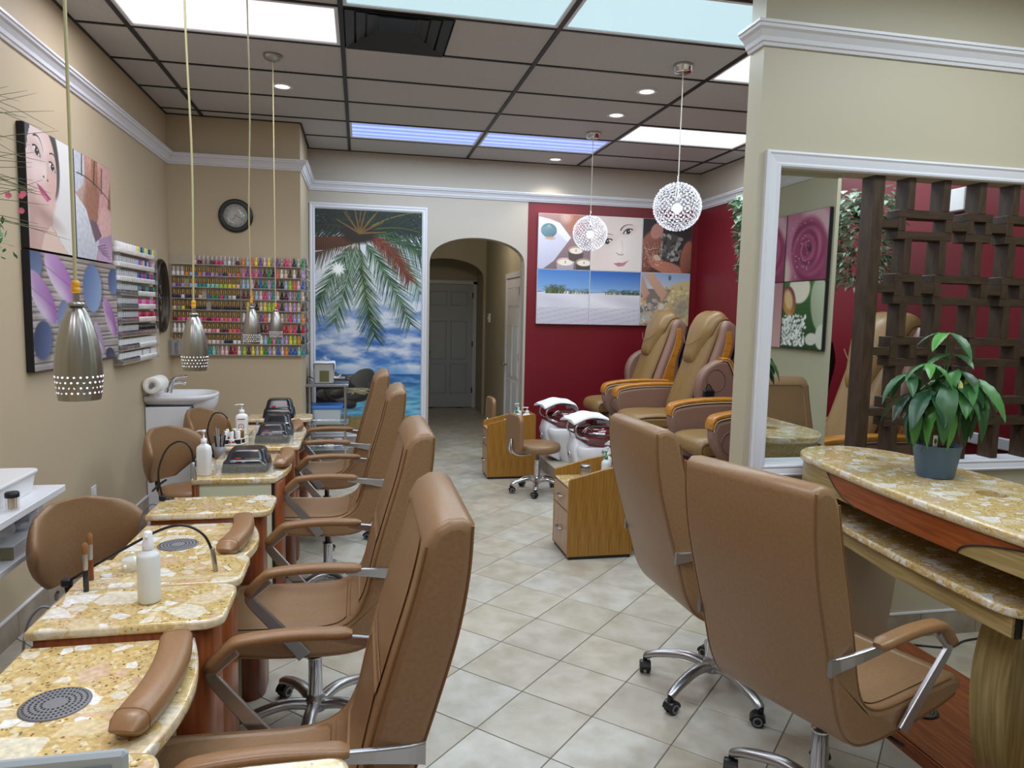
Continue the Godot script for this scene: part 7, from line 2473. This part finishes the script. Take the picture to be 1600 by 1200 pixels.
# ---------------------------------------------------------------- pendant lamps
func pendants():
	var says := ["brushed metal cone pendant hanging in front of the petals print", "brushed metal cone pendant hanging in front of the gold-capped polish", "brushed metal cone pendant over the station with the pale green panel", "brushed metal cone pendant over the station nearest the sink"]
	var k := 0
	for q in [[1.585, 1.416], [2.62, 1.388], [3.95, 1.415], [5.055, 1.397]]:
		var t := thing("cone_pendant", says[k], "pendant lamp", P(-0.552, q[1], q[0]), 0, "cone pendants over the nail stations")
		var prof := [[0.0375, 0.0], [0.0405, 0.020], [0.0425, 0.045], [0.0422, 0.070], [0.040, 0.095], [0.035, 0.125], [0.028, 0.152], [0.019, 0.175], [0.011, 0.187]]
		if not meshes.has("cone"):
			var s := st()
			var rings := []
			for sh in [0.0, -0.0016]:
				var pr := prof.duplicate()
				if sh < 0: pr.reverse()
				for p in pr:
					var r := PackedVector3Array()
					for i in 72:
						var a := TAU * i / 72
						var rad: float = (p[0] + sh) * (1.0 + 0.012 * cos(a * 18))
						r.append(Vector3(cos(a) * rad, p[1], -sin(a) * rad))
					rings.append(r)
			loft(s, rings, false, true)
			meshes.cone = done(s)
			s = st()
			for row in 4:
				var y := 0.016 + row * 0.0105
				for i in 24:
					var a := TAU * (i + 0.5 * (row % 2)) / 24
					var rad := lerpf(0.0395, 0.0425, row / 3.0) * 1.004
					var c := Vector3(cos(a) * rad, y, -sin(a) * rad)
					var n := Vector3(cos(a), 0, -sin(a))
					var u := Vector3(-sin(a), 0, -cos(a))
					var rr := PackedVector3Array()
					var r2 := PackedVector3Array()
					for j in 8:
						var b := TAU * j / 8
						rr.append(c + (u * cos(b) + Vector3.UP * sin(b)) * 0.0021 - n * 0.001)
						r2.append(c + (u * cos(b) + Vector3.UP * sin(b)) * 0.0021 + n * 0.0006)
					loft(s, [rr, r2], true, false)
			meshes.cone_holes = done(s)
		part(t, "shade", meshes.cone, M.nickel)
		part(t, "lit_perforations", meshes.cone_holes, glow("lamp_holes", "eef2ff", 1.3))
		part(t, "neck_ring", ringm([[0.009, 0.185], [0.014, 0.187], [0.0155, 0.190], [0.014, 0.194], [0.009, 0.196]], 20), M.nickel)
		part(t, "stem", lathem([[0.006, 0.19], [0.006, 0.215]], 12), M.nickel)
		part(t, "collar", lathem([[0.007, 0.213], [0.0075, 0.214], [0.0075, 0.224], [0.0068, 0.2245], [0.0075, 0.225], [0.007, 0.236], [0.004, 0.238]], 14), M.amber)
		var top: float = CEIL - q[1]
		var sway := 0.006 * sin(k * 2.1)
		part(t, "cord", tubem(spline([Vector3(0, 0.235, 0), Vector3(sway, 0.7, 0), Vector3(-sway, 1.2, sway), Vector3(0, top - 0.02, 0)], 8), 0.0034, 8), M.cord)
		part(t, "canopy", lathem([[0.001, top - 0.038], [0.02, top - 0.037], [0.052, top - 0.022], [0.06, top - 0.006], [0.06, top - 0.001]], 24), M.nickel)
		var sb := st()
		sphere(sb, Vector3(0, 0.05, 0), 0.02, 12)
		part(t, "bulb", done(sb), glow("bulb_white", "fff8ee", 3.0))
		var l := OmniLight3D.new()
		l.name = "cone_pendant_light"
		l.light_energy = 0.10
		l.light_color = Color("fff6ec")
		l.light_size = 0.02
		l.omni_range = 10
		l.shadow_enabled = true
		add_child(l, true)
		l.position = P(-0.552, q[1] + 0.05, q[0])
		k += 1
	k = 0
	for q in [[6.363, 2.338], [4.515, 2.325]]:
		var t := thing("crystal_pendant", ["smaller-looking crystal globe pendant in front of the red wall prints", "crystal globe pendant hanging near the partition end"][k], "pendant lamp", P(2.052, q[1], q[0]), 0, "crystal globe pendants")
		var R := 0.155
		if not meshes.has("beads"):
			var s := st()
			var n := 520
			for i in n:
				var y := 1.0 - 2.0 * (i + 0.5) / n
				var rr := sqrt(1 - y * y)
				var a := i * 2.39996
				var nrm := Vector3(cos(a) * rr, y, sin(a) * rr)
				var c := nrm * R
				var u := nrm.cross(Vector3(0.3, 1, 0.2)).normalized()
				var v := nrm.cross(u)
				var sz := 0.0092
				var ring := [u * sz, v * sz, -u * sz, -v * sz]
				s.set_smooth_group(0xFFFFFFFF)
				for j in 4:
					tri(s, c + nrm * sz * 0.7, c + ring[j], c + ring[(j + 1) % 4])
					tri(s, c - nrm * sz * 0.7, c + ring[j], c + ring[(j + 1) % 4], true)
			meshes.beads = done(s)
			s = st()
			for i in 12:
				var a := PI * i / 12
				var path := []
				for j in 37: path.append(Vector3(cos(a) * cos(TAU * j / 36), sin(TAU * j / 36), sin(a) * cos(TAU * j / 36)) * (R - 0.006))
				tube(s, path, 0.0012, 4, false)
			for i in 9:
				var y := -0.8 + 0.2 * i
				var path := []
				for j in 37: path.append(Vector3(cos(TAU * j / 36) * sqrt(1 - y * y), y, sin(TAU * j / 36) * sqrt(1 - y * y)) * (R - 0.006))
				tube(s, path, 0.0012, 4, false)
			meshes.globe_wire = done(s)
		var bd := part(t, "crystal_beads", meshes.beads, clear("crystal", "f4f6ff", 0.32, 0.02))
		bd.set_meta("kind", "stuff")
		part(t, "wire_cage", meshes.globe_wire, M.chrome)
		var sb := st()
		sphere(sb, Vector3(0, -0.01, 0), 0.032, 16)
		part(t, "bulb", done(sb), glow("bulb_globe", "ffffff", 3.0))
		part(t, "socket", lathem([[0.014, 0.02], [0.018, 0.03], [0.018, 0.08], [0.006, 0.085], [0.006, R + 0.05]], 14), M.chrome)
		var top: float = CEIL - q[1]
		part(t, "cord", tubem([Vector3(0, R + 0.045, 0), Vector3(0, top - 0.02, 0)], 0.0035, 8), mat("cord_pale", "cfcaba", 0.4))
		part(t, "canopy", lathem([[0.001, top - 0.05], [0.05, top - 0.05], [0.058, top - 0.042], [0.06, top - 0.022], [0.062, top - 0.02], [0.062, top - 0.001]], 28), M.chrome)
		var l := OmniLight3D.new()
		l.name = "crystal_pendant_light"
		l.light_energy = 0.09
		l.light_color = Color("fdfbff")
		l.light_size = 0.03
		l.omni_range = 12
		l.shadow_enabled = true
		add_child(l, true)
		l.position = P(2.052, q[1] - 0.01, q[0])
		k += 1

# ---------------------------------------------------------------- plants
func leaf_mesh(key: String, wd: float, droop: float, fold: float) -> ArrayMesh:
	# along +x, unit length
	if meshes.has(key): return meshes[key]
	var s := st()
	var rings := []
	var n := 12
	for i in n + 1:
		var u := float(i) / n
		var w := wd * pow(sin(PI * pow(u, 0.85)), 0.8) * (1.0 if i > 0 and i < n else 0.02) + 0.002
		var y := 0.10 * sin(u * PI * 0.6) - droop * u * u
		var rip := 0.008 * sin(u * 34.0)
		rings.append(PackedVector3Array([Vector3(u, y + fold * w + rip, -w), Vector3(u, y + fold * w * 0.3 - rip * 0.5, -w * 0.5), Vector3(u, y - 0.012, 0), Vector3(u, y + fold * w * 0.3 - rip * 0.5, w * 0.5), Vector3(u, y + fold * w + rip, w)]))
	loft(s, rings, false, true, true, false)
	meshes[key] = done(s)
	return meshes[key]

func plants():
	var leafm := func(key: String, hex: String) -> StandardMaterial3D:
		var m := mat(key, hex, 0.38)
		m.backlight_enabled = true
		m.backlight = Color(hex).darkened(0.55)
		return m
	leafm.call("leaf_a", "2f5a30")
	leafm.call("leaf_b", "3c7034")
	leafm.call("leaf_c", "4f8a3c")
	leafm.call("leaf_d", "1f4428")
	leafm.call("leaf_y", "c4c070")
	var t := thing("potted_plant", "money tree in a slate-blue pot on the drying desk", "potted plant", P(2.18, 1.013, 2.335))
	part(t, "pot", lathem([[0.001, 0.0], [0.064, 0.0], [0.066, 0.003], [0.084, 0.124], [0.085, 0.126], [0.081, 0.126], [0.078, 0.11], [0.001, 0.108]], 36), M.pot_blue)
	var s := st()
	lathe(s, [[0.079, 0.105], [0.06, 0.116], [0.03, 0.122], [0.001, 0.124]], 20)
	part(t, "soil", done(s), M.soil)
	for q in [[-0.012, 0.02, 0.0, 0.27], [0.014, 0.028, 0.01, 0.30]]:
		part(t, "trunk", tubem(spline([Vector3(q[0], 0.10, 0), Vector3(q[0] + q[2], 0.16, 0.005), Vector3(q[0] * 1.5, 0.22, 0), Vector3(q[0] * 0.6, q[3], 0)], 4), [0.021, 0.0215, 0.021, 0.020, 0.018, 0.016, 0.0145, 0.013, 0.012, 0.011, 0.010, 0.009, 0.008], 10), M.bark)
	var tg := part(t, "plant_tag", bxm(Vector3(-0.062, 0.10, 0.045), Vector3(-0.044, 0.168, 0.047), 0.002), M.white_plastic)
	var se := st()
	extr(se, circle2(0.006, 16, -0.053, 0.146, 0.010), 0.0472, 0.0478)
	part(tg, "green_mark", done(se), M.leaf_a)
	leaf_mesh("leaflet", 0.17, 0.35, 0.25)
	leaf_mesh("leaflet_hang", 0.18, 0.75, 0.2)
	# leaf fans: centre, lean direction, leaflet length, count
	var g := RandomNumberGenerator.new()
	g.seed = 5
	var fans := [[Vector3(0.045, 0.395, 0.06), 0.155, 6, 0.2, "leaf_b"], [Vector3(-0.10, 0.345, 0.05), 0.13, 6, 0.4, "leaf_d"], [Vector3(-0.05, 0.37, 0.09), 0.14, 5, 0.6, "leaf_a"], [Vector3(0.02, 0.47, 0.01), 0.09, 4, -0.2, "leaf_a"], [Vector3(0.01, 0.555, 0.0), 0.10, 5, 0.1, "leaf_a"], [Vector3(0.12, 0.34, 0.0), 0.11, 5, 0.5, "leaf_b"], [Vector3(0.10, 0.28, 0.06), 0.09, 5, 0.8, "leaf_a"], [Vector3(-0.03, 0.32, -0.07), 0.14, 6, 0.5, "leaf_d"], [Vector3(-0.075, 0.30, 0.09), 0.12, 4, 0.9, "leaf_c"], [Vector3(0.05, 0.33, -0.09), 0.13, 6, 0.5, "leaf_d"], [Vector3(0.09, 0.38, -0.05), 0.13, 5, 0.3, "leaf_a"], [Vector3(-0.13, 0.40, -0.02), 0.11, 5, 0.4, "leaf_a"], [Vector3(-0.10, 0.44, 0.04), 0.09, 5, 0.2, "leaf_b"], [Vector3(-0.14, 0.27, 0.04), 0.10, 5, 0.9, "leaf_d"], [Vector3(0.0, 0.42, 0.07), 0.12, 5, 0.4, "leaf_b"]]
	for f in fans:
		var c: Vector3 = f[0]
		part(t, "petiole", tubem(spline([Vector3(c.x * 0.08, 0.26, 0), Vector3(c.x * 0.5, (0.27 + c.y) / 2 + 0.03, c.z * 0.5), c], 5), 0.0028, 6), M.leaf_b)
		for k in f[2]:
			var a: float = TAU * k / f[2] + g.randf_range(-0.25, 0.25) + c.x * 3.0
			var down: float = 0.35 + f[3] * 0.8 + g.randf_range(-0.15, 0.25)
			var dir := Vector3(cos(a), -down * 0.9, sin(a)).normalized()
			var sd := dir.cross(Vector3.UP).normalized()
			var up := sd.cross(dir).normalized()
			var L: float = f[1] * g.randf_range(1.1, 1.45)
			var key: String = f[4]
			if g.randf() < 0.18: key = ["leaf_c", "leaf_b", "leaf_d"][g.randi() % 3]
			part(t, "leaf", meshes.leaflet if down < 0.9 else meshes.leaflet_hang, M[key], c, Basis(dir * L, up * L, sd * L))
	for q in [Vector3(-0.02, 0.385, 0.10), Vector3(0.015, 0.39, 0.09)]:
		part(t, "young_leaf", meshes.leaflet, M.leaf_y, q, Basis(Vector3(-0.02, -0.06, 0.03), Vector3(0.02, 0.02, 0.05), Vector3(0.05, 0, 0.01)))
	# trailing artificial plants hung on the red right wall and behind the partition end
	leafm.call("ivy_pale", "8fae92")
	leafm.call("ivy_white", "c4d4c4")
	leafm.call("ivy_green", "3c6a44")
	leafm.call("ivy_moss", "6c8468")
	if true:
		var defs := [["hanging_plant", "trailing pale green hanging plant beside the partition end", Vector3(2.60, 2.32, 4.42), 0.17, 0.56, 1], ["hanging_plant", "trailing variegated hanging plant seen through the lattice top", Vector3(3.30, 2.36, 4.3), 0.26, 0.62, 2]]
		for d in defs:
			var c: Vector3 = d[2]
			var h := thing(d[0], d[1], "hanging plant", P(c.x, c.y, c.z), 0, "hanging artificial plants")
			part(h, "basket", lathem([[0.001, -0.10], [0.05, -0.09], [0.085, -0.03], [0.09, 0.02], [0.08, 0.02], [0.001, 0.0]], 16), M.soil)
			part(h, "hanger", tubem([Vector3(0, 0.0, 0), Vector3(0, CEIL - c.y, 0)], 0.003, 6), M.grey_plastic)
			var gg := RandomNumberGenerator.new()
			gg.seed = 40 + d[5]
			var sf := [st(), st(), st(), st()]
			var nl := 1300
			for i in nl:
				var u := gg.randf()
				var a := gg.randf() * TAU
				var rad: float = d[3] * (0.55 + 0.45 * gg.randf()) * (1.0 - 0.45 * u)
				var p := Vector3(cos(a) * rad, 0.09 - u * d[4], sin(a) * rad)
				var dir := Vector3(cos(a) + gg.randf_range(-0.7, 0.7), gg.randf_range(-0.9, 0.4), sin(a) + gg.randf_range(-0.7, 0.7)).normalized()
				var sd := dir.cross(Vector3.UP).normalized()
				var up := sd.cross(dir)
				var L := gg.randf_range(0.035, 0.07)
				var wq: float = L * (0.45 if u < 0.35 else 0.22)
				var which := (0 if gg.randf() < 0.55 else 1) if u < 0.35 else (3 if gg.randf() < 0.6 else 1)
				if gg.randf() < 0.22: which = 2
				var z: SurfaceTool = sf[which]
				z.set_smooth_group(0xFFFFFFFF)
				var m1 := p + dir * L * 0.45 + sd * wq + up * 0.004
				var m2 := p + dir * L * 0.45 - sd * wq + up * 0.004
				var e := p + dir * L - up * 0.008
				tri(z, p, m1, e)
				tri(z, p, e, m2)
			var nm := ["ivy_pale", "ivy_white", "ivy_green", "ivy_moss"]
			for j in 4:
				var o := part(h, "foliage", done(sf[j]), M[nm[j]])
				o.set_meta("kind", "stuff")
			for j in 10:
				var a := gg.randf() * TAU
				part(h, "trailing_stem", tubem(spline([Vector3(0, 0, 0), Vector3(cos(a) * d[3] * 0.7, 0.03, sin(a) * d[3] * 0.7), Vector3(cos(a) * d[3] * 0.7, -d[4] * 0.85, sin(a) * d[3] * 0.7)], 6), 0.002, 5), M.ivy_moss)
	# flower spray with long grasses at the left edge
	var fl := thing("grass_spray", "wispy grass spray with pink blossoms at the left wall", "flowers", P(-1.115, 1.79, 2.55))
	var gs := RandomNumberGenerator.new()
	gs.seed = 9
	part(fl, "wall_vase", lathem([[0.001, -0.30], [0.03, -0.29], [0.05, -0.16], [0.045, -0.10], [0.001, -0.10]], 14), M.white_ceramic, Vector3(-0.25, 0, 0))
	part(fl, "stem", tubem(spline([Vector3(-0.25, -0.15, 0), Vector3(-0.2, 0.05, 0), Vector3(-0.12, 0.15, 0)], 4), 0.005, 6), M.leaf_a)
	for k in 34:
		var y := gs.randf_range(0.05, 0.42)
		var e := Vector3(gs.randf_range(0.06, 0.19), y + gs.randf_range(-0.06, 0.10), gs.randf_range(-0.12, 0.12))
		part(fl, "grass_blade", tubem(spline([Vector3(-0.16, 0.12, 0), Vector3(-0.06, y + 0.02, e.z * 0.4), e], 4), [0.0016, 0.0015, 0.0014, 0.0013, 0.0012, 0.0011, 0.001, 0.0008, 0.0004], 4), mat("grass_dry", "5c6448", 0.8))
	for k in 26:
		var c := Vector3(gs.randf_range(-0.16, 0.075), gs.randf_range(0.03, 0.20), gs.randf_range(-0.07, 0.07))
		var sfl := st()
		for j in 5:
			var a := TAU * j / 5
			var n1 := Vector3(cos(a), sin(a), 0.3).normalized() * 0.011
			var n2 := Vector3(cos(a + 0.7), sin(a + 0.7), 0.1).normalized() * 0.009
			tri(sfl, c, c + n1, c + n2)
			tri(sfl, c, c + n2, c + Vector3(cos(a + 1.25), sin(a + 1.25), 0.3).normalized() * 0.011)
		part(fl, "blossom", done(sfl), mat("blossom", "c86478", 0.7) if k % 3 else mat("blossom_pale", "dc9aa8", 0.7))
	var sg := st()
	for k in 160:
		var c := Vector3(gs.randf_range(-0.2, 0.035), gs.randf_range(-0.04, 0.09), gs.randf_range(-0.07, 0.07))
		var dir := Vector3(gs.randf_range(-1, 1), gs.randf_range(-1, 0.6), gs.randf_range(-1, 1)).normalized()
		var sd := dir.cross(Vector3.UP).normalized() * 0.006
		tri(sg, c, c + dir * 0.018 + sd, c + dir * 0.032)
		tri(sg, c, c + dir * 0.032, c + dir * 0.018 - sd)
	var fo := part(fl, "foliage", done(sg), M.leaf_b)
	fo.set_meta("kind", "stuff")

# ---------------------------------------------------------------- reception counter in the foreground
func reception():
	var t := thing("reception_counter", "golden marble counter corner in the foreground", "counter", P(-0.55, 0, 0.66))
	var s := st()
	extr(s, rrect(1.076, 0.44, 0.025, 4), 1.02, 1.05, 0.008, true, "y", Vector3.ZERO, 2)
	part(t, "slab", done(s), M.marble)
	part(t, "body", bxm(Vector3(-0.50, 0, -0.18), Vector3(0.48, 1.02, 0.20), 0.004), M.cherry)
	var f := thing("sign_frame", "grey framed sign standing on the foreground counter", "sign", P(-0.435, 1.051, 0.80))
	part(f, "frame", bxm(Vector3(-0.19, 0, -0.012), Vector3(0.188, 0.077, 0.0), 0.004), mat("frame_grey", "9aa4aa", 0.4))
	part(f, "panel", bxm(Vector3(-0.175, 0.008, 0.0), Vector3(0.173, 0.064, 0.002)), mat("sign_grey", "7a8088", 0.5))
	var tx := TextMesh.new()
	tx.text = "M"
	tx.font_size = 28
	tx.pixel_size = 0.0011
	tx.depth = 0.001
	part(f, "lettering", tx, mat("sign_letter", "4a5058", 0.6), Vector3(0.13, 0.045, 0.0025))
